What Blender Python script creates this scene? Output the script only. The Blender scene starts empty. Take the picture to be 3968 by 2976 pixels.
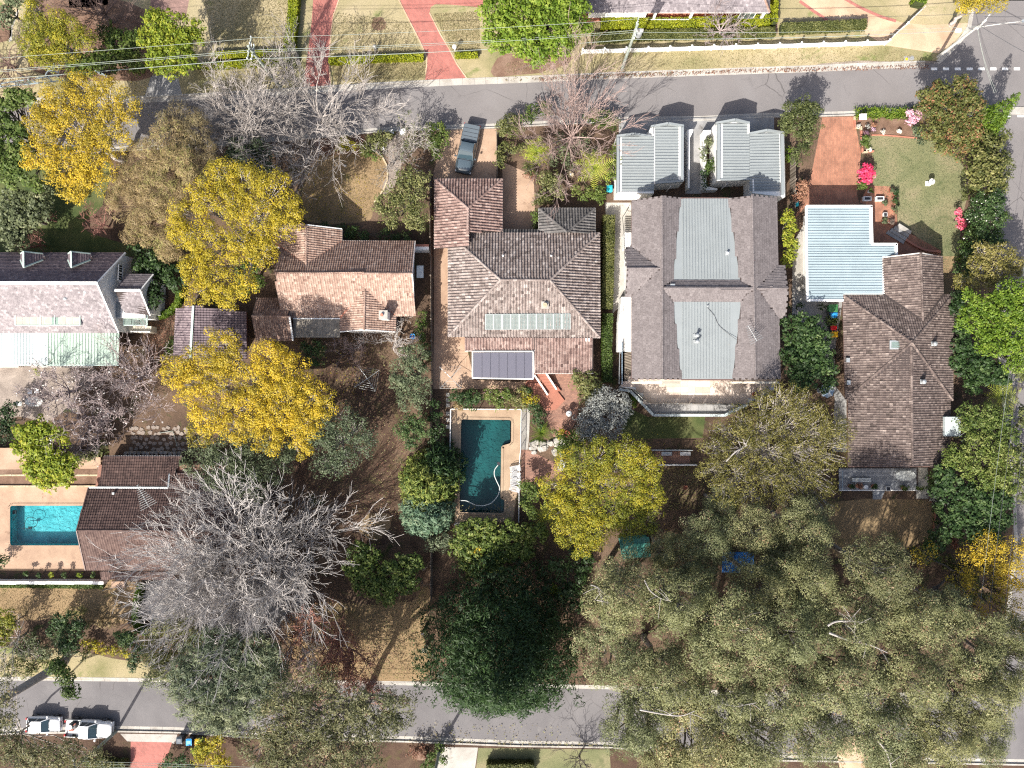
import bpy,math,random
import numpy as np
from mathutils import Vector,Matrix
# ------------------------------------------------------------------ camera, light, exposure
SC=bpy.context.scene
COL=SC.collection
HC=83.5
PX=35.9
cam_d=bpy.data.cameras.new('camera')
cam=bpy.data.objects.new('camera',cam_d)
COL.objects.link(cam)
cam.location=(0,0,HC)
cam.rotation_euler=(0,0,0)
cam_d.sensor_width=36.0
cam_d.lens=18.0*HC/(3968/PX/2)
cam_d.clip_end=2000
SC.camera=cam
SUN_EL=math.radians(43)
SUN_AZ=math.radians(210)
world=bpy.data.worlds.new('World')
SC.world=world
world.use_nodes=True
wn=world.node_tree.nodes
wl=world.node_tree.links
wn.clear()
sky=wn.new('ShaderNodeTexSky')
sky.sky_type='NISHITA'
sky.sun_disc=False
sky.sun_elevation=SUN_EL
sky.sun_rotation=SUN_AZ
sky.dust_density=4.0
sky.ozone_density=0.6
bg=wn.new('ShaderNodeBackground')
bg.inputs['Strength'].default_value=0.095
wo=wn.new('ShaderNodeOutputWorld')
wl.new(sky.outputs[0],bg.inputs['Color'])
wl.new(bg.outputs[0],wo.inputs['Surface'])
sun_d=bpy.data.lights.new('sun','SUN')
sun_d.energy=4.2
sun_d.angle=math.radians(0.5)
sun_d.color=(1.0,0.955,0.88)
sun=bpy.data.objects.new('sun',sun_d)
COL.objects.link(sun)
to_sun=Vector((math.sin(SUN_AZ)*math.cos(SUN_EL),math.cos(SUN_AZ)*math.cos(SUN_EL),math.sin(SUN_EL)))
sun.rotation_euler=(-to_sun).to_track_quat('-Z','Y').to_euler()
sun.location=to_sun*120
vs=SC.view_settings
vs.view_transform='Standard'
vs.look='None'
vs.exposure=1.2
vs.gamma=1.0
vs.use_curve_mapping=False
SC.cycles.use_denoising=False
SC.cycles.filter_width=1.2
SC.cycles.max_bounces=5
SC.cycles.diffuse_bounces=3
SC.cycles.transparent_max_bounces=12
SC.cycles.caustics_reflective=False
SC.cycles.caustics_refractive=False
# ------------------------------------------------------------------ measuring helpers
def W(sx,sy,h=0.0):
 """point at height h that the photograph shows at source pixel (sx, sy)"""
 k=(1-h/HC)/PX
 return Vector(((sx-1984)*k,-(sy-1488)*k,h))
def D(u,v,h=0.0):
 return W(u*1.79385,v*1.79385,h)
_X0=(0,1000,2000,2968);_Y0=(0,740,1480,2226)
def _T(r,c):
 return lambda x,y,h=0.0:W(_X0[c]+x/2.212,_Y0[r]+y/2.212,h)
(T00,T01,T02,T03),(T10,T11,T12,T13),(T20,T21,T22,T23),(T30,T31,T32,T33)=[[_T(r,c)for c in range(4)]for r in range(4)]
def lift(p,z):
 return Vector((p[0],p[1],z))
 # ------------------------------------------------------------------ object helpers
OFF={}
def _tag(o,label=None,cat=None,group=None,kind=None):
 if label:o['label']=label
 if cat:o['category']=cat
 if group:o['group']=group
 if kind:o['kind']=kind
 return o
def thing(name,label,cat,loc,group=None,rz=0.0):
 o=bpy.data.objects.new(name,None)
 COL.objects.link(o)
 o.empty_display_size=0.3
 o.location=loc
 o.rotation_euler=(0,0,rz)
 OFF[o.name]=Vector(loc)
 return _tag(o,label,cat,group)
def setting(name,loc=(0,0,0)):
 o=bpy.data.objects.new(name,None)
 COL.objects.link(o)
 o.location=loc
 OFF[o.name]=Vector(loc)
 o['kind']='structure'
 return o
def obj(name,me,parent=None,loc=None):
 o=bpy.data.objects.new(name,me)
 COL.objects.link(o)
 if parent is not None:
  o.parent=parent
  OFF[o.name]=OFF[parent.name]
 if loc is not None:
  o.location=loc
  if parent is None:OFF[o.name]=Vector(loc)
 elif parent is None:
  OFF[o.name]=Vector((0,0,0))
 return o
def kids(o):
 return list(o.children)
def copy_tree(o,parent=None):
 c=o.copy()
 COL.objects.link(c)
 if parent is not None:c.parent=parent
 for ch in kids(o):copy_tree(ch,c)
 return c
def np_mesh(name,V,F,mat=None,tone=None,smooth=False):
 """mesh from numpy verts (n,3) and faces (m,k)"""
 V=np.asarray(V,np.float32);F=np.asarray(F,np.int32)
 me=bpy.data.meshes.new(name)
 n,k=F.shape
 me.vertices.add(len(V));me.vertices.foreach_set('co',V.ravel())
 me.loops.add(n*k);me.loops.foreach_set('vertex_index',F.ravel())
 me.polygons.add(n)
 me.polygons.foreach_set('loop_start',np.arange(0,n*k,k,dtype=np.int32))
 me.polygons.foreach_set('use_smooth',np.full(n,smooth))
 if tone is not None:
  a=me.attributes.new('tone','FLOAT','FACE')
  a.data.foreach_set('value',np.asarray(tone,np.float32))
 me.update(calc_edges=True)
 if mat:me.materials.append(mat)
 return me
class MB:
 def __init__(s):s.v=[];s.f=[];s.t=[]
 def add(s,pts,faces,tone=0.5):
  n=len(s.v)
  s.v+=[tuple(p)for p in pts]
  s.f+=[tuple(i+n for i in f)for f in faces]
  s.t+=[tone]*len(faces)
  return s
 def poly(s,pts,tone=0.5):return s.add(pts,[tuple(range(len(pts)))],tone)
 def hexa(s,b,t,tone=0.5):
  """b, t: rings of n points, bottom and top (bottom anticlockwise from above)"""
  n=len(b)
  return s.add(list(b)+list(t),[tuple(range(n))[::-1],tuple(range(n,2*n))]+[(i,(i+1)%n,n+(i+1)%n,n+i)for i in range(n)],tone)
 def box(s,c,d,rz=0.0,tone=0.5):
  x,y,z=d[0]/2,d[1]/2,d[2]/2
  ca,sa=math.cos(rz),math.sin(rz)
  q=lambda a,b,h:(c[0]+a*ca-b*sa,c[1]+a*sa+b*ca,c[2]+h)
  cor=((-x,-y),(x,-y),(x,y),(-x,y))
  return s.hexa([q(a,b,-z)for a,b in cor],[q(a,b,z)for a,b in cor],tone)
 def beam(s,p,q,w,h,tone=0.5):
  p,q=Vector(p),Vector(q);d=(q-p).normalized()
  a=d.cross(Vector((0,0,1)))
  a=(a.normalized()if a.length>1e-4 else Vector((1,0,0)))*(w/2)
  u=a.cross(d).normalized()*(h/2)
  r=lambda o:[o-a-u,o+a-u,o+a+u,o-a+u]
  return s.hexa(r(p),r(q),tone)
 def prism(s,pts,z0,z1,tone=0.5):
  pts=ccw(pts)
  return s.hexa([(p[0],p[1],z0)for p in pts],[(p[0],p[1],z1)for p in pts],tone)
 def cyl(s,c,r,z0,z1,n=14,r2=None,tone=0.5):
  r2=r if r2 is None else r2
  an=[2*math.pi*i/n for i in range(n)]
  return s.hexa([(c[0]+r*math.cos(a),c[1]+r*math.sin(a),z0)for a in an],[(c[0]+r2*math.cos(a),c[1]+r2*math.sin(a),z1)for a in an],tone)
 def lathe(s,c,prof,n=16,tone=0.5):
  vs_,m=[],len(prof)
  for i in range(n):
   a=2*math.pi*i/n
   vs_+=[(c[0]+r*math.cos(a),c[1]+r*math.sin(a),c[2]+z)for r,z in prof]
  fs=[(i*m+j,((i+1)%n)*m+j,((i+1)%n)*m+j+1,i*m+j+1)for i in range(n)for j in range(m-1)]
  return s.add(vs_,fs,tone)
 def tube(s,pts,r,n=6,r2=None,tone=0.5):
  pts=[Vector(p)for p in pts];m=len(pts);r2=r if r2 is None else r2
  vs_=[]
  for i,p in enumerate(pts):
   d=(pts[min(i+1,m-1)]-pts[max(i-1,0)]).normalized()
   a=d.cross(Vector((0,0,1)))
   a=a.normalized()if a.length>1e-3 else Vector((1,0,0))
   b=a.cross(d)
   rr=r+(r2-r)*i/max(1,m-1)
   vs_+=[p+(a*math.cos(2*math.pi*k/n)+b*math.sin(2*math.pi*k/n))*rr for k in range(n)]
  fs=[(i*n+k,i*n+(k+1)%n,(i+1)*n+(k+1)%n,(i+1)*n+k)for i in range(m-1)for k in range(n)]
  fs+=[tuple(range(n))[::-1],tuple(range((m-1)*n,m*n))]
  return s.add(vs_,fs,tone)
 def loft(s,rings,tone=0.5,closed=True):
  n=len(rings[0]);vs_=[p for r in rings for p in r]
  kk=n if closed else n-1
  fs=[(i*n+k,i*n+(k+1)%n,(i+1)*n+(k+1)%n,(i+1)*n+k)for i in range(len(rings)-1)for k in range(kk)]
  if closed:fs+=[tuple(range(n))[::-1],tuple(range((len(rings)-1)*n,len(rings)*n))]
  return s.add(vs_,fs,tone)
 def mesh(s,name,mat,off=(0,0,0),smooth=False):
  me=bpy.data.meshes.new(name)
  me.from_pydata([(p[0]-off[0],p[1]-off[1],p[2]-off[2])for p in s.v],[],s.f)
  a=me.attributes.new('tone','FLOAT','FACE')
  a.data.foreach_set('value',np.array(s.t,np.float32))
  if smooth:me.polygons.foreach_set('use_smooth',[True]*len(me.polygons))
  if mat:me.materials.append(mat)
  return me
 def build(s,name,mat,parent=None,loc=None,smooth=False):
  """s.v in world coordinates"""
  off=OFF[parent.name]if parent is not None else(loc or(0,0,0))
  return obj(name,s.mesh(name,mat,off,smooth),parent,None if parent is not None else loc)
def ccw(pts):
 a=sum(pts[i][0]*pts[(i+1)%len(pts)][1]-pts[(i+1)%len(pts)][0]*pts[i][1]for i in range(len(pts)))
 return list(pts)if a>0 else list(pts)[::-1]
def smooth_loop(pts,k=6,noise=0.0,seed=0):
 rn=random.Random(seed);out=[];n=len(pts)
 for i in range(n):
  p0,p1,p2,p3=[Vector(pts[(i+j)%n])for j in(-1,0,1,2)]
  for j in range(k):
   t=j/k
   q=0.5*((2*p1)+(p2-p0)*t+(2*p0-5*p1+4*p2-p3)*t*t+(3*p1-p0-3*p2+p3)*t**3)
   out.append(q+Vector((rn.gauss(0,noise),rn.gauss(0,noise),0)))
 return out
def smooth_line(pts,k=8):
 pts=[Vector(p)for p in pts];out=[];n=len(pts)
 for i in range(n-1):
  p0,p1,p2,p3=pts[max(i-1,0)],pts[i],pts[i+1],pts[min(i+2,n-1)]
  for j in range(k):
   t=j/k
   out.append(0.5*((2*p1)+(p2-p0)*t+(2*p0-5*p1+4*p2-p3)*t*t+(3*p1-p0-3*p2+p3)*t**3))
 return out+[pts[-1]]
 # ------------------------------------------------------------------ materials
def srgb(r,g,b):
 f=lambda c:(c/255)/12.92 if c/255<=0.04045 else((c/255+0.055)/1.055)**2.4
 return(f(r),f(g),f(b),1.0)
def _mat(name):
 m=bpy.data.materials.new(name);m.use_nodes=True
 nt=m.node_tree;nt.nodes.clear()
 out=nt.nodes.new('ShaderNodeOutputMaterial')
 b=nt.nodes.new('ShaderNodeBsdfPrincipled')
 nt.links.new(b.outputs[0],out.inputs['Surface'])
 return m,nt,b,out
def _ramp(nt,src,stops):
 r=nt.nodes.new('ShaderNodeValToRGB')
 e=r.color_ramp.elements
 while len(e)>1:e.remove(e[-1])
 e[0].position,e[0].color=stops[0][0],(*stops[0][1][:3],1)
 for p,c in stops[1:]:
  x=e.new(p);x.color=(*c[:3],1)
 nt.links.new(src,r.inputs['Fac'])
 return r.outputs['Color']
def _noise(nt,scale,detail=4,rough=0.6,dist=0.0,vec=None):
 n=nt.nodes.new('ShaderNodeTexNoise')
 n.inputs['Scale'].default_value=scale;n.inputs['Detail'].default_value=detail
 n.inputs['Roughness'].default_value=rough;n.inputs['Distortion'].default_value=dist
 if vec is None:
  g=nt.nodes.new('ShaderNodeNewGeometry');vec=g.outputs['Position']
 nt.links.new(vec,n.inputs['Vector'])
 return n.outputs['Fac']
def _mix(nt,a,b,fac,mode='MIX'):
 m=nt.nodes.new('ShaderNodeMix');m.data_type='RGBA';m.blend_type=mode
 for s_,v in((0,fac),(6,a),(7,b)):
  if isinstance(v,(int,float)):m.inputs[s_].default_value=v
  elif isinstance(v,tuple):m.inputs[s_].default_value=(*v[:3],1)
  else:nt.links.new(v,m.inputs[s_])
 return m.outputs[2]
def _map(nt,src,a,b,c=0.0,d=1.0):
 m=nt.nodes.new('ShaderNodeMapRange')
 nt.links.new(src,m.inputs[0])
 for i,v in enumerate((a,b,c,d)):m.inputs[i+1].default_value=v
 return m.outputs[0]
def _bump(nt,b,src,strength,dist):
 n=nt.nodes.new('ShaderNodeBump')
 n.inputs['Strength'].default_value=strength;n.inputs['Distance'].default_value=dist
 nt.links.new(src,n.inputs['Height']);nt.links.new(n.outputs[0],b.inputs['Normal'])
def ground_mat(name,cols,big=0.25,fine=9.0,patch=None,rough=0.95,fine_amt=0.55,bump=0.25,crack=0):
 """cols: 3 colours of the large patches; fine grain darkens and lightens them"""
 m,nt,b,_=_mat(name)
 n1=_noise(nt,big,6,0.62,0.4)
 c=_ramp(nt,n1,[(0.3,cols[0]),(0.5,cols[1]),(0.7,cols[2])])
 if patch:
  n3=_noise(nt,patch[1],5,0.7,0.6)
  c=_mix(nt,c,patch[0],_map(nt,n3,patch[2],patch[2]+0.12))
 n2=_noise(nt,fine,5,0.75)
 g=_ramp(nt,n2,[(0.28,(1-fine_amt,)*3),(0.5,(1,1,1)),(0.72,(1+fine_amt*0.7,)*3)])
 c=_mix(nt,c,g,1.0,'MULTIPLY')
 if crack:
  ge=nt.nodes.new('ShaderNodeNewGeometry');nz=nt.nodes.new('ShaderNodeTexNoise');nz.inputs['Scale'].default_value=0.9;nz.inputs['Detail'].default_value=6
  nt.links.new(ge.outputs['Position'],nz.inputs['Vector'])
  vo=nt.nodes.new('ShaderNodeTexVoronoi');vo.feature='DISTANCE_TO_EDGE';vo.inputs['Scale'].default_value=crack
  nt.links.new(_mix(nt,ge.outputs['Position'],nz.outputs['Color'],0.35,'ADD'),vo.inputs['Vector'])
  ln=_map(nt,vo.outputs['Distance'],0.003,0.009,1,0)
  mk=nt.nodes.new('ShaderNodeMath');mk.operation='MULTIPLY';nt.links.new(ln,mk.inputs[0]);nt.links.new(_map(nt,_noise(nt,0.12,3),.48,.6),mk.inputs[1])
  c=_mix(nt,c,(0.095,0.088,0.087),mk.outputs[0])
 nt.links.new(c,b.inputs['Base Color'])
 b.inputs['Roughness'].default_value=rough
 b.inputs['Specular IOR Level'].default_value=0.2
 if bump:_bump(nt,b,n2,bump,0.08)
 return m
def brick_mat(name,c1,c2,mortar,w,h,rot=0.0,rough=0.9,stain=0.35,msize=0.012,scale=1.0):
 m,nt,b,_=_mat(name)
 g=nt.nodes.new('ShaderNodeNewGeometry')
 mp=nt.nodes.new('ShaderNodeMapping');mp.inputs['Rotation'].default_value=(0,0,rot)
 nt.links.new(g.outputs['Position'],mp.inputs['Vector'])
 t=nt.nodes.new('ShaderNodeTexBrick')
 nt.links.new(mp.outputs[0],t.inputs['Vector'])
 t.inputs['Color1'].default_value=(*c1[:3],1);t.inputs['Color2'].default_value=(*c2[:3],1);t.inputs['Mortar'].default_value=(*mortar[:3],1)
 t.inputs['Scale'].default_value=scale;t.inputs['Mortar Size'].default_value=msize
 t.inputs['Brick Width'].default_value=w;t.inputs['Row Height'].default_value=h
 n=_noise(nt,0.7,6,0.7,0.5)
 st=_ramp(nt,n,[(0.3,(1-stain,)*3),(0.55,(1,1,1)),(0.75,(1+stain*0.5,)*3)])
 n2=_noise(nt,14,4,0.7)
 st2=_ramp(nt,n2,[(0.3,(0.75,)*3),(0.7,(1.22,)*3)])
 c=_mix(nt,_mix(nt,t.outputs['Color'],st,1.0,'MULTIPLY'),st2,1.0,'MULTIPLY')
 nt.links.new(c,b.inputs['Base Color']);b.inputs['Roughness'].default_value=rough
 _bump(nt,b,t.outputs['Fac'],-0.25,0.02)
 return m
def plain_mat(name,c,rough=0.6,var=0.15,scale=3.0,metal=0.0,spec=0.4,coat=0.0,stains=None,bump=0.0):
 m,nt,b,_=_mat(name)
 n=_noise(nt,scale,5,0.65,0.3)
 st=_ramp(nt,n,[(0.3,(1-var,)*3),(0.7,(1+var,)*3)])
 col=_mix(nt,c,st,1.0,'MULTIPLY')
 if stains:
  n3=_noise(nt,stains[1],6,0.7,0.8)
  col=_mix(nt,col,stains[0],_map(nt,n3,stains[2],stains[2]+0.15))
 nt.links.new(col,b.inputs['Base Color'])
 b.inputs['Roughness'].default_value=rough;b.inputs['Metallic'].default_value=metal
 b.inputs['Specular IOR Level'].default_value=spec;b.inputs['Coat Weight'].default_value=coat
 if bump:_bump(nt,b,n,bump,0.02)
 return m
def tone_mat(name,stops,rough=0.85,lichen=None,big=None,spec=0.25,fine=None):
 """colour from the per-piece attribute 'tone' plus weathering"""
 m,nt,b,_=_mat(name)
 at=nt.nodes.new('ShaderNodeAttribute');at.attribute_name='tone'
 c=_ramp(nt,at.outputs['Fac'],stops)
 if big:
  n=_noise(nt,big[0],5,0.65,0.5)
  c=_mix(nt,c,_ramp(nt,n,[(0.32,(1-big[1],)*3),(0.7,(1+big[1],)*3)]),1.0,'MULTIPLY')
 if lichen:
  n2=_noise(nt,lichen[1],6,0.75,0.4)
  c=_mix(nt,c,lichen[0],_map(nt,n2,lichen[2],lichen[2]+0.1,0,lichen[3]if len(lichen)>3 else 0.8))
 if fine:
  n3=_noise(nt,fine[0],3,0.7)
  c=_mix(nt,c,_ramp(nt,n3,[(0.3,(1-fine[1],)*3),(0.7,(1+fine[1],)*3)]),1.0,'MULTIPLY')
 nt.links.new(c,b.inputs['Base Color'])
 b.inputs['Roughness'].default_value=rough;b.inputs['Specular IOR Level'].default_value=spec
 return m
def leaf_mat(name,stops,trans=0.4,rough=0.55,tint=None,spec=0.3):
 m,nt,b,out=_mat(name)
 at=nt.nodes.new('ShaderNodeAttribute');at.attribute_name='tone'
 c=_ramp(nt,at.outputs['Fac'],stops)
 oi=nt.nodes.new('ShaderNodeObjectInfo')
 c=_mix(nt,c,_ramp(nt,oi.outputs['Random'],[(0,(0.78,0.84,0.82)),(1,(1.2,1.12,1.02))]),1.0,'MULTIPLY')
 nt.links.new(c,b.inputs['Base Color'])
 b.inputs['Roughness'].default_value=rough;b.inputs['Specular IOR Level'].default_value=spec
 tr=nt.nodes.new('ShaderNodeBsdfTranslucent')
 nt.links.new(c,tr.inputs['Color'])
 mx=nt.nodes.new('ShaderNodeMixShader');mx.inputs[0].default_value=trans
 nt.links.new(b.outputs[0],mx.inputs[1]);nt.links.new(tr.outputs[0],mx.inputs[2])
 nt.links.new(mx.outputs[0],out.inputs['Surface'])
 return m
def glass_mat(name,tint,rough=0.05,fres=1.33,opac=0.0,body=(0,0,0),ripple=0):
 m,nt,b,out=_mat(name)
 tr=nt.nodes.new('ShaderNodeBsdfTransparent');tr.inputs['Color'].default_value=(*tint[:3],1)
 gl=nt.nodes.new('ShaderNodeBsdfGlossy');gl.inputs['Roughness'].default_value=rough
 fr=nt.nodes.new('ShaderNodeFresnel');fr.inputs['IOR'].default_value=fres
 if ripple:
  bp=nt.nodes.new('ShaderNodeBump');bp.inputs['Strength'].default_value=0.35;bp.inputs['Distance'].default_value=0.05
  nt.links.new(_noise(nt,ripple,3,0.6,1.0),bp.inputs['Height']);nt.links.new(bp.outputs[0],gl.inputs['Normal']);nt.links.new(bp.outputs[0],fr.inputs['Normal'])
 src=tr.outputs[0]
 if opac:
  df=nt.nodes.new('ShaderNodeBsdfDiffuse');df.inputs['Color'].default_value=(*body[:3],1)
  m0=nt.nodes.new('ShaderNodeMixShader');m0.inputs[0].default_value=opac
  nt.links.new(src,m0.inputs[1]);nt.links.new(df.outputs[0],m0.inputs[2]);src=m0.outputs[0]
 mx=nt.nodes.new('ShaderNodeMixShader')
 nt.links.new(fr.outputs[0],mx.inputs[0]);nt.links.new(src,mx.inputs[1]);nt.links.new(gl.outputs[0],mx.inputs[2])
 nt.links.new(mx.outputs[0],out.inputs['Surface'])
 return m
M={}
M['soil']=ground_mat('soil',[(0.055,0.036,0.026),(0.10,0.066,0.045),(0.15,0.10,0.068)],0.35,7,((0.045,0.055,0.02),0.5,0.56),fine_amt=0.6)
M['earth']=ground_mat('earth',[(0.02,0.022,0.012),(0.04,0.04,0.02),(0.07,0.055,0.035)],0.3,6,fine_amt=0.6)
M['dry_lawn']=ground_mat('dry_lawn',[(0.17,0.16,0.075),(0.27,0.23,0.13),(0.35,0.29,0.185)],0.16,8,((0.13,0.155,0.05),0.3,0.57),fine_amt=0.34)
M['tan_lawn']=ground_mat('tan_lawn',[(0.16,0.115,0.06),(0.23,0.16,0.09),(0.28,0.20,0.11)],0.3,9,((0.12,0.11,0.04),0.35,0.58),fine_amt=0.4)
M['brown_lawn']=ground_mat('brown_lawn',[(0.05,0.03,0.022),(0.078,0.049,0.034),(0.112,0.076,0.05)],0.5,8,((0.07,0.062,0.026),0.4,0.57),fine_amt=0.55)  # colour lowered to stand in for tree shade over the back yard
M['green_lawn']=ground_mat('green_lawn',[(0.105,0.118,0.055),(0.155,0.155,0.08),(0.24,0.20,0.125)],0.2,9,((0.085,0.1,0.045),0.25,0.55),fine_amt=0.4)
M['lush_lawn']=ground_mat('lush_lawn',[(0.035,0.055,0.018),(0.07,0.085,0.03),(0.12,0.115,0.05)],0.3,8,fine_amt=0.4)
M['mulch']=ground_mat('mulch',[(0.10,0.06,0.04),(0.16,0.10,0.07),(0.22,0.15,0.11)],0.6,10,fine_amt=0.5)
M['asphalt']=ground_mat('asphalt',[(0.150,0.139,0.137),(0.166,0.154,0.152),(0.18,0.168,0.166)],0.22,24,((0.135,0.126,0.125),0.35,0.6),fine_amt=0.16,bump=0.1,crack=0.22)
M['old_asphalt']=ground_mat('old_asphalt',[(0.12,0.113,0.116),(0.14,0.133,0.135),(0.165,0.156,0.157)],0.25,20,((0.19,0.18,0.175),0.5,0.62),fine_amt=0.2,bump=0.1,crack=0.3)
M['concrete']=ground_mat('concrete',[(0.27,0.25,0.22),(0.35,0.33,0.30),(0.42,0.40,0.36)],0.5,12,((0.2,0.18,0.16),0.8,0.6),fine_amt=0.2,bump=0.1)
M['grey_concrete']=ground_mat('grey_concrete',[(0.2,0.195,0.19),(0.26,0.255,0.25),(0.33,0.32,0.31)],0.5,12,((0.13,0.12,0.11),0.7,0.58),fine_amt=0.22,bump=0.1)
M['tan_concrete']=ground_mat('tan_concrete',[(0.26,0.175,0.125),(0.34,0.235,0.165),(0.41,0.29,0.21)],0.4,11,((0.2,0.13,0.09),0.6,0.6),fine_amt=0.2,bump=0.1)
M['sand_drive']=ground_mat('sand_drive',[(0.34,0.23,0.15),(0.44,0.31,0.21),(0.52,0.39,0.27)],0.3,10,fine_amt=0.18)
M['pool_deck']=ground_mat('pool_deck',[(0.24,0.17,0.115),(0.31,0.225,0.155),(0.38,0.29,0.2)],0.5,14,fine_amt=0.2,bump=0.1)
M['gravel']=ground_mat('gravel',[(0.17,0.14,0.12),(0.24,0.2,0.17),(0.32,0.27,0.23)],0.6,10,fine_amt=0.5)
M['red_brick']=brick_mat('red_brick',(0.37,0.13,0.105),(0.29,0.105,0.085),(0.24,0.13,0.11),0.46,0.23,0.78,stain=0.2)
M['drive_brick']=brick_mat('drive_brick',(0.34,0.155,0.095),(0.27,0.12,0.075),(0.22,0.13,0.09),0.4,0.2,1.57,stain=0.35)
M['patio_brick']=brick_mat('patio_brick',(0.31,0.165,0.115),(0.22,0.115,0.085),(0.15,0.1,0.08),0.3,0.15,0.0,stain=0.3)
M['pink_paving']=brick_mat('pink_paving',(0.27,0.165,0.14),(0.21,0.13,0.11),(0.15,0.1,0.085),0.4,0.2,0.4,stain=0.35)
M['stone']=ground_mat('stone',[(0.2,0.19,0.165),(0.33,0.31,0.27),(0.45,0.42,0.37)],1.5,8,fine_amt=0.3)
M['sandstone']=ground_mat('sandstone',[(0.3,0.24,0.16),(0.42,0.34,0.23),(0.5,0.42,0.3)],1.2,9,fine_amt=0.25)
M['white_paint']=plain_mat('white_paint',(0.78,0.77,0.74),0.55,0.05,2)
M['line_paint']=plain_mat('line_paint',(0.72,0.72,0.7),0.7,0.12,6)
M['white_wall']=plain_mat('white_wall',(0.7,0.69,0.66),0.8,0.06,1.2)
M['cream_wall']=plain_mat('cream_wall',(0.58,0.52,0.42),0.8,0.08,1.2)
M['brick_wall']=plain_mat('brick_wall',(0.22,0.11,0.08),0.85,0.15,4)
M['dark']=plain_mat('dark',(0.025,0.025,0.03),0.5,0.1)
M['deck_dark']=plain_mat('deck_dark',(0.045,0.034,0.032),0.9,0.2)
M['tile_h2']=tone_mat('tile_h2',[(0,(0.085,0.066,0.06)),(0.4,(0.165,0.132,0.12)),(0.75,(0.26,0.218,0.2)),(1,(0.36,0.315,0.29))],0.85,((0.36,0.34,0.31),5.0,0.56,0.75),(0.5,0.14),fine=(9,0.35))
M['tile_h2_red']=tone_mat('tile_h2_red',[(0,(0.08,0.05,0.045)),(0.4,(0.165,0.108,0.094)),(0.75,(0.25,0.175,0.153)),(1,(0.33,0.25,0.22))],0.85,((0.36,0.32,0.28),5.0,0.57,0.7),(0.5,0.14),fine=(9,0.35))
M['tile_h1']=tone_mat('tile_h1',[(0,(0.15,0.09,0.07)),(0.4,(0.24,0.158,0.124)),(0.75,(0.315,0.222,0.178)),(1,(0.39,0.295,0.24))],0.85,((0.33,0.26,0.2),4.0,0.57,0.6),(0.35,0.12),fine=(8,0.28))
M['tile_h3']=tone_mat('tile_h3',[(0,(0.112,0.097,0.096)),(0.5,(0.14,0.122,0.121)),(1,(0.17,0.15,0.148))],0.8,None,(1.2,0.08),fine=(9,0.3))
M['tile_h4']=tone_mat('tile_h4',[(0,(0.05,0.038,0.034)),(0.4,(0.094,0.071,0.064)),(0.75,(0.148,0.116,0.103)),(1,(0.24,0.195,0.172))],0.85,((0.3,0.25,0.2),4.5,0.58,0.6),(0.4,0.15),fine=(8,0.35))
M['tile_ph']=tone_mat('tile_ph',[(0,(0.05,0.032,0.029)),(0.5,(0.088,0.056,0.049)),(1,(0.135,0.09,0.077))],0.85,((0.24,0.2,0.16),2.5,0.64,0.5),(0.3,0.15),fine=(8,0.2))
M['slate']=tone_mat('slate',[(0,(0.12,0.104,0.11)),(0.5,(0.18,0.158,0.165)),(1,(0.28,0.25,0.255))],0.75,((0.4,0.37,0.35),2.2,0.6,0.6),(0.4,0.15),fine=(8,0.25))
M['slate_dark_shade']=tone_mat('slate_dark_shade',[(0,(0.085,0.065,0.075)),(0.5,(0.13,0.10,0.11)),(1,(0.2,0.16,0.165))],0.75,((0.35,0.32,0.3),3,0.66,0.6),(0.4,0.15),fine=(8,0.25))  # the shed's own dark purple, and painted shade on the white house's upper slope
M['porch_tile']=tone_mat('porch_tile',[(0,(0.05,0.047,0.045)),(0.5,(0.09,0.085,0.082)),(1,(0.15,0.14,0.135))],0.85,((0.25,0.24,0.22),2.5,0.6,0.5),(0.5,0.2),fine=(8,0.3))
M['metal_grey']=plain_mat('metal_grey',(0.205,0.225,0.23),0.5,0.06,0.7,spec=0.5,stains=((0.25,0.21,0.18),0.9,0.66))
M['metal_blue']=plain_mat('metal_blue',(0.26,0.32,0.345),0.45,0.12,0.35,spec=0.5)
M['metal_mint']=plain_mat('metal_mint',(0.29,0.37,0.31),0.5,0.06,0.6)
M['metal_white']=plain_mat('metal_white',(0.40,0.45,0.45),0.5,0.05,0.6)
M['trim_mint']=plain_mat('trim_mint',(0.42,0.52,0.47),0.5,0.06)
M['old_iron']=plain_mat('old_iron',(0.25,0.22,0.18),0.8,0.3,2.5,stains=((0.1,0.085,0.06),2.0,0.55))
M['galv']=plain_mat('galv',(0.42,0.44,0.44),0.4,0.08,5,metal=0.5)
M['gutter']=plain_mat('gutter',(0.55,0.53,0.5),0.5,0.1,3)
M['gutter_dark']=plain_mat('gutter_dark',(0.12,0.075,0.065),0.5,0.1,3)
M['window']=glass_mat('window',(0.05,0.06,0.07),0.03,1.5,0.9,(0.02,0.025,0.03))
M['pane_clear']=glass_mat('pane_clear',(0.75,0.85,0.82),0.03,1.45,0.25,(0.32,0.4,0.36))
M['polycarb']=glass_mat('polycarb',(0.42,0.36,0.40),0.25,1.5,0.62,(0.15,0.15,0.19))
M['solar']=plain_mat('solar',(0.085,0.11,0.105),0.5,0.12,2,spec=0.3)
M['solar_frame']=plain_mat('solar_frame',(0.27,0.3,0.295),0.5,0.05,4)
M['terracotta']=plain_mat('terracotta',(0.36,0.15,0.1),0.8,0.15,3)
M['red_tile']=plain_mat('red_tile',(0.30,0.12,0.08),0.7,0.12,1.5)
M['timber']=tone_mat('timber',[(0,(0.08,0.065,0.05)),(0.5,(0.17,0.14,0.11)),(1,(0.27,0.23,0.19))],0.85,None,(1.5,0.2))
M['deck_grey']=tone_mat('deck_grey',[(0,(0.19,0.2,0.215)),(0.5,(0.24,0.25,0.265)),(1,(0.3,0.31,0.325))],0.7,None,(0.8,0.12))
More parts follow.
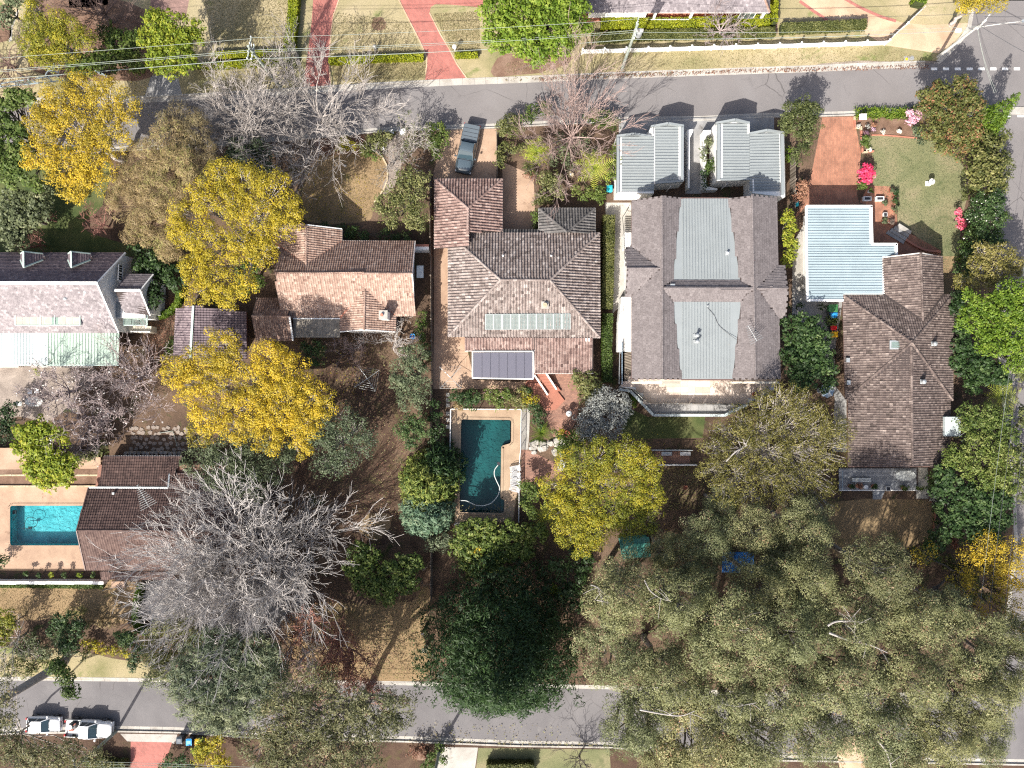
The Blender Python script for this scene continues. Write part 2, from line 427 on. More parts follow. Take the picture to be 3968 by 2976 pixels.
M['terrace_tile']=tone_mat('terrace_tile',[(0,(0.4,0.32,0.27)),(0.5,(0.48,0.4,0.34)),(1,(0.55,0.47,0.41))],0.7,None,(0.8,0.1))
M['pool_blue']=plain_mat('pool_blue',(0.08,0.40,0.43),0.5,0.2,0.6,stains=((0.16,0.55,0.58),0.5,0.5))
M['pool_teal']=plain_mat('pool_teal',(0.018,0.085,0.088),0.5,0.25,0.4,stains=((0.026,0.125,0.125),0.4,0.55))
M['water']=glass_mat('water',(0.70,0.92,0.95),0.04,1.33,ripple=2.5)
M['water_deep']=glass_mat('water_deep',(0.60,0.86,0.86),0.06,1.33,ripple=2.0)
M['lounger']=plain_mat('lounger',(0.45,0.46,0.47),0.5,0.05)
M['plastic_white']=plain_mat('plastic_white',(0.7,0.7,0.69),0.45,0.04)
M['green_shed']=plain_mat('green_shed',(0.045,0.20,0.165),0.5,0.25,1.5,stains=((0.16,0.28,0.24),1.4,0.56))
M['bin_green']=plain_mat('bin_green',(0.05,0.19,0.07),0.5,0.05)
M['bin_blue']=plain_mat('bin_blue',(0.03,0.27,0.62),0.45,0.05)
M['bin_cyan']=plain_mat('bin_cyan',(0.02,0.42,0.52),0.45,0.05)
M['bin_red']=plain_mat('bin_red',(0.58,0.015,0.02),0.45,0.05)
M['bin_yellow']=plain_mat('bin_yellow',(0.72,0.42,0.02),0.45,0.05)
M['bin_dark']=plain_mat('bin_dark',(0.035,0.05,0.07),0.5,0.05)
M['tarp']=plain_mat('tarp',(0.02,0.16,0.48),0.5,0.25,1.5,bump=0.6)
M['umbrella']=plain_mat('umbrella',(0.22,0.3,0.38),0.8,0.25,2)
M['canvas']=plain_mat('canvas',(0.5,0.52,0.5),0.8,0.1,2)
M['car_white']=plain_mat('car_white',(0.74,0.75,0.76),0.25,0.02,2,spec=0.5,coat=0.6)
M['car_blue']=plain_mat('car_blue',(0.085,0.115,0.135),0.25,0.05,2,metal=0.4,coat=0.8)
M['car_glass']=glass_mat('car_glass',(0.03,0.04,0.045),0.03,1.6,0.9,(0.035,0.06,0.075))
M['car_cover']=plain_mat('car_cover',(0.085,0.105,0.122),0.55,0.06,3)
M['rubber']=plain_mat('rubber',(0.02,0.02,0.02),0.8,0.1)
M['chrome']=plain_mat('chrome',(0.6,0.6,0.6),0.2,0.02,metal=0.9)
M['lamp_clear']=plain_mat('lamp_clear',(0.6,0.62,0.62),0.15,0.02)
M['lamp_red']=plain_mat('lamp_red',(0.4,0.01,0.01),0.2,0.02)
M['pole_wood']=plain_mat('pole_wood',(0.27,0.30,0.26),0.85,0.18,3)
M['pole_concrete']=plain_mat('pole_concrete',(0.42,0.41,0.39),0.8,0.1,3)
M['cable_light']=plain_mat('cable_light',(0.24,0.27,0.24),0.5,0.05)
M['cable_dark']=plain_mat('cable_dark',(0.05,0.05,0.055),0.5,0.05)
M['orange_wall']=plain_mat('orange_wall',(0.36,0.15,0.065),0.8,0.15,2)
M['rust']=plain_mat('rust',(0.24,0.07,0.045),0.8,0.2,3)
M['rock']=ground_mat('rock',[(0.18,0.17,0.15),(0.32,0.3,0.27),(0.47,0.45,0.41)],1.8,7,fine_amt=0.35)
M['bark_grey']=plain_mat('bark_grey',(0.30,0.275,0.255),0.9,0.3,1.2)
M['bark_pale']=plain_mat('bark_pale',(0.36,0.325,0.30),0.9,0.25,1.5)
M['bark_silver']=plain_mat('bark_silver',(0.44,0.41,0.39),0.9,0.25,1.5)
M['bark_pink']=plain_mat('bark_pink',(0.33,0.24,0.215),0.9,0.25,1.5)
M['bark_mauve']=plain_mat('bark_mauve',(0.31,0.25,0.24),0.9,0.25,1.5)
M['bark_brown']=plain_mat('bark_brown',(0.18,0.12,0.10),0.9,0.25,1.5)
M['bark_red']=plain_mat('bark_red',(0.26,0.125,0.1),0.9,0.25,1.5)
M['bark_tan']=plain_mat('bark_tan',(0.32,0.235,0.15),0.9,0.25,1.5)
M['bark_dark']=plain_mat('bark_dark',(0.10,0.085,0.07),0.9,0.25,1.5)
M['bark_gum']=plain_mat('bark_gum',(0.25,0.225,0.2),0.8,0.3,0.8,stains=((0.16,0.12,0.1),0.7,0.55))
LF={}
LF['yellow']=leaf_mat('leaf_yellow',[(0,(0.15,0.135,0.025)),(0.3,(0.30,0.245,0.032)),(0.65,(0.48,0.365,0.032)),(1,(0.6,0.425,0.03))],0.35)
LF['ygreen']=leaf_mat('leaf_ygreen',[(0,(0.12,0.145,0.022)),(0.35,(0.235,0.24,0.028)),(0.7,(0.38,0.33,0.028)),(1,(0.5,0.38,0.025))],0.35)
LF['lime']=leaf_mat('leaf_lime',[(0,(0.07,0.12,0.01)),(0.4,(0.16,0.22,0.02)),(0.8,(0.27,0.30,0.03)),(1,(0.36,0.34,0.04))],0.35)
LF['bright']=leaf_mat('leaf_bright',[(0,(0.045,0.09,0.008)),(0.4,(0.105,0.18,0.018)),(0.8,(0.19,0.27,0.03)),(1,(0.26,0.32,0.05))],0.35)
LF['green']=leaf_mat('leaf_green',[(0,(0.03,0.055,0.012)),(0.4,(0.065,0.105,0.02)),(0.8,(0.12,0.165,0.035)),(1,(0.2,0.23,0.07))],0.3)
LF['mid']=leaf_mat('leaf_mid',[(0,(0.035,0.05,0.015)),(0.4,(0.085,0.10,0.03)),(0.8,(0.16,0.17,0.06)),(1,(0.25,0.25,0.11))],0.3)
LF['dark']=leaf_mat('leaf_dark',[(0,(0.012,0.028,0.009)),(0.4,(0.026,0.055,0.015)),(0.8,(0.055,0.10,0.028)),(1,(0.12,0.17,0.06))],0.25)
LF['conifer']=leaf_mat('leaf_conifer',[(0,(0.018,0.04,0.01)),(0.4,(0.05,0.09,0.018)),(0.8,(0.15,0.19,0.04)),(1,(0.26,0.28,0.07))],0.2)
LF['blue']=leaf_mat('leaf_blue',[(0,(0.03,0.065,0.04)),(0.4,(0.065,0.125,0.08)),(0.8,(0.13,0.2,0.13)),(1,(0.22,0.27,0.17))],0.2)
LF['silver']=leaf_mat('leaf_silver',[(0,(0.1,0.105,0.1)),(0.4,(0.22,0.225,0.22)),(0.8,(0.35,0.355,0.345)),(1,(0.46,0.46,0.45))],0.25)
LF['greygreen']=leaf_mat('leaf_greygreen',[(0,(0.045,0.06,0.03)),(0.4,(0.09,0.115,0.06)),(0.8,(0.155,0.185,0.10)),(1,(0.24,0.26,0.16))],0.3)
LF['gum']=leaf_mat('leaf_gum',[(0,(0.06,0.07,0.03)),(0.35,(0.135,0.145,0.062)),(0.7,(0.225,0.23,0.108)),(0.93,(0.34,0.33,0.18)),(0.97,(0.26,0.17,0.10)),(1,(0.32,0.2,0.13))],0.25)
LF['gum_dark']=leaf_mat('leaf_gum_dark',[(0,(0.045,0.055,0.022)),(0.35,(0.09,0.1,0.042)),(0.7,(0.15,0.15,0.07)),(0.93,(0.23,0.22,0.12)),(0.97,(0.2,0.13,0.08)),(1,(0.24,0.15,0.1))],0.25)
LF['gum_yellow']=leaf_mat('leaf_gum_yellow',[(0,(0.065,0.068,0.025)),(0.35,(0.145,0.142,0.052)),(0.7,(0.24,0.225,0.092)),(0.95,(0.34,0.31,0.15)),(1,(0.28,0.19,0.1))],0.35)
LF['gum_grey']=leaf_mat('leaf_gum_grey',[(0,(0.055,0.07,0.042)),(0.35,(0.12,0.138,0.082)),(0.7,(0.2,0.215,0.13)),(0.95,(0.3,0.31,0.2)),(1,(0.25,0.18,0.12))],0.35)
LF['olive']=leaf_mat('leaf_olive',[(0,(0.06,0.06,0.015)),(0.4,(0.125,0.12,0.028)),(0.8,(0.205,0.185,0.05)),(1,(0.28,0.245,0.09))],0.3)
LF['casuarina']=leaf_mat('leaf_casuarina',[(0,(0.035,0.055,0.035)),(0.4,(0.075,0.10,0.06)),(0.8,(0.14,0.165,0.09)),(1,(0.22,0.24,0.14))],0.25)
LF['twig']=leaf_mat('leaf_twig',[(0,(0.13,0.095,0.045)),(0.4,(0.215,0.165,0.085)),(0.75,(0.29,0.235,0.125)),(0.85,(0.22,0.22,0.075)),(1,(0.25,0.25,0.085))],0.2)
LF['russet']=leaf_mat('leaf_russet',[(0,(0.14,0.055,0.035)),(0.5,(0.25,0.12,0.08)),(1,(0.36,0.2,0.13))],0.3)
LF['redtip']=leaf_mat('leaf_redtip',[(0,(0.06,0.07,0.018)),(0.4,(0.13,0.14,0.035)),(0.75,(0.21,0.19,0.06)),(0.85,(0.28,0.15,0.06)),(1,(0.36,0.15,0.08))],0.3)
LF['blossom']=leaf_mat('leaf_blossom',[(0,(0.5,0.42,0.42)),(1,(0.75,0.7,0.69))],0.2)
LF['pink']=leaf_mat('leaf_pink',[(0,(0.5,0.03,0.10)),(0.6,(0.75,0.05,0.17)),(1,(0.85,0.22,0.3))],0.3)
LF['palepink']=leaf_mat('leaf_palepink',[(0,(0.5,0.25,0.38)),(1,(0.75,0.5,0.6))],0.3)
LF['white_fl']=leaf_mat('leaf_white',[(0,(0.6,0.58,0.52)),(1,(0.85,0.83,0.78))],0.2)
LF['hedge']=leaf_mat('leaf_hedge',[(0,(0.10,0.13,0.008)),(0.4,(0.2,0.24,0.012)),(0.8,(0.31,0.33,0.018)),(1,(0.4,0.38,0.03))],0.3)
LF['fern']=leaf_mat('leaf_fern',[(0,(0.17,0.24,0.025)),(0.5,(0.34,0.39,0.05)),(1,(0.5,0.52,0.1))],0.35)
LF['dry_grass']=leaf_mat('leaf_dry_grass',[(0,(0.13,0.13,0.05)),(0.5,(0.25,0.215,0.12)),(1,(0.36,0.3,0.19))],0.3)
LF['purple']=leaf_mat('leaf_purple',[(0,(0.1,0.07,0.06)),(1,(0.24,0.19,0.16))],0.3)
M['hedge_core']=plain_mat('hedge_core',(0.03,0.04,0.01),0.95,0.3,3)
# ================================================================== GROUND AND ROADS
from mathutils.geometry import delaunay_2d_cdt
def rounded(pts,r=0.35,k=4):
 out=[];n=len(pts)
 for i in range(n):
  a,b,c=[lift(pts[(i+j)%n],0)for j in(-1,0,1)]
  p,q=b+(a-b).normalized()*min(r,(a-b).length*.45),b+(c-b).normalized()*min(r,(c-b).length*.45)
  for j in range(k+1):
   s=j/k;out.append(p*(1-s)**2+b*2*s*(1-s)+q*s*s)
 return out
def inside(q,P):
 c=False;j=len(P)-1
 for i in range(len(P)):
  if(P[i][1]>q[1])!=(P[j][1]>q[1])and q[0]<(P[j][0]-P[i][0])*(q[1]-P[i][1])/(P[j][1]-P[i][1])+P[i][0]:c=not c
  j=i
 return c
POOL_L=rounded([T20(90,1060),T20(900,1060),T20(900,1400),T20(90,1400)],.3)
POOL_M=rounded([T21(1742,322),T21(2170,326),T21(2168,524),T21(2084,548),T21(2078,1000),T21(2112,1010),T21(2108,1122),T21(1726,1116)],.25)
HOLES=[POOL_L,POOL_M]
def cut_faces(mb,pts,z):
 """top face of a ground piece with the pools left open"""
 hs=[h for h in HOLES if any(inside(q,pts)for q in h)]
 if not hs:return mb.poly([lift(p,z)for p in ccw(pts)])
 V,E=[],[]
 for ring in[ccw(pts)]+hs:
  n0=len(V);V+=[Vector((p[0],p[1]))for p in ring];E+=[(n0+i,n0+(i+1)%len(ring))for i in range(len(ring))]
 ov,_,of,*_r=delaunay_2d_cdt(V,E,[],0,1e-4)
 fs=[]
 for f in of:
  c=sum((ov[i]for i in f),Vector((0,0)))/len(f)
  if inside(c,pts)and not any(inside(c,h)for h in hs):
   a=(ov[f[1]]-ov[f[0]]).cross(ov[f[2]]-ov[f[0]])if False else(ov[f[1]].x-ov[f[0]].x)*(ov[f[2]].y-ov[f[0]].y)-(ov[f[1]].y-ov[f[0]].y)*(ov[f[2]].x-ov[f[0]].x)
   fs.append(tuple(f)if a>0 else tuple(f)[::-1])
 return mb.add([(v.x,v.y,z)for v in ov],fs)
def sheet(name,pts,mat,z,smooth=0,noise=0.0,seed=0):
 pts=[lift(p,z)for p in pts]
 if smooth:pts=smooth_loop(pts,smooth,noise,seed)
 o=cut_faces(MB(),pts,z).build(name,M[mat])
 o['kind']='structure'
 return o
def slab(name,pts,mat,z0,z1,smooth=0,noise=0.0,seed=0):
 if smooth:pts=smooth_loop([lift(p,0)for p in pts],smooth,noise,seed)
 P=ccw(pts);n=len(P)
 m=cut_faces(MB(),P,z1)
 m.add([lift(p,z0)for p in P]+[lift(p,z1)for p in P],[(i,(i+1)%n,n+(i+1)%n,n+i)for i in range(n)])
 o=m.build(name,M[mat])
 o['kind']='structure'
 return o
RZ=-0.14
sheet('ground',[(-400,-400),(400,-400),(400,400),(-400,400)],'earth',-1.95)
far=200.0
top_n=[T00(-300,850),T00(1230,822),T00(1850,792),T01(390,745),T01(1100,702),T01(1700,673),T02(0,655),T02(1000,612),T02(2212,570),T03(400,560),T03(900,535),T03(1460,517)]
corner_n=[T03(1520,470),T03(1640,340),T03(1720,240),T03(1745,110),T03(1750,0)]
top_s=[T00(-300,1360),T00(2000,1250),T01(1100,1130),T01(1620,1112),T01(2040,1100),T02(900,1045),T02(1600,1035),T02(2100,1010),T03(480,1000),T03(760,992),T03(1300,950),T03(1700,1000),T03(1960,1080)]
right_w=[T03(2010,1200),T13(1965,0),T13(1975,700),T23(1990,0),T23(2060,400),T23(2110,900),T23(2130,1400),T33(2050,400),T33(2000,700),T33(1960,1000)]
bot_n=[T30(-400,880),T30(350,876),T30(1440,890),T31(0,905),T31(1030,912),T31(2212,935),T32(1000,955),T33(0,1010),T33(1500,1010)]
bot_s=[T30(-400,1385),T30(990,1352),T30(1520,1362),T31(0,1410),T31(1270,1440),T31(2212,1478),T32(800,1490),T33(0,1600),T33(2300,1640)]
sheet('road',[W(-900,0),W(4600,0),W(4600,900),W(-900,900)],'asphalt',RZ)
sheet('side_road',[W(3690,900),W(4600,900),W(4600,2560),W(3690,2560)],'asphalt',RZ)
sheet('lower_road',[W(-900,2560),W(4600,2560),W(4600,3200),W(-900,3200)],'old_asphalt',RZ)
nx=lambda p,dx,dy:Vector((p[0]+dx,p[1]+dy,0))
slab('upper_verge',top_n+corner_n+[nx(corner_n[-1],0,60),nx(top_n[0],0,60)],'dry_lawn',-1.94,0)
slab('garden_soil',top_s+right_w+[bot_n[-1]]+bot_n[::-1],'soil',-1.94,0)
slab('lower_verge',bot_s+[nx(bot_s[-1],0,-60),nx(bot_s[0],0,-60)],'brown_lawn',-1.94,0)
def resample(pts,step):
 pts=[Vector((p[0],p[1],0))for p in pts]
 out=[pts[0]];need=step
 for a,b in zip(pts,pts[1:]):
  L=(b-a).length;t=need
  while t<=L:
   out.append(a+(b-a)*(t/L));t+=step
  need=t-L
 return out
def kerb(pts,side,gut=0.42,step=1.25,mat='concrete',kw=0.17):
 """side=+1: the road lies to the right of the line's direction"""
 root=setting('kerb',lift(pts[0],0))
 P=resample(pts,step);rn=random.Random(len(P))
 for a,b in zip(P,P[1:]):
  d=(b-a).normalized();n=Vector((d.y,-d.x,0))*side
  g=d*0.012
  t=rn.random()
  k=MB();z=0.022+rn.uniform(-.004,.004)
  k.hexa(*[[lift(q,zz)for q in ccw([a+g,b-g,b-g+n*kw,a+g+n*kw])]for zz in(-0.2,z)],tone=t)
  k.build('kerb_stone',M[mat],root)
  s=MB()
  s.hexa(*[[lift(q,zz)for q in ccw([a+g+n*(kw+.003),b-g+n*(kw+.003),b-g+n*(kw+gut),a+g+n*(kw+gut)])]for zz in(-0.2,RZ+0.012+rn.uniform(-.003,.003))],tone=t)
  s.build('gutter_slab',M[mat],root)
 return root
kerb(top_n,1,0.5)
kerb([top_n[-1]]+smooth_line(corner_n,4)[0:],1,0.35)
kerb(top_s,-1,0.4)
kerb(right_w,-1,0.3)
kerb(bot_n,1,0.3)
kerb(bot_s,-1,0.45)
for k in range(8):
 x=1448+k*101.5
 o=MB().prism([T03(x-26,575),T03(x+26,575),T03(x+26,597),T03(x-26,597)],RZ+0.001,RZ+0.006).build('lane_marking',M['line_paint']);o['kind']='structure'
for x in(2078,2190):
 o=MB().prism([T03(x-27,982),T03(x+27,982),T03(x+27,1000),T03(x-27,1000)],RZ+0.001,RZ+0.006).build('lane_marking',M['line_paint']);o['kind']='structure'
slab('median_strip',[T03(2075,915),T03(2400,915),T03(2400,978),T03(2060,978)],'concrete',-0.2,RZ+0.1)
sheet('road_patch',[T02(1395,778),T02(1425,778),T02(1425,836),T02(1393,836)],'asphalt',RZ+0.004)
# ---- north side of the upper road
z=0.004
sheet('driveway',[T01(485,-200),T01(715,-200),T01(690,20),T01(650,110),T01(625,280),T01(608,500),T01(622,738),T01(385,748),T01(425,460),T01(460,180)],'red_brick',z)
sheet('driveway',[T01(1130,-200),T01(1960,-200),T01(1945,66),T01(1650,40),T01(1520,36),T01(1480,60),T01(1470,110),T01(1560,290),T01(1650,440),T01(1690,530),T01(1790,672),T01(1432,684),T01(1452,500),T01(1385,350),T01(1290,165)],'red_brick',z)
def edge_strip(name,pts,w,mat,h=0.05):
 root=setting(name,lift(pts[0],0))
 P=resample(pts,0.9)
 for a,b in zip(P,P[1:]):
  MB().beam(lift(a,h/2-.01),lift(b,h/2-.01),w,h).build('edging_block',M[mat],root)
 return root
edge_strip('driveway_edging',[T01(715,-150),T01(690,20),T01(650,110),T01(625,280),T01(608,500),T01(622,738)],0.12,'sand_drive')
edge_strip('driveway_edging',[T01(1130,-150),T01(1290,165),T01(1385,350),T01(1452,500),T01(1432,684)],0.12,'sand_drive')
edge_strip('driveway_edging',[T01(1470,110),T01(1560,290),T01(1650,440),T01(1690,530),T01(1790,672)],0.12,'sand_drive')
sheet('dirt_ring',[T01(985,160),T01(1060,150),T01(1095,190),T01(1090,245),T01(1030,262),T01(975,230)],'mulch',z,5,0.03,3)
sheet('driveway',[T00(1295,650),T00(1520,640),T00(1560,808),T00(1240,825)],'grey_concrete',z)
sheet('courtyard',[T00(1290,-200),T00(1660,-200),T00(1590,160),T00(1400,230),T00(1290,120)],'pink_paving',z)
sheet('terracotta_paving',[T00(585,-200),T00(930,-200),T00(925,40),T00(780,66),T00(590,62)],'red_tile',z)
sheet('garden_path',[T00(150,80),T00(165,90),T00(110,230),T00(100,350),T00(75,360),T00(90,220)],'concrete',z)
sheet('garden_bed',[T00(0,50),T00(90,60),T00(100,200),T00(80,330),T00(-60,350)],'mulch',z,4,0.05,5)
sheet('garden_bed',[T00(350,-100),T00(1250,100),T00(1290,650),T00(500,660),T00(250,560),T00(300,200)],'mulch',z,5,0.1,6)
sheet('driveway',[T03(200,-250),T03(640,-250),T03(660,-20),T03(800,62),T03(1000,150),T03(1180,196),T03(1400,215),T03(1735,195),T03(1700,262),T03(1610,360),T03(1480,458),T03(1005,386),T03(850,285),T03(845,200),T03(560,195),T03(400,90),T03(290,10)],'sand_drive',z)
edge_strip('driveway_edging',[T03(660,-20),T03(800,62),T03(1000,150),T03(1180,196)],0.3,'red_brick',0.03)
edge_strip('driveway_edging',[T03(290,10),T03(400,90),T03(560,195)],0.3,'red_brick',0.03)
sheet('garden_path',[T03(60,-100),T03(95,-100),T03(100,290),T03(65,290)],'pink_paving',z)
sheet('dirt_patch',[T02(-100,480),T02(450,470),T02(420,560),T02(200,630),T02(-200,650)],'mulch',z,4,0.08,8)
sheet('footpath_patch',[T02(1350,612),T02(1450,608),T02(1450,655),T02(1352,660)],'concrete',0.006)
sheet('eroded_edge',[T03(420,560),T03(760,520),T03(980,522),T03(1440,522),T03(1440,535),T03(900,548)],'gravel',0.005,3,0.05,9)
# ---- middle block, left to right
sheet('lawn',[T10(150,-400),T10(900,-300),T10(860,120),T10(700,300),T10(900,400),T10(1250,520),T10(1000,560),T10(-100,560),T10(-200,-300)],'lush_lawn',z,4,0.1,11)
sheet('stone_patio',[T10(-100,1490),T10(800,1500),T20(700,100),T20(420,330),T20(150,300),T20(-100,330)],'gravel',z,4,0.08,12)
sheet('pool_terrace',[T20(-200,560),T20(160,560),T20(900,640),T20(900,735),T20(-200,745)],'tan_concrete',0.9)
slab('pool_surround',[T20(-300,895),T20(1000,895),T20(1000,1600),T20(-300,1600)],'tan_concrete',-0.05,0.03)
sheet('lawn',[T30(-200,72),T30(1150,60),T30(1130,300),T30(1050,420),T30(780,400),T30(500,380),T30(200,400),T30(-200,330)],'tan_lawn',z,4,0.08,13)
sheet('verge',[T30(-300,660),T30(450,640),T30(800,690),T30(1450,800),T30(1500,880),T30(-300,875)],'dry_lawn',z,4,0.08,14)
sheet('paved_court',[T30(1265,62),T30(2212,62),T31(200,140),T31(260,300),T30(2212,560),T30(1500,430),T30(1330,470),T30(1270,330)],'grey_concrete',z,4,0.02,15)
sheet('lawn',[T01(520,1340),T01(720,1275),T01(920,1262),T01(1060,1340),T01(1112,1450),T01(1090,1600),T11(980,120),T11(930,260),T11(430,260),T11(380,60),T01(400,1560)],'tan_lawn',z,5,0.04,16)
edge_strip('stone_border',smooth_line([T01(880,1250),T01(960,1275),T01(1060,1340),T01(1110,1450),T01(1095,1590),T11(990,110)],5),0.16,'sandstone',0.12)
sheet('gravel_path',[T01(1120,1250),T01(1230,1100),T01(1240,1280),T01(1210,1500),T01(1130,1650),T01(1060,1640),T01(1120,1450)],'gravel',0.006,4,0.04,17)
sheet('lawn',[T21(560,-250),T21(1330,-100),T21(1300,200),T21(1180,450),T21(1180,800),T21(1190,1180),T21(1260,1320),T21(1000,1400),T21(780,1350),T21(640,1000),T21(300,820),T21(450,300)],'brown_lawn',z,4,0.08,18)
sheet('lawn_patch',[T21(900,1170),T21(1020,1120),T21(1140,1150),T21(1120,1260),T21(1010,1350),T21(900,1310),T21(860,1240)],'tan_lawn',0.010,4,0.06,19)
sheet('bare_ground',[T31(850,250),T31(1300,230),T31(1460,120),T31(1480,600),T31(1400,905),T31(700,905),T31(300,900),T31(300,300)],'tan_lawn',z,3,0.08,20)
sheet('bare_ground',[T22(-350,1250),T22(100,1300),T22(250,1500),T32(300,100),T32(250,700),T31(1500,700),T31(1520,100)],'soil',0.006,3,0.1,21)
sheet('driveway',[T01(1600,1114),T01(2043,1104),T01(2043,1545),T01(1500,1545),T01(1505,1470)],'tan_concrete',z)
sheet('courtyard',[T11(2095,-250),T12(150,-130),T12(168,340),T11(2095,340)],'tan_concrete',z)
sheet('side_path',[T11(1507,430),T11(1640,430),T11(1640,1245),T11(1507,1250)],'tan_concrete',z)
sheet('courtyard',[T11(1507,1250),T11(1770,1240),T11(1850,1620),T12(120,1640),T22(30,60),T21(1500,60)],'tan_concrete',z)
sheet('pool_surround',[T21(1654,228),T22(44,232),T22(44,690),T21(2185,1200),T21(1690,1205)],'pool_deck',0.010)
sheet('brick_patio',[T12(240,1555),T12(560,1560),T22(545,60),T22(520,330),T22(420,480),T22(320,470),T22(230,200),T22(110,30)],'patio_brick',z)
sheet('brick_patio',[T22(38,575),T22(120,590),T22(300,680),T22(400,690),T22(400,760),T22(280,850),T22(200,900),T22(38,880)],'patio_brick',z)
sheet('pool_path',[T22(48,200),T22(120,235),T22(110,480),T22(100,580),T22(44,580)],'concrete',0.007)
sheet('driveway',[T02(880,1030),T03(70,990),T03(70,1180),T02(880,1180)],'grey_concrete',z)
sheet('passage',[T02(1450,1180),T02(1590,1180),T02(1590,1660),T02(1450,1660)],'grey_concrete',0.006)
sheet('side_path',[T12(760,100),T12(1000,100),T12(1000,900),T12(880,1000),T12(828,1050),T12(835,220),T12(770,220)],'concrete',z)
sheet('lawn',[T22(920,200),T22(1130,300),T22(1620,300),T22(1600,480),T22(900,490)],'lush_lawn',z)
sheet('driveway',[T03(485,1005),T03(752,998),T03(815,1310),T03(780,1659),T13(800,120),T13(330,140),T13(235,260),T03(370,1590)],'drive_brick',z)
sheet('lawn',[T03(900,1160),T03(1340,1190),T03(1600,1300),T03(1690,1420),T03(1730,1640),T13(1690,200),T13(1620,700),T13(1530,870),T13(1400,520),T13(1225,335),T13(1130,290),T13(1130,0),T03(925,1600),T03(930,1400),T03(900,1290)],'green_lawn',z,3,0.02,22)
sheet('dry_grass',[T13(1500,560),T13(1640,560),T13(1600,900),T13(1570,1000),T13(1510,1000)],'tan_lawn',0.007)
sheet('garden_bed',[T03(815,1020),T03(1215,1030),T03(1340,1100),T03(1345,1188),T03(960,1160),T03(830,1150)],'mulch',0.009,3,0.02,23)
edge_strip('garden_edging',[T03(900,1160),T03(1000,1158),T03(1340,1188)],0.12,'terracotta',0.1)
sheet('paved_path',[T03(880,1590),T03(1100,1600),T13(1128,290),T13(1040,320),T13(930,440),T13(905,130),T13(800,100)],'drive_brick',0.008)
sheet('terrace',[T13(905,130),T13(1140,310),T13(1500,510),T13(1500,570),T13(905,570)],'drive_brick',0.011)
sheet('side_path',[T13(230,900),T13(345,930),T13(660,930),T13(600,1300),T13(580,1650),T23(690,160),T23(690,600),T23(570,600),T23(590,150),T13(470,1250),T13(225,1060)],'grey_concrete',z)
sheet('side_path',[T13(230,450),T13(345,250),T13(350,940),T13(225,940)],'concrete',0.005)
sheet('lawn',[T23(700,1015),T23(1400,1020),T23(1445,1100),T23(1430,1270),T23(1380,1350),T23(1100,1450),T23(600,1500),T23(550,1100)],'tan_lawn',z,4,0.03,24)
edge_strip('garden_edging',smooth_line([T23(1405,1015),T23(1448,1100),T23(1432,1270),T23(1385,1345)],5),0.12,'terracotta',0.12)
sheet('garden_path',[T23(1290,735),T23(1385,735),T23(1395,1000),T23(1285,1000)],'concrete',0.008)
sheet('sand_clearing',[T33(660,1400),T33(830,1370),T33(850,1659),T33(640,1700),T33(600,1500)],'sand_drive',z)
# ---- south of the lower road
sheet('driveway',[T31(1560,1480),T31(1885,1484),T31(1840,1800),T31(1500,1800)],'concrete',z)
sheet('lawn',[T31(1890,1488),T32(800,1500),T32(820,1800),T31(1850,1800)],'green_lawn',z)
sheet('driveway',[T30(1120,1432),T30(1475,1440),T30(1350,1800),T30(1120,1800)],'red_brick',0.006)
sheet('driveway_apron',[T30(1030,1365),T30(1520,1372),T30(1500,1450),T30(1090,1430)],'concrete',z)
def scatter(name,polys,n,mat,size,z=0.03,seed=0,tones=(0,1),lean=0.35,asp=0.6):
 rg=np.random.default_rng(seed);out=[]
 for P in polys:
  P=np.array([(p[0],p[1])for p in P]);lo,hi=P.min(0),P.max(0)
  q=rg.uniform(lo,hi,(n*3,2));ins=np.zeros(len(q),bool)
  j=len(P)-1
  for i in range(len(P)):
   c=((P[i,1]>q[:,1])!=(P[j,1]>q[:,1]))&(q[:,0]<(P[j,0]-P[i,0])*(q[:,1]-P[i,1])/(P[j,1]-P[i,1]+1e-9)+P[i,0])
   ins^=c;j=i
  out.append(q[ins][:n])
 q=np.concatenate(out);k=len(q)
 C=np.c_[q,rg.uniform(z*.4,z,k)]
 nr=rg.normal(0,lean,(k,3));nr[:,2]=1;nr/=np.linalg.norm(nr,axis=1)[:,None]
 t=np.cross(nr,rg.normal(0,1,(k,3)));t/=np.linalg.norm(t,axis=1)[:,None];b=np.cross(nr,t)
 s=(size*rg.uniform(.6,1.4,k))[:,None]
 V=np.stack([C-t*s/2,C-b*s*asp/2,C+t*s/2,C+b*s*asp/2],1).reshape(-1,3)
 V[:,2]=np.maximum(V[:,2],z*.3)
 me=np_mesh(name,V,np.arange(4*k).reshape(-1,4),mat,rg.uniform(*tones,k))
 o=obj(name,me);o['kind']='stuff'
 return o
scatter('fallen_leaves',[[T31(500,250),T31(1470,120),T31(1480,900),T31(500,900)],[T11(520,1270),T11(1450,1300),T21(1300,500),T21(1250,1350),T21(400,900)],[T32(-500,-600),T32(560,-600),T32(500,500),T32(-500,500)],[T22(1200,700),T22(1700,700),T22(1700,1100),T22(1200,1100)]],2600,LF['twig'],0.13,0.04,5)
scatter('fallen_leaves',[[T02(-100,660),T02(1500,600),T02(1500,640),T02(-100,700)],[T31(1270,1420),T32(800,1450),T32(800,1475),T31(1270,1440)],[T31(1250,1250),T32(500,1300),T32(600,1440),T31(1250,1415)]],160,LF['twig'],0.16,0.02,6).location.z=0
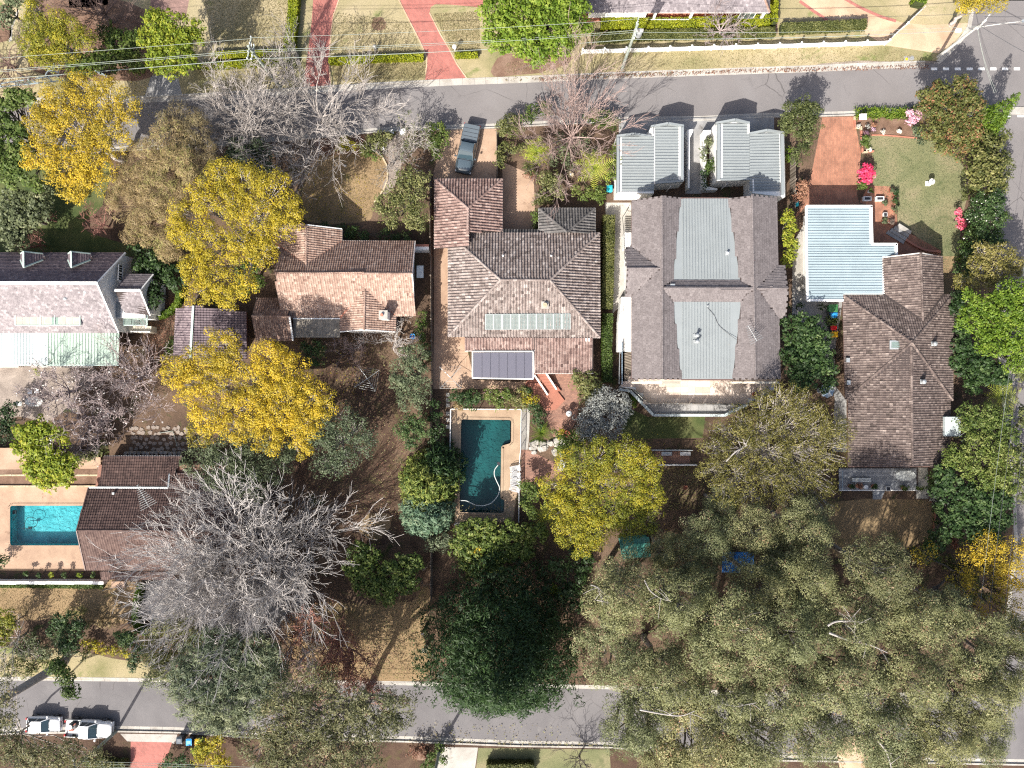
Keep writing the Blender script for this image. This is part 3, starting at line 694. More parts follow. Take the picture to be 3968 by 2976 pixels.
# ================================================================== PLANT BUILDERS
def _unit(a):return a/np.maximum(np.linalg.norm(a,axis=-1,keepdims=True),1e-9)
def leaf_cloud(rg,C,R,TN,n,L,Wd,up=0.5,flat=0.85,droop=0.0,along=0.0,jit=0.13,shell=0.55):
 """n leaf faces spread through clumps C (k,3) of radius R (k,) and tone TN (k,)"""
 w=R**2;idx=rg.choice(len(C),n,p=w/w.sum())
 d=rg.normal(0,1,(n,3));d[:,2]+=0.3;d=_unit(d)
 rad=R[idx]*(shell+(1.08-shell)*np.sqrt(rg.random(n)))
 p=C[idx]+d*rad[:,None]*np.array([1,1,flat])
 nr=_unit(d*0.95+np.array([0,0,up*1.1])+rg.normal(0,0.27,(n,3)))
 t=np.cross(nr,rg.normal(0,1,(n,3)))
 if along:t=t*(1-along)+d*along;t[:,2]-=droop
 t=_unit(t-nr*(t*nr).sum(1)[:,None])
 b=np.cross(nr,t)
 sc=rg.uniform(0.65,1.35,n)[:,None]
 V=np.stack([p-t*L*sc/2,p-b*Wd*sc/2,p+t*L*sc/2,p+b*Wd*sc/2],1).reshape(-1,3)
 tone=np.clip(TN[idx]+rg.normal(0,jit,n),0,1)
 return V,tone
def tubes_np(P0,P1,R0,R1,n=4):
 P0,P1=np.asarray(P0,float),np.asarray(P1,float);R0,R1=np.asarray(R0,float),np.asarray(R1,float)
 d=_unit(P1-P0)
 ref=np.where(np.abs(d[:,2:3])>0.9,np.array([[1.0,0,0]]),np.array([[0,0,1.0]]))
 a=_unit(np.cross(d,ref));b=np.cross(a,d)
 an=2*np.pi*np.arange(n)/n
 ring=a[:,None]*np.cos(an)[None,:,None]+b[:,None]*np.sin(an)[None,:,None]
 V=np.stack([P0[:,None]+ring*R0[:,None,None],P1[:,None]+ring*R1[:,None,None]],1).reshape(-1,3)
 k=np.arange(n);f=np.stack([k,(k+1)%n,n+(k+1)%n,n+k],1)
 F=(np.arange(len(P0))*2*n)[:,None,None]+f[None]
 return V,F.reshape(-1,4)
def clumps_from_lobes(rg,lobes,size,flat,dens=1.0,lowcut=-0.35):
 C,R,TN=[],[],[]
 for(c,r,tn)in lobes:
  k=max(5,int(dens*3.4*(r/size)**2))
  d=rg.normal(0,1,(k,3));d[:,2]=np.where(d[:,2]<lowcut,-d[:,2],d[:,2]);d=_unit(d)
  rad=r*rg.uniform(0.55,1.02,k)
  C.append(c+d*rad[:,None]*np.array([1,1,flat]))
  R.append(size*rg.uniform(0.6,1.3,k));TN.append(tn+rg.normal(0,0.16,k))
 return np.concatenate(C),np.concatenate(R),np.concatenate(TN)
def curve_segs(p0,p1,r0,r1,rg,m=5,bend=0.12):
 p0,p1=np.asarray(p0,float),np.asarray(p1,float);L=np.linalg.norm(p1-p0)
 off=rg.normal(0,bend*L,3);off[2]*=0.4
 ts=np.linspace(0,1,m+1)[:,None]
 P=p0+(p1-p0)*ts+off*(4*ts*(1-ts))*0.5+rg.normal(0,0.02*L,(m+1,3))*(ts*(1-ts)*4)
 rr=np.linspace(r0,r1,m+1)
 return P[:-1],P[1:],rr[:-1],rr[1:]
def wood(base,lobes,C,h,rg,tr,twigs=1.0,lean=None):
 """trunk, limbs to every lobe, twigs to the clumps"""
 S=[]
 base=np.asarray(base,float)
 cen=np.mean([l[0]for l in lobes],axis=0)
 fork=base+np.array([(cen[0]-base[0])*0.35,(cen[1]-base[1])*0.35,max(0.5,(min(l[0][2]for l in lobes))*0.45)])
 S.append(curve_segs(base-np.array([0,0,.2]),fork,tr*1.25,tr*0.85,rg,5,0.05))
 limb=[]
 for(c,r,tn)in lobes:
  q=c-np.array([0,0,r*0.25])
  S.append(curve_segs(fork,q,tr*0.6,tr*0.22,rg,6,0.14));limb.append(q)
 limb=np.array(limb)
 if len(C)and twigs>0:
  pick=rg.random(len(C))<min(1,twigs)
  for c in C[pick]:
   j=np.argmin(((limb-c)**2).sum(1));o=limb[j]
   st=o+(fork-o)*rg.uniform(0,0.5)
   S.append(curve_segs(st,c,max(0.03,tr*0.16),0.018,rg,3,0.12))
 return[np.concatenate([s[i]for s in S])for i in range(4)]
NPL=[0]
def tree(name,label,lobes,h,leaf,base=None,cat='tree',group=None,size=0.55,flat=0.75,dens=110,L=0.28,Wd=0.17,bark='bark_dark',tr=None,twigs=0.5,up=0.5,tone=0.5,cdens=1.0,along=0.0,droop=0.0,seed=None,lobe_flat=0.8,extra=None,jit=0.13):
 """lobes: (u, v, radius) in picture units of the photograph at crown height h; every lobe may carry its own height and tone"""
 NPL[0]+=1
 rg=np.random.default_rng(seed if seed is not None else NPL[0]*7+1)
 Ls=[]
 for l in lobes:
  hh=l[3]if len(l)>3 and l[3]else h;tn=l[4]if len(l)>4 else tone+rg.normal(0,0.06)
  c=np.array(D(l[0],l[1],hh));r=l[2]/20.0*(1-hh/HC)
  Ls.append((c,r,tn))
 cen=np.mean([l[0]for l in Ls],axis=0)
 b=np.array(D(*base))if base else np.array([cen[0],cen[1],0])
 C,R,TN=clumps_from_lobes(rg,Ls,size,flat*lobe_flat,cdens)
 ok=C[:,2]>0.15;C,R,TN=C[ok],R[ok],TN[ok]
 area=sum(math.pi*l[1]**2 for l in Ls)
 V,tn=leaf_cloud(rg,C,R,TN,int(area*dens),L,Wd,up=up,along=along,droop=droop,jit=jit)
 V[:,2]=np.maximum(V[:,2],0.03)
 t=thing(name,label,cat,tuple(b),group)
 me=np_mesh('crown',V-b,np.arange(len(V)).reshape(-1,4),LF[leaf],tn)
 obj('crown',me,t)
 tr=tr or 0.06+0.028*max(h,1)
 P0,P1,R0,R1=wood(b,Ls,C,h,rg,tr,twigs)
 TV,TF=tubes_np(P0-b,P1-b,R0,R1,5)
 obj('trunk',np_mesh('trunk',TV,TF,M[bark],None,True),t)
 if extra:
  lf,frac,ll,ww=extra
  V,tn=leaf_cloud(rg,C,R*1.05,np.full(len(C),.5),int(area*frac),ll,ww,up=1.0,jit=.3)
  obj('blossom',np_mesh('blossom',V-b,np.arange(len(V)).reshape(-1,4),LF[lf],tn),t)
 return t
def shrub(name,label,lobes,h,leaf,cat='shrub',**k):
 k.setdefault('size',0.32);k.setdefault('L',0.2);k.setdefault('Wd',0.12);k.setdefault('dens',170);k.setdefault('twigs',0.25);k.setdefault('tr',0.05)
 return tree(name,label,lobes,h,leaf,cat=cat,**k)
def ring_lobes(u,v,r,k,rng_seed,core=0.62,sub=0.45,h=0):
 rn=random.Random(rng_seed);out=[(u,v,r*0.55,h+r/20*0.25 if h else 0)]
 for i in range(k):
  a=2*math.pi*(i+rn.uniform(-.25,.25))/k;d=r*core*rn.uniform(0.8,1.08)
  out.append((u+d*math.cos(a),v+d*math.sin(a),r*sub*rn.uniform(.8,1.15))+((h-r/20*rn.uniform(0,.3),)if h else()))
 return out
def bare_tree(name,label,base,h,R,bark,limbs=7,levels=4,seed=1,cat='tree',group=None,tr=0.22,spread=(25,62),toward=None,wig=0.2,kids_=3,min_r=0.02,blossom=0,leaf=None,aspect=(1,1),fork=0.3,up=0.05,shrink=(.55,.85),ang_=(18,50)):
 rg=np.random.default_rng(seed)
 b=np.array(D(*base));S=[]
 fk=np.array([0,0,h*fork])+(np.array([0.,0,0])if toward is None else np.array([toward[0],toward[1],0]))
 S.append(curve_segs(np.array([0,0,-0.2]),fk,tr*1.2,tr,rg,4,0.04))
 az=(np.arange(limbs)+rg.uniform(-.3,.3,limbs))*2*np.pi/limbs
 el=np.radians(rg.uniform(*spread,limbs))
 dr=np.stack([np.cos(az)*np.cos(el)*aspect[0],np.sin(az)*np.cos(el)*aspect[1],np.sin(el)],1)
 pos=np.repeat(fk[None],limbs,0);ln=np.linalg.norm(dr,axis=1)*R*rg.uniform(.5,.72,limbs);dr=_unit(dr);rad=np.full(limbs,tr*0.62)
 tips=[]
 for lev in range(levels+1):
  m=4;p=pos.copy();d=dr.copy();pts=[p.copy()];rs=[rad]
  for s in range(m):
   d=_unit(d+rg.normal(0,wig,d.shape)+np.array([0,0,up]))
   q=p+d*(ln/m)[:,None]
   r2=np.maximum(rad*(1-0.55*(s+1)/m),min_r*0.7)
   S.append((p,q,rs[-1],r2));rs.append(r2);p=q;pts.append(q.copy())
   dirs=d
   if s>=1:
    tips.append(q)
  if lev==levels:break
  nxt=[]
  for s in(1,2,3,4):
   pr=1.0 if s==4 else min(1,(kids_-1)/3.0)
   for rep in range(2 if s==4 else 1):
    ok=rg.random(len(pos))<(pr if rep==0 else 0.55)
    ang=np.radians(rg.uniform(*ang_,ok.sum()))
    perp=rg.normal(0,1,(ok.sum(),3));dd=dirs[ok]
    perp=_unit(perp-dd*(perp*dd).sum(1)[:,None])
    nd=dd*np.cos(ang)[:,None]+perp*np.sin(ang)[:,None]
    nd[:,2]=np.where(nd[:,2]<-0.2,-nd[:,2]*.3,nd[:,2])
    nxt.append((pts[s][ok],_unit(nd),ln[ok]*rg.uniform(*shrink,ok.sum())*(1-0.08*(4-s)),np.maximum(rs[s][ok]*0.8,min_r)))
  pos,dr,ln,rad=[np.concatenate([x[i]for x in nxt])for i in range(4)]
  if len(pos)>13000:
   k=rg.choice(len(pos),13000,replace=False);pos,dr,ln,rad=pos[k],dr[k],ln[k],rad[k]
 P0,P1,R0,R1=[np.concatenate([s[i]for s in S])for i in range(4)]
 thick=R0>0.05
 t=thing(name,label,cat,tuple(b),group)
 V,F=tubes_np(P0[thick],P1[thick],R0[thick],R1[thick],6)
 obj('trunk',np_mesh('trunk',V,F,M[bark],None,True),t)
 V,F=tubes_np(P0[~thick],P1[~thick],R0[~thick],R1[~thick],3)
 obj('twigs',np_mesh('twigs',V,F,M[bark],None,True),t)['kind']='stuff'
 tips=np.concatenate(tips)
 if blossom:
  q=tips[rg.random(len(tips))<blossom]
  V,tn=leaf_cloud(rg,q,np.full(len(q),0.1),np.full(len(q),.6),len(q),0.15,0.13)
  obj('blossom',np_mesh('blossom',V,np.arange(len(V)).reshape(-1,4),LF['blossom'],tn),t)
 if leaf:
  lf,fr,ll,ww=leaf
  q=tips[rg.random(len(tips))<fr]
  V,tn=leaf_cloud(rg,q,np.full(len(q),0.2),np.full(len(q),.5),len(q),ll,ww,jit=.25)
  obj('foliage',np_mesh('foliage',V,np.arange(len(V)).reshape(-1,4),LF[lf],tn),t)
 return t
def conifer(name,label,base,h,R,leaf,seed=1,cat='tree',group=None,dens=200,L=0.34,Wd=0.14,power=0.75,low=0.06,tone=0.5,layers=None,cl=0.5,lean=(0,0),lob=.05):
 """tapering evergreen: tiers of clumps round a straight trunk"""
 rg=np.random.default_rng(seed);b=np.array(D(*base))
 C,Rr,TN=[],[],[]
 nl=layers or int(h/0.55)
 for i in range(nl):
  f=i/max(1,nl-1);zz=h*(low+(1-low)*f)
  r0=R*(1-f)**power*rg.uniform(.9,1.06)+0.08;r=r0
  k=max(3,int(2*math.pi*r/(cl*1.0)))
  for j in range(k):
   a=2*math.pi*(j+rg.uniform(-.4,.4))/k;r=r0*(1+lob*(math.sin(3*a+seed)+.7*math.sin(7*a+i*.5)))
   for rr_ in((1.0,0.6)if r>1.2 else(0.85,)):
    q=r*rr_*rg.uniform(.86,1.07)
    C.append((q*math.cos(a)+lean[0]*f,q*math.sin(a)+lean[1]*f,zz+rg.normal(0,.14)));Rr.append(cl*rg.uniform(.6,1.1));TN.append(tone+rg.normal(0,.15))
 C,Rr,TN=np.array(C),np.array(Rr),np.array(TN)
 C[:,2]=np.maximum(C[:,2],0.25)
 V,tn=leaf_cloud(rg,C,Rr,TN,int(math.pi*R*math.hypot(R,h)*dens*0.55),L,Wd,up=0.35,along=0.6,droop=0.1)
 V[:,2]=np.maximum(V[:,2],0.03)
 t=thing(name,label,cat,tuple(b),group)
 obj('crown',np_mesh('crown',V,np.arange(len(V)).reshape(-1,4),LF[leaf],tn),t)
 k=MB();k.tube([(0,0,-.1),(lean[0]*.5,lean[1]*.5,h*.5),(lean[0]*.95,lean[1]*.95,h*.95)],0.05+h*0.018,7,0.03)
 obj('trunk',k.mesh('trunk',M['bark_dark']),t)
 return t
def frond_mesh(name,L,Wd,mat,n=11,arch=0.35,rg=None,gap=0.55):
 """arching frond with separate leaflets on both sides of the midrib, along +X"""
 m=MB();zc=lambda t:arch*L*(1.6*t-2.2*t*t)
 for i in range(n):
  t=0.1+0.88*i/(n-1);w=Wd*math.sin(math.pi*min(1,0.18+0.82*t))**0.7*(1.0 if t<.8 else(1-(t-.8)*3.2))
  w=max(w,0.05);dx=L*0.88/(n-1)*gap
  for s in(-1,1):
   x,z_=t*L,zc(t)
   m.add([(x,0,z_),(x+w*.22,s*w*.5,z_-.02),(x+w*.42+dx*.4,s*w,z_-w*.22),(x+dx,s*w*.12,z_+.01)],[(0,1,2,3)if s<0 else(3,2,1,0)],tone=0.35+0.5*random.random())
 m.tube([(L*t/5,0,zc(t/5)+.01)for t in range(6)],0.022,4,0.008,tone=0.1)
 return m.mesh(name,mat)
def frond_plant(name,label,base,h,L,Wd,n,leaf,cat='fern',group=None,seed=1,arch=0.35,nl=12,tr=0.12,tilt=(-10,25),gap=0.55):
 rn=random.Random(seed);b=D(*base)
 t=thing(name,label,cat,tuple(b),group)
 fm=[frond_mesh('frond',L*s,Wd*s,LF[leaf],nl,arch,gap=gap)for s in(0.8,1.0)]
 for i in range(n):
  f=bpy.data.objects.new('frond',fm[i%2]);COL.objects.link(f);f.parent=t
  f.location=(0,0,h);a=2*math.pi*(i+rn.uniform(-.25,.25))/n
  f.rotation_euler=(rn.uniform(-.2,.2),-math.radians(rn.uniform(*tilt)),a)
 k=MB();k.tube([(0,0,-.1),(0.03,0.02,h*.5),(0,0,h)],tr,7,tr*.8)
 obj('trunk',k.mesh('trunk',M['bark_dark']),t)
 return t
def hedge(label,pts,w,h,leaf='hedge',dens=240,seed=1,L=0.17,Wd=0.11,group='clipped hedges',bulge=0.0):
 """clipped hedge along a line: a dark woody core under a skin of leaves"""
 rg=np.random.default_rng(seed)
 P=resample([lift(p,0)for p in pts],0.3)+[lift(pts[-1],0)]
 t=thing('hedge',label,'hedge',tuple(lift(pts[0],0)),group);b=np.array(OFF[t.name])
 V_,T_=[],[];core=MB()
 for a,c in zip(P,P[1:]):
  if(c-a).length<.02:continue
  d=(c-a).normalized();nrm=Vector((d.y,-d.x,0));wv=w*rg.uniform(.94,1.06)/2;hv=h*rg.uniform(.95,1.05)
  core.hexa(*[[lift(q,zz)for q in ccw([a-nrm*wv*.8,c-nrm*wv*.8,c+nrm*wv*.8,a+nrm*wv*.8])]for zz in(0,hv*.9)])
  k=int(dens*(c-a).length*(w+2*h*.7));u=rg.random(k);side=rg.random(k)
  fw=w/(w+1.4*h);top=side<fw
  x=np.where(top,rg.uniform(-1,1,k),np.where(rg.random(k)<.5,-1,1))*wv;zz=np.where(top,hv,rg.random(k)**.8*hv)
  p=np.array(a)[None]+np.array(d)[None]*(u*(c-a).length)[:,None]+np.array(nrm)[None]*x[:,None];p[:,2]=zz
  p+=rg.normal(0,.035,p.shape)
  nr=np.where(top[:,None],np.array([[0,0,1.0]]),np.array(nrm)[None]*np.sign(x)[:,None]);nr=_unit(nr+rg.normal(0,.5,p.shape))
  tt=_unit(np.cross(nr,rg.normal(0,1,p.shape)));bb=np.cross(nr,tt)
  V_.append(np.stack([p-tt*L/2,p-bb*Wd/2,p+tt*L/2,p+bb*Wd/2],1).reshape(-1,3));T_.append(np.clip(rg.normal(.5,.17,k)+0.12*np.sin(np.array(p[:,0])*2.1+p[:,1]*1.7),0,1))
 V=np.concatenate(V_)-b;V[:,2]=np.maximum(V[:,2],.02)
 obj('foliage',np_mesh('foliage',V,np.arange(len(V)).reshape(-1,4),LF[leaf],np.concatenate(T_)),t)
 core.build('woody_core',M['hedge_core'],t)
 return t
def spiky(name,label,base,h,L,n,leaf,cat='plant',seed=1,w=0.07,group=None,z0=0.1):
 rn=random.Random(seed);b=D(*base);t=thing(name,label,cat,tuple(b),group)
 m=MB()
 for i in range(n):
  a=rn.uniform(0,2*math.pi);e=rn.uniform(0.15,1.25);l=L*rn.uniform(.7,1.1)
  d=Vector((math.cos(a)*math.cos(e),math.sin(a)*math.cos(e),math.sin(e)));s=Vector((-math.sin(a),math.cos(a),0))*w/2
  p0=Vector((0,0,z0));p1=p0+d*l*.6;p2=p0+d*l-Vector((0,0,l*.22*math.cos(e)))
  tn=rn.random()
  m.add([p0-s*.6,p0+s*.6,p1+s,p1-s],[(0,1,2,3)],tn);m.add([p1-s,p1+s,p2],[(0,1,2)],tn)
 m2=m.mesh('blades',LF[leaf]);obj('blades',m2,t)
 k=MB();k.cyl((0,0),.08,-.05,z0+.05,7);obj('stem',k.mesh('stem',M['bark_dark']),t)
 return t
 # ================================================================== BUILDING KIT
def tile_proto(kind,w,l):
 ov=0.05
 if kind=='roman':
  xs=np.array([0,.14,.32,.5,.64,1.0])*w;zs=np.array([.0,.075,.105,.075,.0,-.012])
 elif kind=='wave':
  xs=np.array([0,.25,.5,.75,1.0])*w;zs=np.array([.06,.035,.002,.035,.06])
 else:
  xs=np.array([0.004,w-0.004]);zs=np.array([.012,.012])
 k=len(xs);tilt=0.034
 lo=np.c_[xs,np.zeros(k),zs+tilt];hi=np.c_[xs,np.full(k,l+ov),zs];lip=np.c_[xs,np.full(k,.004),zs*0-.01]
 V=np.concatenate([lo,hi,lip]);F=[(i,i+1,k+i+1,k+i)for i in range(k-1)]+[(2*k+i,2*k+i+1,i+1,i)for i in range(k-1)]
 return V,np.array(F)
def in_poly(q,P):
 ins=np.zeros(len(q),bool);j=len(P)-1
 for i in range(len(P)):
  c=((P[i,1]>q[:,1])!=(P[j,1]>q[:,1]))&(q[:,0]<(P[j,0]-P[i,0])*(q[:,1]-P[i,1])/(P[j,1]-P[i,1]+1e-12)+P[i,0])
  ins^=c;j=i
 return ins
TILEMESH={}
class Roof:
 """one tiled roof: deck, tiles (300 as objects, the rest joined), ridge tiles, valleys, gutters"""
 def __init__(s,root,mat,kind='roman',w=0.3,l=0.33,seed=1,name='roof'):
  s.root,s.mat,s.kind,s.w,s.l,s.rg=root,mat,kind,w,l,np.random.default_rng(seed)
  s.deck=MB();s.O,s.A,s.B,s.N,s.Tn=[],[],[],[],[];s.name=name;s.cap=[];s.val=[];s.rn=random.Random(seed)
 def face(s,pts,adir=None,hole=None,deck=True,tonebias=0.0):  # tonebias paints light into tiles: sunward slopes lighter, slopes facing away darker
  pts=[Vector(p)for p in pts]
  n=Vector((0,0,0))
  for i in range(len(pts)):n+=(pts[i]-pts[0]).cross(pts[(i+1)%len(pts)]-pts[0])
  n.normalize()
  if n.z<0:n=-n
  if deck:
   th=n*0.05
   q=pts if(pts[1]-pts[0]).cross(pts[2]-pts[0]).dot(n)>0 else pts[::-1]
   s.deck.hexa([p-th for p in q],[p-n*.004 for p in q])
  a=Vector(adir)if adir is not None else pts[1]-pts[0]
  a=(a-n*a.dot(n)).normalized();b=n.cross(a)
  if b.z<0:a=-a;b=-b
  o=pts[0]
  P=np.array([((p-o).dot(a),(p-o).dot(b))for p in pts]);lo,hi=P.min(0),P.max(0)
  ii=np.arange(int((hi[0]-lo[0])/s.w)+2);jj=np.arange(int((hi[1]-lo[1])/s.l)+2)
  X,Y=np.meshgrid(lo[0]+ii*s.w,lo[1]-0.03+jj*s.l,indexing='ij')
  if s.kind=='flat':X=X+(np.arange(len(jj))%2)[None]*s.w*.5
  X,Y=X.ravel(),Y.ravel()
  ok=in_poly(np.c_[X+s.w/2,Y+s.l/2],P)
  if hole is not None:
   Hp=np.array([((Vector(p)-o).dot(a),(Vector(p)-o).dot(b))for p in hole])
   ok&=~in_poly(np.c_[X+s.w/2,Y+s.l/2],Hp)
  X,Y=X[ok],Y[ok];k=len(X)
  an,bn,nn,on=[np.array(v)for v in(a,b,n,o)]
  s.O.append(on+X[:,None]*an+Y[:,None]*bn+nn*s.rg.uniform(0,.012,k)[:,None])
  for L_,v in((s.A,an),(s.B,bn),(s.N,nn)):L_.append(np.repeat(v[None],k,0))
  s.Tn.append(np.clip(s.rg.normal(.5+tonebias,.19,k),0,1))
 def caps(s,p,q,r=0.13):s.cap.append((Vector(p),Vector(q),r))
 def valley(s,p,q):s.val.append((Vector(p),Vector(q)))
 def finish(s,n_ind=300,deck_mat='deck_dark',cap_mat=None,vmat='deck_dark'):
  root=s.root;off=OFF[root.name]
  roof=s.deck.build(s.name,M[deck_mat],root)
  if s.O:
   O,A,B,N,Tn=[np.concatenate(x)for x in(s.O,s.A,s.B,s.N,s.Tn)]
   o=np.argsort(O[:,0]**2+O[:,1]**2);O,A,B,N,Tn=O[o],A[o],B[o],N[o],Tn[o]
   V,F=tile_proto(s.kind,s.w,s.l)
   n_ind=min(n_ind,len(O))
   key=(s.mat,s.kind,s.w,s.l)
   if key not in TILEMESH:
    TILEMESH[key]=[np_mesh('roof_tile',V,F,M[s.mat],np.full(len(F),(i+.5)/8))for i in range(8)]
   for i in range(n_ind):
    t=bpy.data.objects.new('roof_tile',TILEMESH[key][min(7,int(Tn[i]*8))]);COL.objects.link(t);t.parent=roof
    p=O[i]-np.array(off)
    t.matrix_basis=Matrix(((A[i][0],B[i][0],N[i][0],p[0]),(A[i][1],B[i][1],N[i][1],p[1]),(A[i][2],B[i][2],N[i][2],p[2]),(0,0,0,1)))
   O,A,B,N,Tn=O[n_ind:],A[n_ind:],B[n_ind:],N[n_ind:],Tn[n_ind:]
   if len(O):
    VV=(O[:,None]+V[None,:,0:1]*A[:,None]+V[None,:,1:2]*B[:,None]+V[None,:,2:3]*N[:,None]).reshape(-1,3)-np.array(off)
    FF=(F[None]+(np.arange(len(O))*len(V))[:,None,None]).reshape(-1,4)
    f=obj('tile_field',np_mesh('tile_field',VV,FF,M[s.mat],np.repeat(Tn,len(F))),roof);f['kind']='stuff'
  cm=M[cap_mat or s.mat]
  prof=[(math.cos(t),math.sin(t))for t in np.linspace(0.15,math.pi-.15,6)]
  cmesh={}
  for(p,q,r)in s.cap:
   L=(q-p).length;k=max(1,round(L/0.42));st=L/k;d=(q-p).normalized()
   side=d.cross(Vector((0,0,1))).normalized();u=side.cross(d)
   kk=(round(st,3),r)
   if kk not in cmesh:
    cmesh[kk]=[]
    for ti in range(4):
     rr=[[(x,c*r*g,sn*r*g+.01)for c,sn in prof]for x,g in((0,1.12),(st*1.06,0.98))]
     mb=MB();mb.loft(rr,tone=.3+.17*ti,closed=False);mb.add([x for x in rr[0]],[tuple(range(6))],tone=.1)
     cmesh[kk].append(mb.mesh('ridge_tile',cm))
   for i in range(k):
    t=bpy.data.objects.new('ridge_tile',s.rn.choice(cmesh[kk]));COL.objects.link(t);t.parent=roof
    c=p+d*(st*i)-off
    t.matrix_basis=Matrix(((d.x,side.x,u.x,c.x),(d.y,side.y,u.y,c.y),(d.z,side.z,u.z,c.z),(0,0,0,1)))
  for(p,q)in s.val:
   MB().beam(p+Vector((0,0,.085)),q+Vector((0,0,.085)),0.22,0.02).build('valley_flashing',M[vmat],roof)
  return roof
def gutter(root,p,q,mat='gutter',w=0.12):
 p,q=Vector(p),Vector(q)
 o=MB().beam(p-Vector((0,0,.05)),q-Vector((0,0,.05)),w,0.11).build('gutter',M[mat],root)
 return o
def walls(root,pts,z0,z1,mat='white_wall',name='wall'):
 return MB().prism(pts,z0,z1).build(name,M[mat],root)
def gable(root,a,b,ridge,z0,mat='white_wall',th=0.2,name='gable_wall'):
 """upright end wall from a to b (eave points) up to the ridge point"""
 a,b,r=Vector(a),Vector(b),Vector(ridge)
 d=(b-a);n=Vector((d.y,-d.x,0)).normalized()*th/2
 ring=[lift(a,z0),lift(b,z0),b-Vector((0,0,.06)),r-Vector((0,0,.06)),a-Vector((0,0,.06))]
 return MB().hexa([p-n for p in ring],[p+n for p in ring]).build(name,M[mat],root)
def window(root,c,nrm,w,h,frame='white_paint',glass='window',bars=1):
 c,n=Vector(c),Vector(nrm).normalized();s=Vector((-n.y,n.x,0));u=Vector((0,0,1))
 def bar(m,p,q,t):m.beam(p,q,t,t)
 m=MB();t=0.07;o=c+n*0.03
 for sg in(-1,1):
  bar(m,o+s*sg*w/2-u*h/2,o+s*sg*w/2+u*h/2,t)
  bar(m,o-s*(w/2-t/2)+u*sg*(h/2-t/2),o+s*(w/2-t/2)+u*sg*(h/2-t/2),t)
 f=m.build('window',M[frame],root)
 for k in range(bars):
  x=-w/2+w*(k+1)/(bars+1)
  MB().beam(o+s*x-u*(h/2-t),o+s*x+u*(h/2-t),0.04,0.05).build('glazing_bar',M[frame],f)
 q=[o+n*.005+s*a*(w/2-t/2)+u*b*(h/2-t/2)for a,b in((-1,-1),(1,-1),(1,1),(-1,1))]
 MB().hexa([p-n*.02 for p in q],q).build('pane',M[glass],f)
 return f
def ribbed(root,a0,a1,b0,b1,mat,pitch=0.3,rib=(0.05,0.035),name='roof_panel',tonejit=0.0):
 """sheet roof: pans running from line a (a0-a1) to line b (b0-b1), a raised rib on each pan's edge; every pan is one part"""
 a0,a1,b0,b1=[Vector(p)for p in(a0,a1,b0,b1)]
 k=max(1,round(max((a1-a0).length,(b1-b0).length)/pitch))
 n=(a1-a0).cross(b0-a0).normalized()
 if n.z<0:n=-n
 out=[]
 for i in range(k):
  t0,t1=i/k,(i+1)/k
  p,q,r,s=a0.lerp(a1,t0),a0.lerp(a1,t1),b0.lerp(b1,t1),b0.lerp(b1,t0)
  m=MB();ring=[p,q,r,s]if(q-p).cross(r-p).dot(n)>0 else[s,r,q,p]
  m.hexa([x-n*.03 for x in ring],ring)
  e=(q-p).normalized()
  w,h=rib
  m.hexa([p+e*.002-n*.002,p+e*w-n*.002,s+e*w-n*.002,s+e*.002-n*.002][::1 if(e.cross(s-p)).dot(n)>0 else-1],[p+e*w*.25+n*h,p+e*w*.75+n*h,s+e*w*.75+n*h,s+e*w*.25+n*h][::1 if(e.cross(s-p)).dot(n)>0 else-1])
  out.append(m.build(name,M[mat],root))
 return out
def vent_pipe(root,p,h=0.45,r=0.06,mat='plastic_white',name='vent_pipe',cowl=True):
 m=MB();m.cyl(p,r,p[2]-.1,p[2]+h,10)
 o=m.build(name,M[mat],root)
 MB().box((p[0],p[1],p[2]+.03),(r*5,r*6,.05)).build('flashing',M['galv'],o)
 if cowl:MB().cyl(p,r*1.8,p[2]+h,p[2]+h+.1,10,r*.6).build('cowl',M[mat],o)
 return o
def antenna(label,base,mast,boom_dir,n=8,L=1.6,el=(1.3,0.6),tilt=0.0,group='television antennas'):
 """roof aerial: mast, boom, elements across the boom"""
 b=Vector(base);t=thing('television_antenna',label,'antenna',tuple(b),group)
 top=b+Vector((0,0,mast))
 MB().tube([b-Vector((0,0,.3)),top+Vector((0,0,.1))],0.028,6).build('mast',M['galv'],t)
 d=Vector((math.cos(boom_dir),math.sin(boom_dir),0));s=Vector((-d.y,d.x,0))
 MB().tube([top-d*L*.35,top+d*L*.65],0.024,5).build('boom',M['galv'],t)
 for i in range(n):
  f=i/(n-1);p=top+d*L*(f-.35);w=(el[0]+(el[1]-el[0])*f)/2
  MB().tube([p-s*w,p+s*w],0.02,4).build('element',M['galv'],t)
 return t
 # ================================================================== HOUSES
M['roof_light']=plain_mat('roof_light',(0.27,0.25,0.21),0.5,0.2,2)
UP=Vector((0,0,1))
# ---------------- house with the solar panels (middle of the street)
e,r=2.9,5.35
TL,TR,BR,BL=T11(1632,362,e),T12(713,362,e),T12(718,1256,e),T11(1632,1246,e)
RL,RR=T11(2078,762,r),T12(290,764,r)
hc=thing('hip_roof_house','house with brown hip tile roof carrying a row of solar panels','house',tuple(lift((TL+BR)/2,0)))
R2=Roof(hc,'tile_h2','roman',0.30,0.335,2)
R2.face([TR,TL,RL,RR]);R2.face([BR,TR,RR]);R2.face([BL,BR,RR,RL]);R2.face([TL,BL,RL])
for p,q in((TL,RL),(TR,RR),(BL,RL),(BR,RR),(RL,RR)):R2.caps(p,q)
R2.finish(300)
for p,q in((TL,TR),(TR,BR),(BR,BL),(BL,TL)):gutter(hc,p,q)
def inset(pts,d):
 c=sum((Vector(p)for p in pts),Vector())/len(pts)
 return[p+(c-p).normalized()*d for p in pts]
walls(hc,inset([lift(p,0)for p in(TL,TR,BR,BL)],0.75),-0.02,e+.1,'brick_wall')
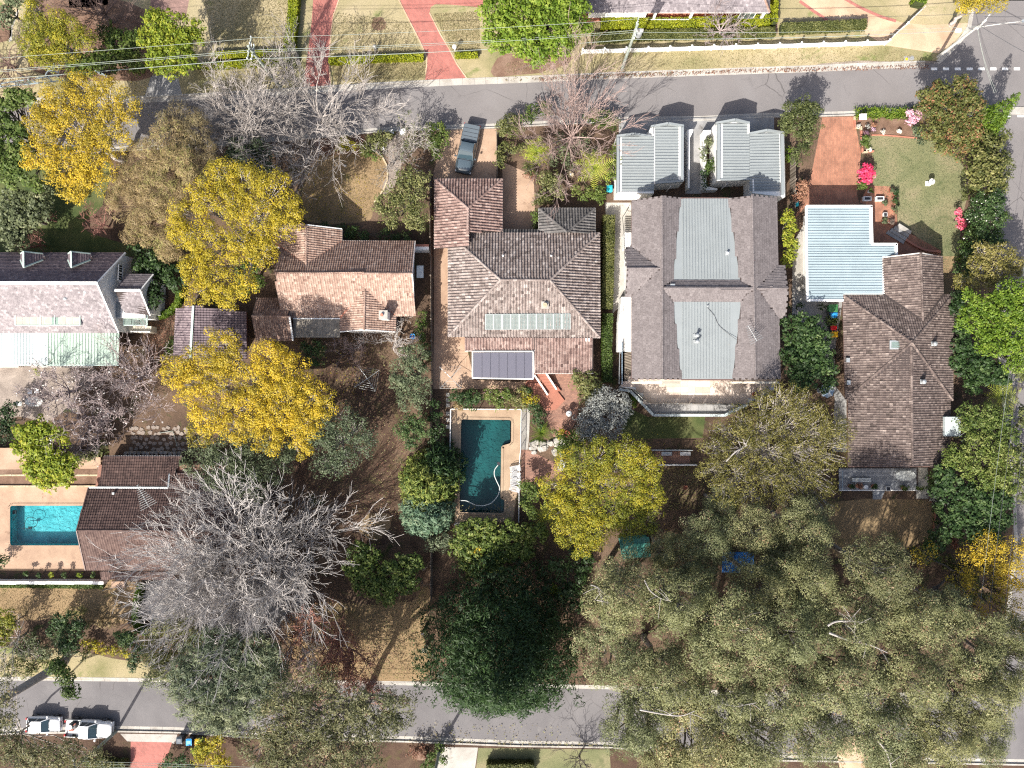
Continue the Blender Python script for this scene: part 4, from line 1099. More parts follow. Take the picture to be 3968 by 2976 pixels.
vent_pipe(hc,T11(2100,560,4.0));vent_pipe(hc,T12(300,560,4.0))
cp=T12(245,985,3.9)
ch=MB().box((cp.x,cp.y,4.15),(.62,.62,.9)).build('chimney',M['sandstone'],hc)
MB().cyl(cp,.22,4.6,4.95,12).build('flue_pot',M['sandstone'],ch)
MB().box((cp.x,cp.y,4.62),(.75,.75,.08)).build('chimney_cap',M['concrete'],ch)
eg,rg_=2.7,4.25
GA,GB,GC,GE=T01(1515,1537,eg),T01(2092,1537,eg),T11(2090,345,eg),T11(1514,494,eg)
GP,GQ=T11(1800,148,rg_),T11(1794,480,rg_)
gw=Roof(hc,'tile_h2_red','roman',0.30,0.335,3,'garage_roof')
GEr=T11(1640,494,3.45)
gw.face([GB,GA,GP]);gw.face([GA,GE,GQ,GP]);gw.face([GC,GB,GP,T11(1796,350,rg_)])
for p,q in((GA,GP),(GB,GP),(GP,T11(1796,372,rg_))):gw.caps(p,q)
gw.finish(300)
for p,q in((GA,GB),(GB,GC),(GA,GE)):gutter(hc,p,q)
walls(hc,[lift(p,0)for p in(T11(1550,10),T11(2060,10),T11(2060,380),T11(1550,460))],-.02,eg,'brick_wall','garage_wall')
MB().prism([T01(1600,1642),T01(2030,1642),T01(2030,1650),T01(1600,1650)],0.05,2.2).build('garage_door',M['white_paint'],hc)
ep=2.65
PA,PB,PC_,PD,PP=T12(195,150,ep),T12(676,150,ep),T12(676,356,ep),T12(195,356,ep),T12(436,352,3.9)
pw=Roof(hc,'porch_tile','roman',0.30,0.335,4,'porch_roof')
pw.face([PB,PA,PP]);pw.face([PA,PD,PP]);pw.face([PC_,PB,PP])
pw.caps(PA,PP);pw.caps(PB,PP)
pw.face([T11(2090,333,2.6),T12(195,335,2.6),T12(195,372,2.95),T11(2090,372,2.95)])
pw.finish(240)
for p,q in((PA,PB),(PB,PC_),(PA,PD)):gutter(hc,p,q)
walls(hc,[T12(240,200),T12(630,200),T12(630,360),T12(240,360)],-.02,ep,'brick_wall','porch_wall')
rw=Roof(hc,'tile_h2_red','roman',0.30,0.335,5,'rear_roof')
er=2.35
rw.face([T11(1772,1366,2.62),T12(160,1366,2.62),T12(160,1252,2.95),T11(1772,1252,2.95)],tonebias=.12)
rw.face([T12(160,1561,er),T12(660,1561,er),T12(660,1252,2.95),T12(160,1252,2.95)],tonebias=.12)
rw.finish(300)
gutter(hc,T12(160,1563,er),T12(660,1563,er));gutter(hc,T11(1772,1370,2.62),T12(160,1370,2.62));gutter(hc,T12(160,1370,2.6),T12(160,1561,er))
MB().box(T12(615,1275,2.95),(.5,.32,.06)).build('roof_flashing',M['white_paint'],hc)
walls(hc,[T11(1800,1250),T12(610,1250),T12(610,1480),T12(200,1480),T12(200,1330),T11(1800,1330)],-.02,2.3,'cream_wall','rear_wall')
pg=thing('patio_roof','dark translucent patio roof with ribs and a white gutter behind the solar panel house','patio roof',tuple(T11(2000,1500)))
ribbed(pg,T11(1842,1385,2.75),T12(140,1385,2.75),T11(1842,1600,2.3),T12(140,1608,2.3),'polycarb',0.92,(0.07,0.06),'roof_sheet')
for p,q in((T11(1842,1376,2.78),T12(145,1376,2.78)),(T11(1838,1604,2.28),T12(145,1612,2.28)),(T11(1838,1376,2.74),T11(1838,1604,2.27)),(T12(147,1380,2.74),T12(147,1612,2.27))):
 MB().beam(p,q,.12,.12).build('frame_beam',M['white_paint'],pg)
MB().beam(T12(150,1540,2.3),T12(230,1540,2.35),.12,.1).build('downpipe',M['white_paint'],pg)
for c in(T11(1860,1590),T11(2120,1592),T12(130,1590)):MB().box((c.x,c.y,1.1),(.1,.1,2.2)).build('post',M['white_paint'],pg)
sl=(r-e)/((RL-BL).y);z_at=lambda y:e+(y-BL.y)*sl
pa,pb,pc,pd=T11(1945,1187,3.25),T12(466,1184,3.25),T12(466,1052,4.1),T11(1945,1056,4.1)
for p in(pa,pb):p.z=z_at(p.y)+.14
for p in(pc,pd):p.z=z_at(p.y)+.14
sa=thing('solar_array','row of pale framed solar panels on the brown hip roof','solar panels',tuple((pa+pc)/2))
for i in range(10):
 t0,t1=i/10+.004,(i+1)/10-.004
 q=[pa.lerp(pb,t0),pa.lerp(pb,t1),pd.lerp(pc,t1),pd.lerp(pc,t0)]
 n=(q[1]-q[0]).cross(q[3]-q[0]).normalized()
 pn=MB().hexa([x-n*.04 for x in q],[x+n*.015 for x in q]).build('solar_panel',M['solar'],sa)
 m=MB()
 for a_,b_ in((q[0],q[1]),(q[3],q[2]),(q[0],q[3]),(q[1],q[2])):m.beam(a_+n*.02,b_+n*.02,.07,.05)
 m.build('panel_frame',M['solar_frame'],pn)
 m=MB()
 for k in range(1,6):m.beam(q[0].lerp(q[1],k/6)+n*.02,q[3].lerp(q[2],k/6)+n*.02,.018,.014)
 for k in range(1,12):m.beam(q[0].lerp(q[3],k/12)+n*.0205,q[1].lerp(q[2],k/12)+n*.0205,.022,.014)
 g=m.build('cell_grid',M['solar_frame'],pn);g['kind']='stuff'
 # ---------------- terracotta house to its left
e,r=2.8,5.6
h1=thing('terracotta_house','long gabled house with terracotta tile roof and white end wall','house',tuple(T11(800,800)))
A_,B_,C_,D_=T11(195,432,e),T11(1348,432,e),T11(1345,1064,e),T11(210,1086,e)
K_,L_=T11(145,703,r),T11(1322,708,r)
w1a,w1b=T11(412,290,4.75),T11(412,642,4.85)
w2a,w2b=T11(915,828,4.55),T11(910,1190,4.55)
R1=Roof(h1,'tile_h1','wave',0.24,0.30,6)
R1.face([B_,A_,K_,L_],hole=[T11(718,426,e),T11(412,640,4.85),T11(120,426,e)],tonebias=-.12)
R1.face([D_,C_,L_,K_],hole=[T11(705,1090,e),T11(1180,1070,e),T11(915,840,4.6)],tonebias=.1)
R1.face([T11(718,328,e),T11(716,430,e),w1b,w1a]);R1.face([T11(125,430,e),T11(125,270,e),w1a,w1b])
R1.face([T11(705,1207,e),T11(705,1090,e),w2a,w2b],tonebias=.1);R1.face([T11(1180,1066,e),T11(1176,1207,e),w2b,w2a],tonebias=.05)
for p,q in((K_,L_),(w1a,w1b),(w2a,w2b)):R1.caps(p,q,.11)
for p,q in((T11(716,430,e),w1b),(T11(125,430,e),w1b),(T11(705,1090,e),w2a),(T11(1180,1066,e),w2a)):R1.valley(p,q)
R1.finish(300,vmat='terracotta')
for p,q in((T11(720,428,e),B_),(T11(718,326,e),T11(718,428,e)),(T11(1182,1068,e),C_),(T11(1178,1068,e),T11(1176,1208,e))):gutter(h1,p,q)
for p,q in((B_,L_),(L_,C_),(T11(718,326,e),w1a),(w2b,T11(1176,1208,e)),(w2b,T11(705,1208,e))):gutter(h1,p+Vector((0,0,.08)),q+Vector((0,0,.08)),'white_paint',.1)
walls(h1,[T11(260,470,1.4),T11(1318,460,1.4),T11(1318,1040,1.4),T11(260,1060,1.4)],-.02,e,'white_wall')
gable(h1,lift(T11(1318,460,1.4),e),lift(T11(1318,1040,1.4),e),T11(1300,709,r-.2),-.02)
gable(h1,T11(760,1195,e),T11(1150,1195,e),T11(910,1183,4.3),-.02)
walls(h1,[T11(150,330,1.4),T11(690,350,1.4),T11(690,480,1.4),T11(150,480,1.4)],-.02,e,'white_wall','wing_wall')
wx=T11(1318,460,1.4).x+.1
for yy,ww in((600,.9),(812,1.1),(905,1.0)):window(h1,(wx,T11(1320,yy,1.5).y,1.6),(1,0,0),ww,1.2)
ac=MB().hexa([T11(1360,745,2.1),T11(1418,745,1.9),T11(1418,640,1.9),T11(1360,640,2.1)],[p+UP*.04 for p in(T11(1360,745,2.1),T11(1418,745,1.9),T11(1418,640,1.9),T11(1360,640,2.1))]).build('door_awning',M['canvas'],h1)
walls(h1,[T11(1350,505),T11(1480,505),T11(1480,530),T11(1350,530)],0,2.0,'white_wall','side_wall')
MB().prism([T11(1350,486),T11(1480,486),T11(1480,505),T11(1350,505)],1.9,2.05).build('wall_coping',M['red_tile'],h1)
c1=T11(1095,1075,3.6)
ch=MB().box((c1.x,c1.y,4.2),(.75,.8,1.9)).build('chimney',M['white_wall'],h1)
MB().box((c1.x,c1.y,5.2),(.88,.93,.12)).build('chimney_cap',M['concrete'],ch)
MB().cyl((c1.x-.12,c1.y),.15,5.25,5.5,10).build('flue_pot',M['terracotta'],ch)
ribbed(h1,T11(303,1098,2.75),T11(703,1098,2.75),T11(303,1256,2.3),T11(703,1256,2.3),'old_iron',0.16,(.05,.03),'porch_sheet')
for p in(T11(315,1250),T11(500,1250),T11(695,1250)):MB().box((p.x,p.y,1.12),(.1,.1,2.24)).build('porch_post',M['white_paint'],h1)
MB().beam(T11(300,1094,2.82),T11(705,1094,2.82),.12,.1).build('porch_flashing',M['white_paint'],h1)
an=thing('tiled_annex','low annex with two-tone terracotta roof at the end of the terracotta house','annex',tuple(T11(100,1090)))
ra=Roof(an,'tile_h1','wave',0.24,0.30,7)
e2,r2=2.4,3.8
a0,a1,a2,a3,k0,k1=T10(2195,920,e2),T11(180,922,e2),T11(302,1280,e2),T10(2200,1280,e2),T10(2158,1072,r2),T11(272,1078,r2)
ra.face([a1,a0,k0,k1],tonebias=-.2);ra.face([a3,a2,k1,k0],tonebias=-.1);ra.caps(k0,k1,.11);ra.finish(300)
gutter(an,a2,a3);gutter(an,a0,a1);MB().beam(k1+UP*.1,a2+UP*.1,.16,.14).build('bargeboard',M['white_paint'],an)
walls(an,[T10(2260,960,1),T11(140,960,1),T11(230,1240,1),T10(2260,1240,1)],-.02,e2,'brick_wall')
# ---------------- big grey double-ridged house
e,r=4.8,6.4;er_=5.05
h3=thing('double_gable_house','large grey flat-tiled house with pale metal roof sunk between two ridges','house',tuple(T12(1650,830)))
R3=Roof(h3,'tile_h3','flat',0.33,0.30,8)
lr0,lrm,lr1=T12(1250,42,r),T12(1252,832,r),T12(1255,1612,r)
rr0,rrm,rr1=T12(2022,40,r),T12(2032,836,r),T12(2052,1612,r)
ml0,ml1,mr0,mr1=T12(1410,62,5.45),T12(1342,766,5.85),T12(1820,62,5.45),T12(1920,766,5.85)
nl0,nl1,nr0,nr1=T12(1342,946,5.85),T12(1416,1618,5.45),T12(1928,948,5.85),T12(1856,1618,5.45)
el0,el1=T12(994,82,e),T12(994,1612,e)
wr=T13(90,62,er_),T13(122,1612,er_)
gl,glr=T12(948,662,6.0),T12(1236,662,6.25)
gr,grr=T13(188,832,6.0),T12(2062,834,6.25)
R3.face([el0,el1,lr1,lr0],hole=[T12(1000,484,e),T12(1232,662,6.2),T12(992,905,e)])
R3.face([ml1,ml0,lr0,lrm],adir=lr0-lrm);R3.face([nl1,nl0,lrm,lr1],adir=lr0-lrm)
R3.face([mr0,mr1,rrm,rr0],adir=rr0-rrm);R3.face([nr0,nr1,rr1,rrm],adir=rr0-rrm)
R3.face([wr[1],wr[0],rr0,rr1],hole=[T13(100,640,er_),T12(2066,834,6.2),T13(108,1090,er_)])
R3.face([mr1,ml1,T12(1264,831,r),T12(2022,835,r)]);R3.face([nl0,nr0,T12(2022,836,r),T12(1264,833,r)],tonebias=.12)  # sun-facing faces get a lighter tile tone, on the side gables too
R3.face([T12(1000,482,e),T12(938,480,e),gl,glr]);R3.face([T12(938,906,e),T12(992,906,e),glr,gl],tonebias=.12)
R3.face([T13(165,642,er_),T13(100,640,er_),grr,gr]);R3.face([T13(106,1090,er_),T13(168,1088,er_),gr,grr],tonebias=.12)
for p,q in((lr0,lr1),(rr0,rr1),(T12(1264,832,r),T12(2022,836,r)),(gl,glr),(grr,gr)):R3.caps(p,q,.1)
R3.finish(300,'deck_dark')
rf=h3
for(u0,u1,t0,t1,xa,xb)in((62,766,5.45,5.85,1425,1838),(946,1618,5.85,5.45,1424,1850)):
 if u0==62:quad=[ml0,mr0,mr1,ml1];
 else:quad=[nl0,nr0,nr1,nl1]
 n=(quad[1]-quad[0]).cross(quad[3]-quad[0]).normalized();n=n if n.z>0 else-n
 qq=ccw(quad);MB().hexa([p-n*.05 for p in qq],[p-n*.01 for p in qq]).build('valley_sheet',M['metal_grey'],h3)
 A0,A1=T12(xa,u0+3,t0),T12(min(xb,1818)if u0==62 else xb,u0+3,t0)
 B0,B1=T12(xa+(6 if u0==62 else 0),u1-12,t1),T12(xb,u1-12,t1)
 ribbed(h3,A0+n*.012,A1+n*.012,B0+n*.012,B1+n*.012,'metal_grey',0.30,(.08,.075))
for p,q in((el0,el1),(wr[0],wr[1]),(ml0,mr0),(nl1,nr1)):gutter(h3,p,q,'gutter_dark',.14)
wl_=[T12(1030,110,2.4),T13(0,100,2.4),T13(10,1590,2.4),T12(1030,1590,2.4)]
walls(h3,wl_,-.05,e-.1,'cream_wall')
for(p0,p1,rr_)in((el0,ml0,lr0),(mr0,wr[0],rr0),(el1,nl1,lr1),(nr1,wr[1],rr1)):
 a,b=lift(p0,e),lift(p1,e);a.y=b.y=rr_.y+(-.35 if rr_.y>0 else .35);gable(h3,a,b,Vector((rr_.x,a.y,r-.15)),e-.6,'cream_wall')
walls(h3,[T12(960,505,3),T12(1040,505,3),T12(1040,885,3),T12(960,885,3)],-.05,e,'white_wall','bay_wall')
walls(h3,[T12(2100,660,3),T13(85,660,3),T13(85,1070,3),T12(2100,1070,3)],-.05,e,'cream_wall','bay_wall')
for yy in(1240,1292):
 p=T12(1533,yy,5.6)
 v=MB().box((p.x,p.y,5.72),(.42,.36,.1)).build('roof_flue',M['galv'],h3)
 MB().cyl((p.x+.1,p.y),.13,5.7,6.35,12).build('flue_pipe',M['galv'],v)
 MB().cyl((p.x+.1,p.y),.2,6.35,6.45,12,.08).build('cowl',M['galv'],v)
vent_pipe(h3,T12(1806,535,5.7),.35,.08)
MB().box(T12(1340,815,6.15),(.45,.42,.25)).build('vent_box',M['galv'],h3)
vent_pipe(h3,T12(1640,985,5.85),.3,.04,'galv',cowl=False)
MB().tube(smooth_line([T12(1640,1000,5.9),T12(1700,1070,5.85),T12(1730,1140,5.82),T12(1790,1200,5.8),T12(1890,1275,5.9)],4),.02,5).build('roof_cable',M['cable_dark'],h3)
antenna('television antenna of crossed rods on the grey double gable roof',T12(2010,1245,6.1),1.0,math.radians(120),9,1.7,(1.5,.5))
tr=thing('terrace','wide pale tiled terrace behind the grey double gable house','terrace',tuple(T12(1600,1640)))
tz=2.2
outer=[T12(985,1600,tz),T22(900,45,tz),T22(1000,58,tz),T22(1130,182,tz),T22(1962,190,tz),T22(2215,60,tz),T13(70,1600,tz)]
MB().prism(outer,-.05,tz-.06).build('base_wall',M['white_wall'],tr)
P=np.array([(p.x,p.y)for p in outer]);lo,hi=P.min(0),P.max(0);cnt=0
for x in np.arange(lo[0],hi[0],.78):
 for y in np.arange(lo[1],hi[1],.6):
  if in_poly(np.array([[x+.39,y+.3]]),P)[0]:
   MB().box((x+.39,y+.3,tz-.03),(.77,.59,.06),tone=random.Random(int(x*91+y*17)).random()).build('floor_tile',M['terrace_tile'],tr)
led=[T22(880,70,1.2),T22(978,76,1.2),T22(1172,296,1.2),T22(1785,298,1.2),T22(2000,180,1.2),T22(1960,195,1.2),T22(1130,186,1.2),T22(1000,62,1.2)]
lz=1.2
MB().prism([T22(990,62,lz),T22(1130,190,lz),T22(1940,196,lz),T22(1790,272,lz),T22(1185,270,lz)],-.05,lz).build('lower_ledge',M['grey_concrete'],tr)
for i in range(10):
 x0=1150+i*69
 MB().prism([T22(x0+1,200,lz),T22(x0+67,200,lz),T22(x0+67,262,lz),T22(x0+1,262,lz)],lz,lz+.03,tone=random.Random(i).random()*.4).build('ledge_tile',M['grey_concrete'],tr)
rim=[T22(885,62,1.4),T22(978,78,1.4),T22(1176,284,1.4),T22(1785,286,1.4),T22(1985,190,1.4)]
for p,q in zip(rim,rim[1:]):MB().beam(p,q,.28,.4).build('parapet',M['metal_white'],tr)
rail=[T22(1000,60,tz),T22(1130,182,tz),T22(1962,190,tz),T22(2215,62,tz)]
for p,q in zip(rail,rail[1:]):
 k=max(1,round((q-p).length/1.5))
 for i in range(k):
  a,b=p.lerp(q,i/k+.006),p.lerp(q,(i+1)/k-.006)
  MB().hexa([a,b,b+Vector((0,.015,0)),a+Vector((0,.015,0))],[x+UP*.95 for x in(a,b,b+Vector((0,.015,0)),a+Vector((0,.015,0)))]).build('glass_panel',M['pane_clear'],tr)
  MB().cyl(p.lerp(q,i/k),.04,tz-.1,tz+1.0,8).build('baluster',M['galv'],tr)
for c,t_,z1 in((T22(2035,105,tz),'terracotta pot on the far end of the pale terrace',.4),):
 pt=thing('plant_pot',t_,'pot',(c.x,c.y,tz));MB().lathe((c.x,c.y,tz),[(.0,0),(.16,0),(.24,z1),(.2,z1),(.17,z1*.8),(0,z1*.8)],14).build('pot',M['rust'],pt)
st=thing('side_stairs','white side stairs with dark handrail beside the grey house','stairs',tuple(T12(960,300)))
for i in range(7):
 y0=225+i*19;zz=0.25+i*.27
 MB().prism([T12(930,y0,zz),T12(994,y0,zz),T12(994,y0+17,zz),T12(930,y0+17,zz)],zz-.25,zz).build('step',M['concrete'],st)
MB().prism([T12(930,358,2),T12(994,358,2),T12(994,482,2),T12(930,482,2)],0,2.1).build('landing',M['white_wall'],st)
MB().tube([T12(968,138,1.0),T12(912,225,1.1),T12(925,360,3.0),T12(932,590,3.0)],.03,6).build('handrail',M['dark'],st)
for i in range(12):
 y=235+i*30;zz=min(2.1,max(0,(y-225)*.0155));p=T12(928,y,zz)
 MB().tube([p,p+UP*.95],.014,4).build('baluster',M['galv'],st)
sd=thing('side_deck','white walled side deck with timber slatted floor along the grey house','deck',tuple(T12(950,1200)))
MB().prism([T12(905,908,2),T12(996,908,2),T12(996,1376,2),T12(875,1376,2),T12(880,1120,2)],-.05,2.0).build('deck_base',M['white_wall'],sd)
MB().prism([T12(925,1382,2),T12(996,1382,2),T12(996,1655,2),T22(925,60,2)],-.05,1.92).build('frame',M['deck_dark'],sd)
for i in range(20):
 y=1384+i*13.4
 MB().prism([T12(926,y+6,2.05),T12(996,y-8,2.05),T12(996,y+1,2.05),T12(926,y+15,2.05)],1.95,2.0,tone=.5+.4*random.Random(i).random()).build('slat',M['timber'],sd)
for(p,q)in((T12(876,1400,2),T12(922,1345,2)),(T12(876,1060,2),T12(968,955,2)),(T12(882,1060,2),T12(872,1655,2))):MB().tube([p+UP*.9,q+UP*.9],.035,6).build('handrail',M['galv'],sd)
for i in range(10):
 y0=1300+i*36
 MB().hexa([T12(905,y0+34,1),T12(912,y0+34,1),T12(912,y0,1),T12(905,y0,1)],[T12(905,y0+34,2.6),T12(911,y0+34,2.6),T12(911,y0,2.6),T12(905,y0,2.6)]).build('louvre',M['umbrella'],sd)
 # ---------------- twin white garages
def garage(label,outline,hz,ribs,loc,para):
 t=thing('garage',label,'garage',tuple(loc),'white parapet garages')
 MB().prism([lift(p,0)for p in outline],-.05,hz-.02).build('wall',M['white_wall'],t)
 for(a,b,c,d)in ribs:ribbed(t,a,b,c,d,'metal_grey',0.30,(.08,.075))
 for(p,q,zp,zq,w)in para:
  a,b=lift(p,hz-.3),lift(q,hz-.3);d=(b-a).normalized();n=Vector((d.y,-d.x,0))*w/2
  MB().hexa([a-n,b-n,b+n,a+n]if True else 0,[lift(a-n,zp),lift(b-n,zq),lift(b+n,zq),lift(a+n,zp)]).build('parapet',M['metal_grey']if w>.19 else M['white_wall'],t)
 return t
z=3.0;zp=3.35
gl_=garage('left white garage with grey sheet roof and stepped gabled parapet',[T02(866,1158,z),T02(1130,1158,z),T02(1160,1072,z),T02(1440,1066,z),T02(1440,1550,z),T02(1182,1576,z),T12(1180,20,z),T12(868,20,z)],z,[(T02(905,1172,z+.06),T02(905,1640,z),T02(1180,1172,z+.06),T02(1180,1640,z)),(T02(1190,1086,z+.07),T02(1190,1560,z+.01),T02(1390,1086,z+.07),T02(1390,1560,z+.01))],T02(1150,1350),[(T02(864,1162,zp),T02(1010,1150,zp),3.3,3.55,.2),(T02(1014,1150,zp),T02(1160,1166,zp),3.55,3.3,.2),(T02(1158,1082,zp),T02(1298,1062,zp),3.35,3.62,.2),(T02(1302,1062,zp),T02(1438,1076,zp),3.62,3.35,.2),(T02(875,1172,zp),T12(875,8,zp),3.3,3.2,.26),(T02(1426,1090,zp),T02(1426,1545,zp),3.35,3.2,.26),(T02(1170,1160,zp),T02(1170,1092,zp),3.3,3.3,.14),(T02(1190,1568,z),T02(1425,1552,z),3.08,3.08,.2),(T02(885,1652,z),T02(1165,1652,z),3.06,3.06,.15)])
gr_=garage('white garage with leaf stained sheet roof on the other side of the passage',[T02(1716,1045,z),T02(2005,1040,z),T02(2005,1135,z),T03(160,1125,z),T13(165,50,z),T02(2025,1655,z),T02(2020,1532,z),T02(1722,1550,z)],z,[(T02(1770,1062,z+.06),T02(1770,1528,z),T02(2000,1062,z+.06),T02(2000,1528,z)),(T02(2001,1148,z+.06),T02(2001,1640,z),T03(112,1142,z+.06),T03(120,1640,z))],T02(1950,1350),[(T02(1716,1052,zp),T02(1874,1030,zp),3.35,3.62,.2),(T02(1878,1030,zp),T02(2004,1052,zp),3.62,3.35,.2),(T02(2006,1140,zp),T02(2150,1118,zp),3.3,3.55,.2),(T02(2154,1118,zp),T03(160,1134,zp),3.55,3.3,.2),(T02(1738,1062,zp),T02(1740,1535,zp),3.35,3.2,.3),(T03(142,1145,zp),T13(150,30,zp),3.35,3.2,.3),(T02(1995,1060,zp),T02(1995,1138,zp),3.3,3.3,.14),(T02(1750,1540,z),T02(2020,1534,z),3.08,3.08,.2),(T02(2030,1536,z),T02(2034,1640,z),3.06,3.06,.15)])
for g,c in((gl_,T02(1325,1595,2.4)),(gr_,T02(1808,1575,2.4))):MB().tube([c,c-UP*2.3],.05,8).build('downpipe',M['plastic_white'],g)
wpl=thing('passage_wall','white garden wall with planted ledge between the garages','wall',tuple(T02(1600,1400)))
for pl,hh in(([T02(1575,1155),T02(1640,1155),T02(1640,1185),T02(1600,1200),T02(1600,1640),T02(1575,1640)],1.5),([T02(1600,1620),T02(1700,1640),T02(1700,1652),T02(1590,1652)],1.2)):MB().prism(pl,-.05,hh).build('wall',M['white_wall'],wpl)
wp2=thing('passage_wall','short white garden wall against the right side of the left garage','wall',tuple(T02(1470,1200)))
MB().prism([T02(1445,1150),T02(1492,1142),T02(1492,1160),T02(1462,1220),T02(1462,1640),T02(1447,1640)],-.05,1.4).build('wall',M['white_wall'],wp2)
# ---------------- corner house with the brown roof
e,ap=2.8,5.35
h4=thing('corner_house','corner house with large brown tile roof and pale blue sheet roof','house',tuple(T13(1200,1200)))
q0,q1,q2,q3,qa=T13(660,890,e),T13(1600,890,e),T23(1600,155,e),T23(682,150,e),T13(1252,1300,ap)
ua,ub=T13(1325,532,4.45),T13(1345,1112,4.35)
la,lb=T13(1245,1335,5.2),T23(1256,722,5.05)
R4=Roof(h4,'tile_h4','wave',0.25,0.30,9)
R4.face([q1,q0,qa],hole=[T13(1000,885,e),T13(1345,1112,4.3),T13(1510,885,e)])
R4.face([q2,q1,qa]);R4.face([q0,q3,qa]);R4.face([q3,q2,qa],hole=[T23(740,150,e),T13(1250,1345,5.1),T23(1560,152,e)])
R4.face([T13(992,575,e),T13(1000,888,e),ub,ua],tonebias=.04);R4.face([T13(1518,888,e),T13(1506,566,e),ua,ub])
R4.face([T23(706,130,e),T23(706,722,e),lb,la]);R4.face([T23(1576,722,e),T23(1576,130,e),la,lb],tonebias=-.05)
R4.face([T13(1606,1232,2.7),T13(1606,1004,2.7),T13(1560,1000,2.95),T13(1560,1236,2.95)])
for p,q in((q0,qa),(q1,qa),(q2,qa),(q3,qa),(ua,ub),(la,lb)):R4.caps(p,q,.12)
for p,q in((T13(1000,888,e),ub),(T13(1518,888,e),ub),(T23(715,140,e),la),(T23(1572,142,e),la)):R4.valley(p,q)
R4.finish(300)
for p,q in((q0,q3),(T23(706,155,e),T23(706,722,e)),(T23(1576,155,e),T23(1576,722,e)),(T23(706,724,e),T23(1576,724,e)),(T13(1506,566,e),T13(1518,888,e)),(q1,q2),(T13(992,575,e),T13(1000,888,e))):gutter(h4,p,q,'gutter_dark')
gutter(h4,T13(990,572,e)+UP*.05,ua+UP*.05,'gutter',.1);gutter(h4,ua+UP*.05,T13(1506,566,e)+UP*.05,'gutter',.1)
walls(h4,[T13(715,935,1.4),T13(1490,935,1.4),T23(1490,130,1.4),T23(735,130,1.4)],-.02,e,'white_wall')
walls(h4,[T13(1030,620,1.4),T13(1410,610,1.4),T13(1410,940,1.4),T13(1030,940,1.4)],-.02,e,'brick_wall','wing_wall')
walls(h4,[T23(750,120,1.4),T23(1470,120,1.4),T23(1470,680,1.4),T23(750,680,1.4)],-.02,e,'white_wall','wing_wall')
gable(h4,T13(1030,600,e),T13(1470,600,e),T13(1325,560,4.3),e-.3,'brick_wall');gable(h4,T23(1540,690,e),T23(745,690,e),T23(1256,700,4.95),e-.3,'white_wall')
zb=3.0
ribbed(h4,T13(348,136,zb),T13(352,455,zb),T13(885,136,zb),T13(885,455,zb),'metal_blue',0.27,(.07,.075))
ribbed(h4,T13(352,458,zb),T13(354,560,zb),T13(1100,458,zb),T13(1100,560,zb),'metal_blue',0.27,(.07,.075))
ribbed(h4,T13(354,563,zb),T13(356,880,zb),T13(995,563,zb),T13(1000,880,zb),'metal_blue',0.27,(.07,.075))
ribbed(h4,T13(356,883,zb),T13(356,935,zb),T13(662,883,zb),T13(662,935,zb),'metal_blue',0.27,(.07,.075))
MB().prism([T13(345,128,zb),T13(906,130,zb),T13(916,450,zb),T13(1120,450,zb),T13(1120,548,zb),T13(990,572,zb),T13(1000,886,zb),T13(662,886,zb),T13(662,938,zb),T13(352,938,zb)],zb-.12,zb-.04).build('roof_underlay',M['metal_white'],h4)
for p,q in((T13(345,131,zb),T13(908,131,zb)),(T13(900,131,zb),T13(908,452,zb)),(T13(905,456,zb),T13(1120,456,zb)),(T13(1116,452,zb),T13(1118,548,zb)),(T13(344,131,zb),T13(352,938,zb)),(T13(352,938,zb),T13(662,938,zb))):MB().beam(p+UP*.02,q+UP*.02,.14 if p.x==0 else .22,.16).build('fascia_gutter',M['white_paint'],h4)
walls(h4,[T13(355,200,1.2),T13(850,200,1.2),T13(850,500,1.2),T13(1000,500,1.2),T13(1000,900,1.2),T13(355,900,1.2)],-.02,zb-.12,'white_wall','front_wall')
wx=T13(355,200,1.2).x-.1
for yy in(430,495,665,725):window(h4,(wx,T13(330,yy,1.5).y,1.7),(-1,0,0),.75,1.3,'cream_wall')
wx2=T13(715,935,1.4).x-.1
for yy in(1400,1500):window(h4,(wx2,T13(680,yy,1.5).y,1.6),(-1,0,0),.9,1.2)
sk=T13(1100,1320,4.6)
s_=MB().hexa([sk+Vector((x,y,-.35+.0))for x,y in((-.5,-.45),(.5,-.45),(.5,.45),(-.5,.45))],[sk+Vector((x,y,.12+.23*(x+.5)))for x,y in((-.5,-.45),(.5,-.45),(.5,.45),(-.5,.45))]).build('skylight',M['galv'],h4)
MB().hexa([sk+Vector((x,y,.1+.23*(x+.5)))for x,y in((-.36,-.3),(.36,-.3),(.36,.3),(-.36,.3))],[sk+Vector((x,y,.16+.23*(x+.5)))for x,y in((-.36,-.3),(.36,-.3),(.36,.3),(-.36,.3))]).build('skylight_pane',M['pane_clear'],s_)
for p in(T13(1440,1310,4.3),T13(1345,1635,5.0)):
 v=MB().lathe((p.x,p.y,p.z),[(.22,0),(.26,.15),(.2,.35),(0,.42)],12).build('whirly_vent',M['galv'],h4)
 MB().box((p.x,p.y,p.z),(.55,.45,.06)).build('flashing',M['galv'],v)
for p in(T13(700,1450,3.1),T13(705,1642,3.1)):MB().box((p.x,p.y,p.z+.05),(.36,.45,.22)).build('roof_vent',M['galv'],h4)
ca=T23(1598,382,3.6)
cw=MB().hexa([Vector((ca.x-.85,ca.y-1,2.9)),Vector((ca.x+.85,ca.y-1,2.5)),Vector((ca.x+.85,ca.y+1,2.5)),Vector((ca.x-.85,ca.y+1,2.9))],[Vector((ca.x-.85,ca.y-1,3.75)),Vector((ca.x+.85,ca.y-1,3.6)),Vector((ca.x+.85,ca.y+1,3.6)),Vector((ca.x-.85,ca.y+1,3.75))]).build('chimney_cover',M['metal_white'],h4)
MB().box((ca.x+.95,ca.y,1.7),(.7,1.7,3.4)).build('chimney',M['brick_wall'],h4)
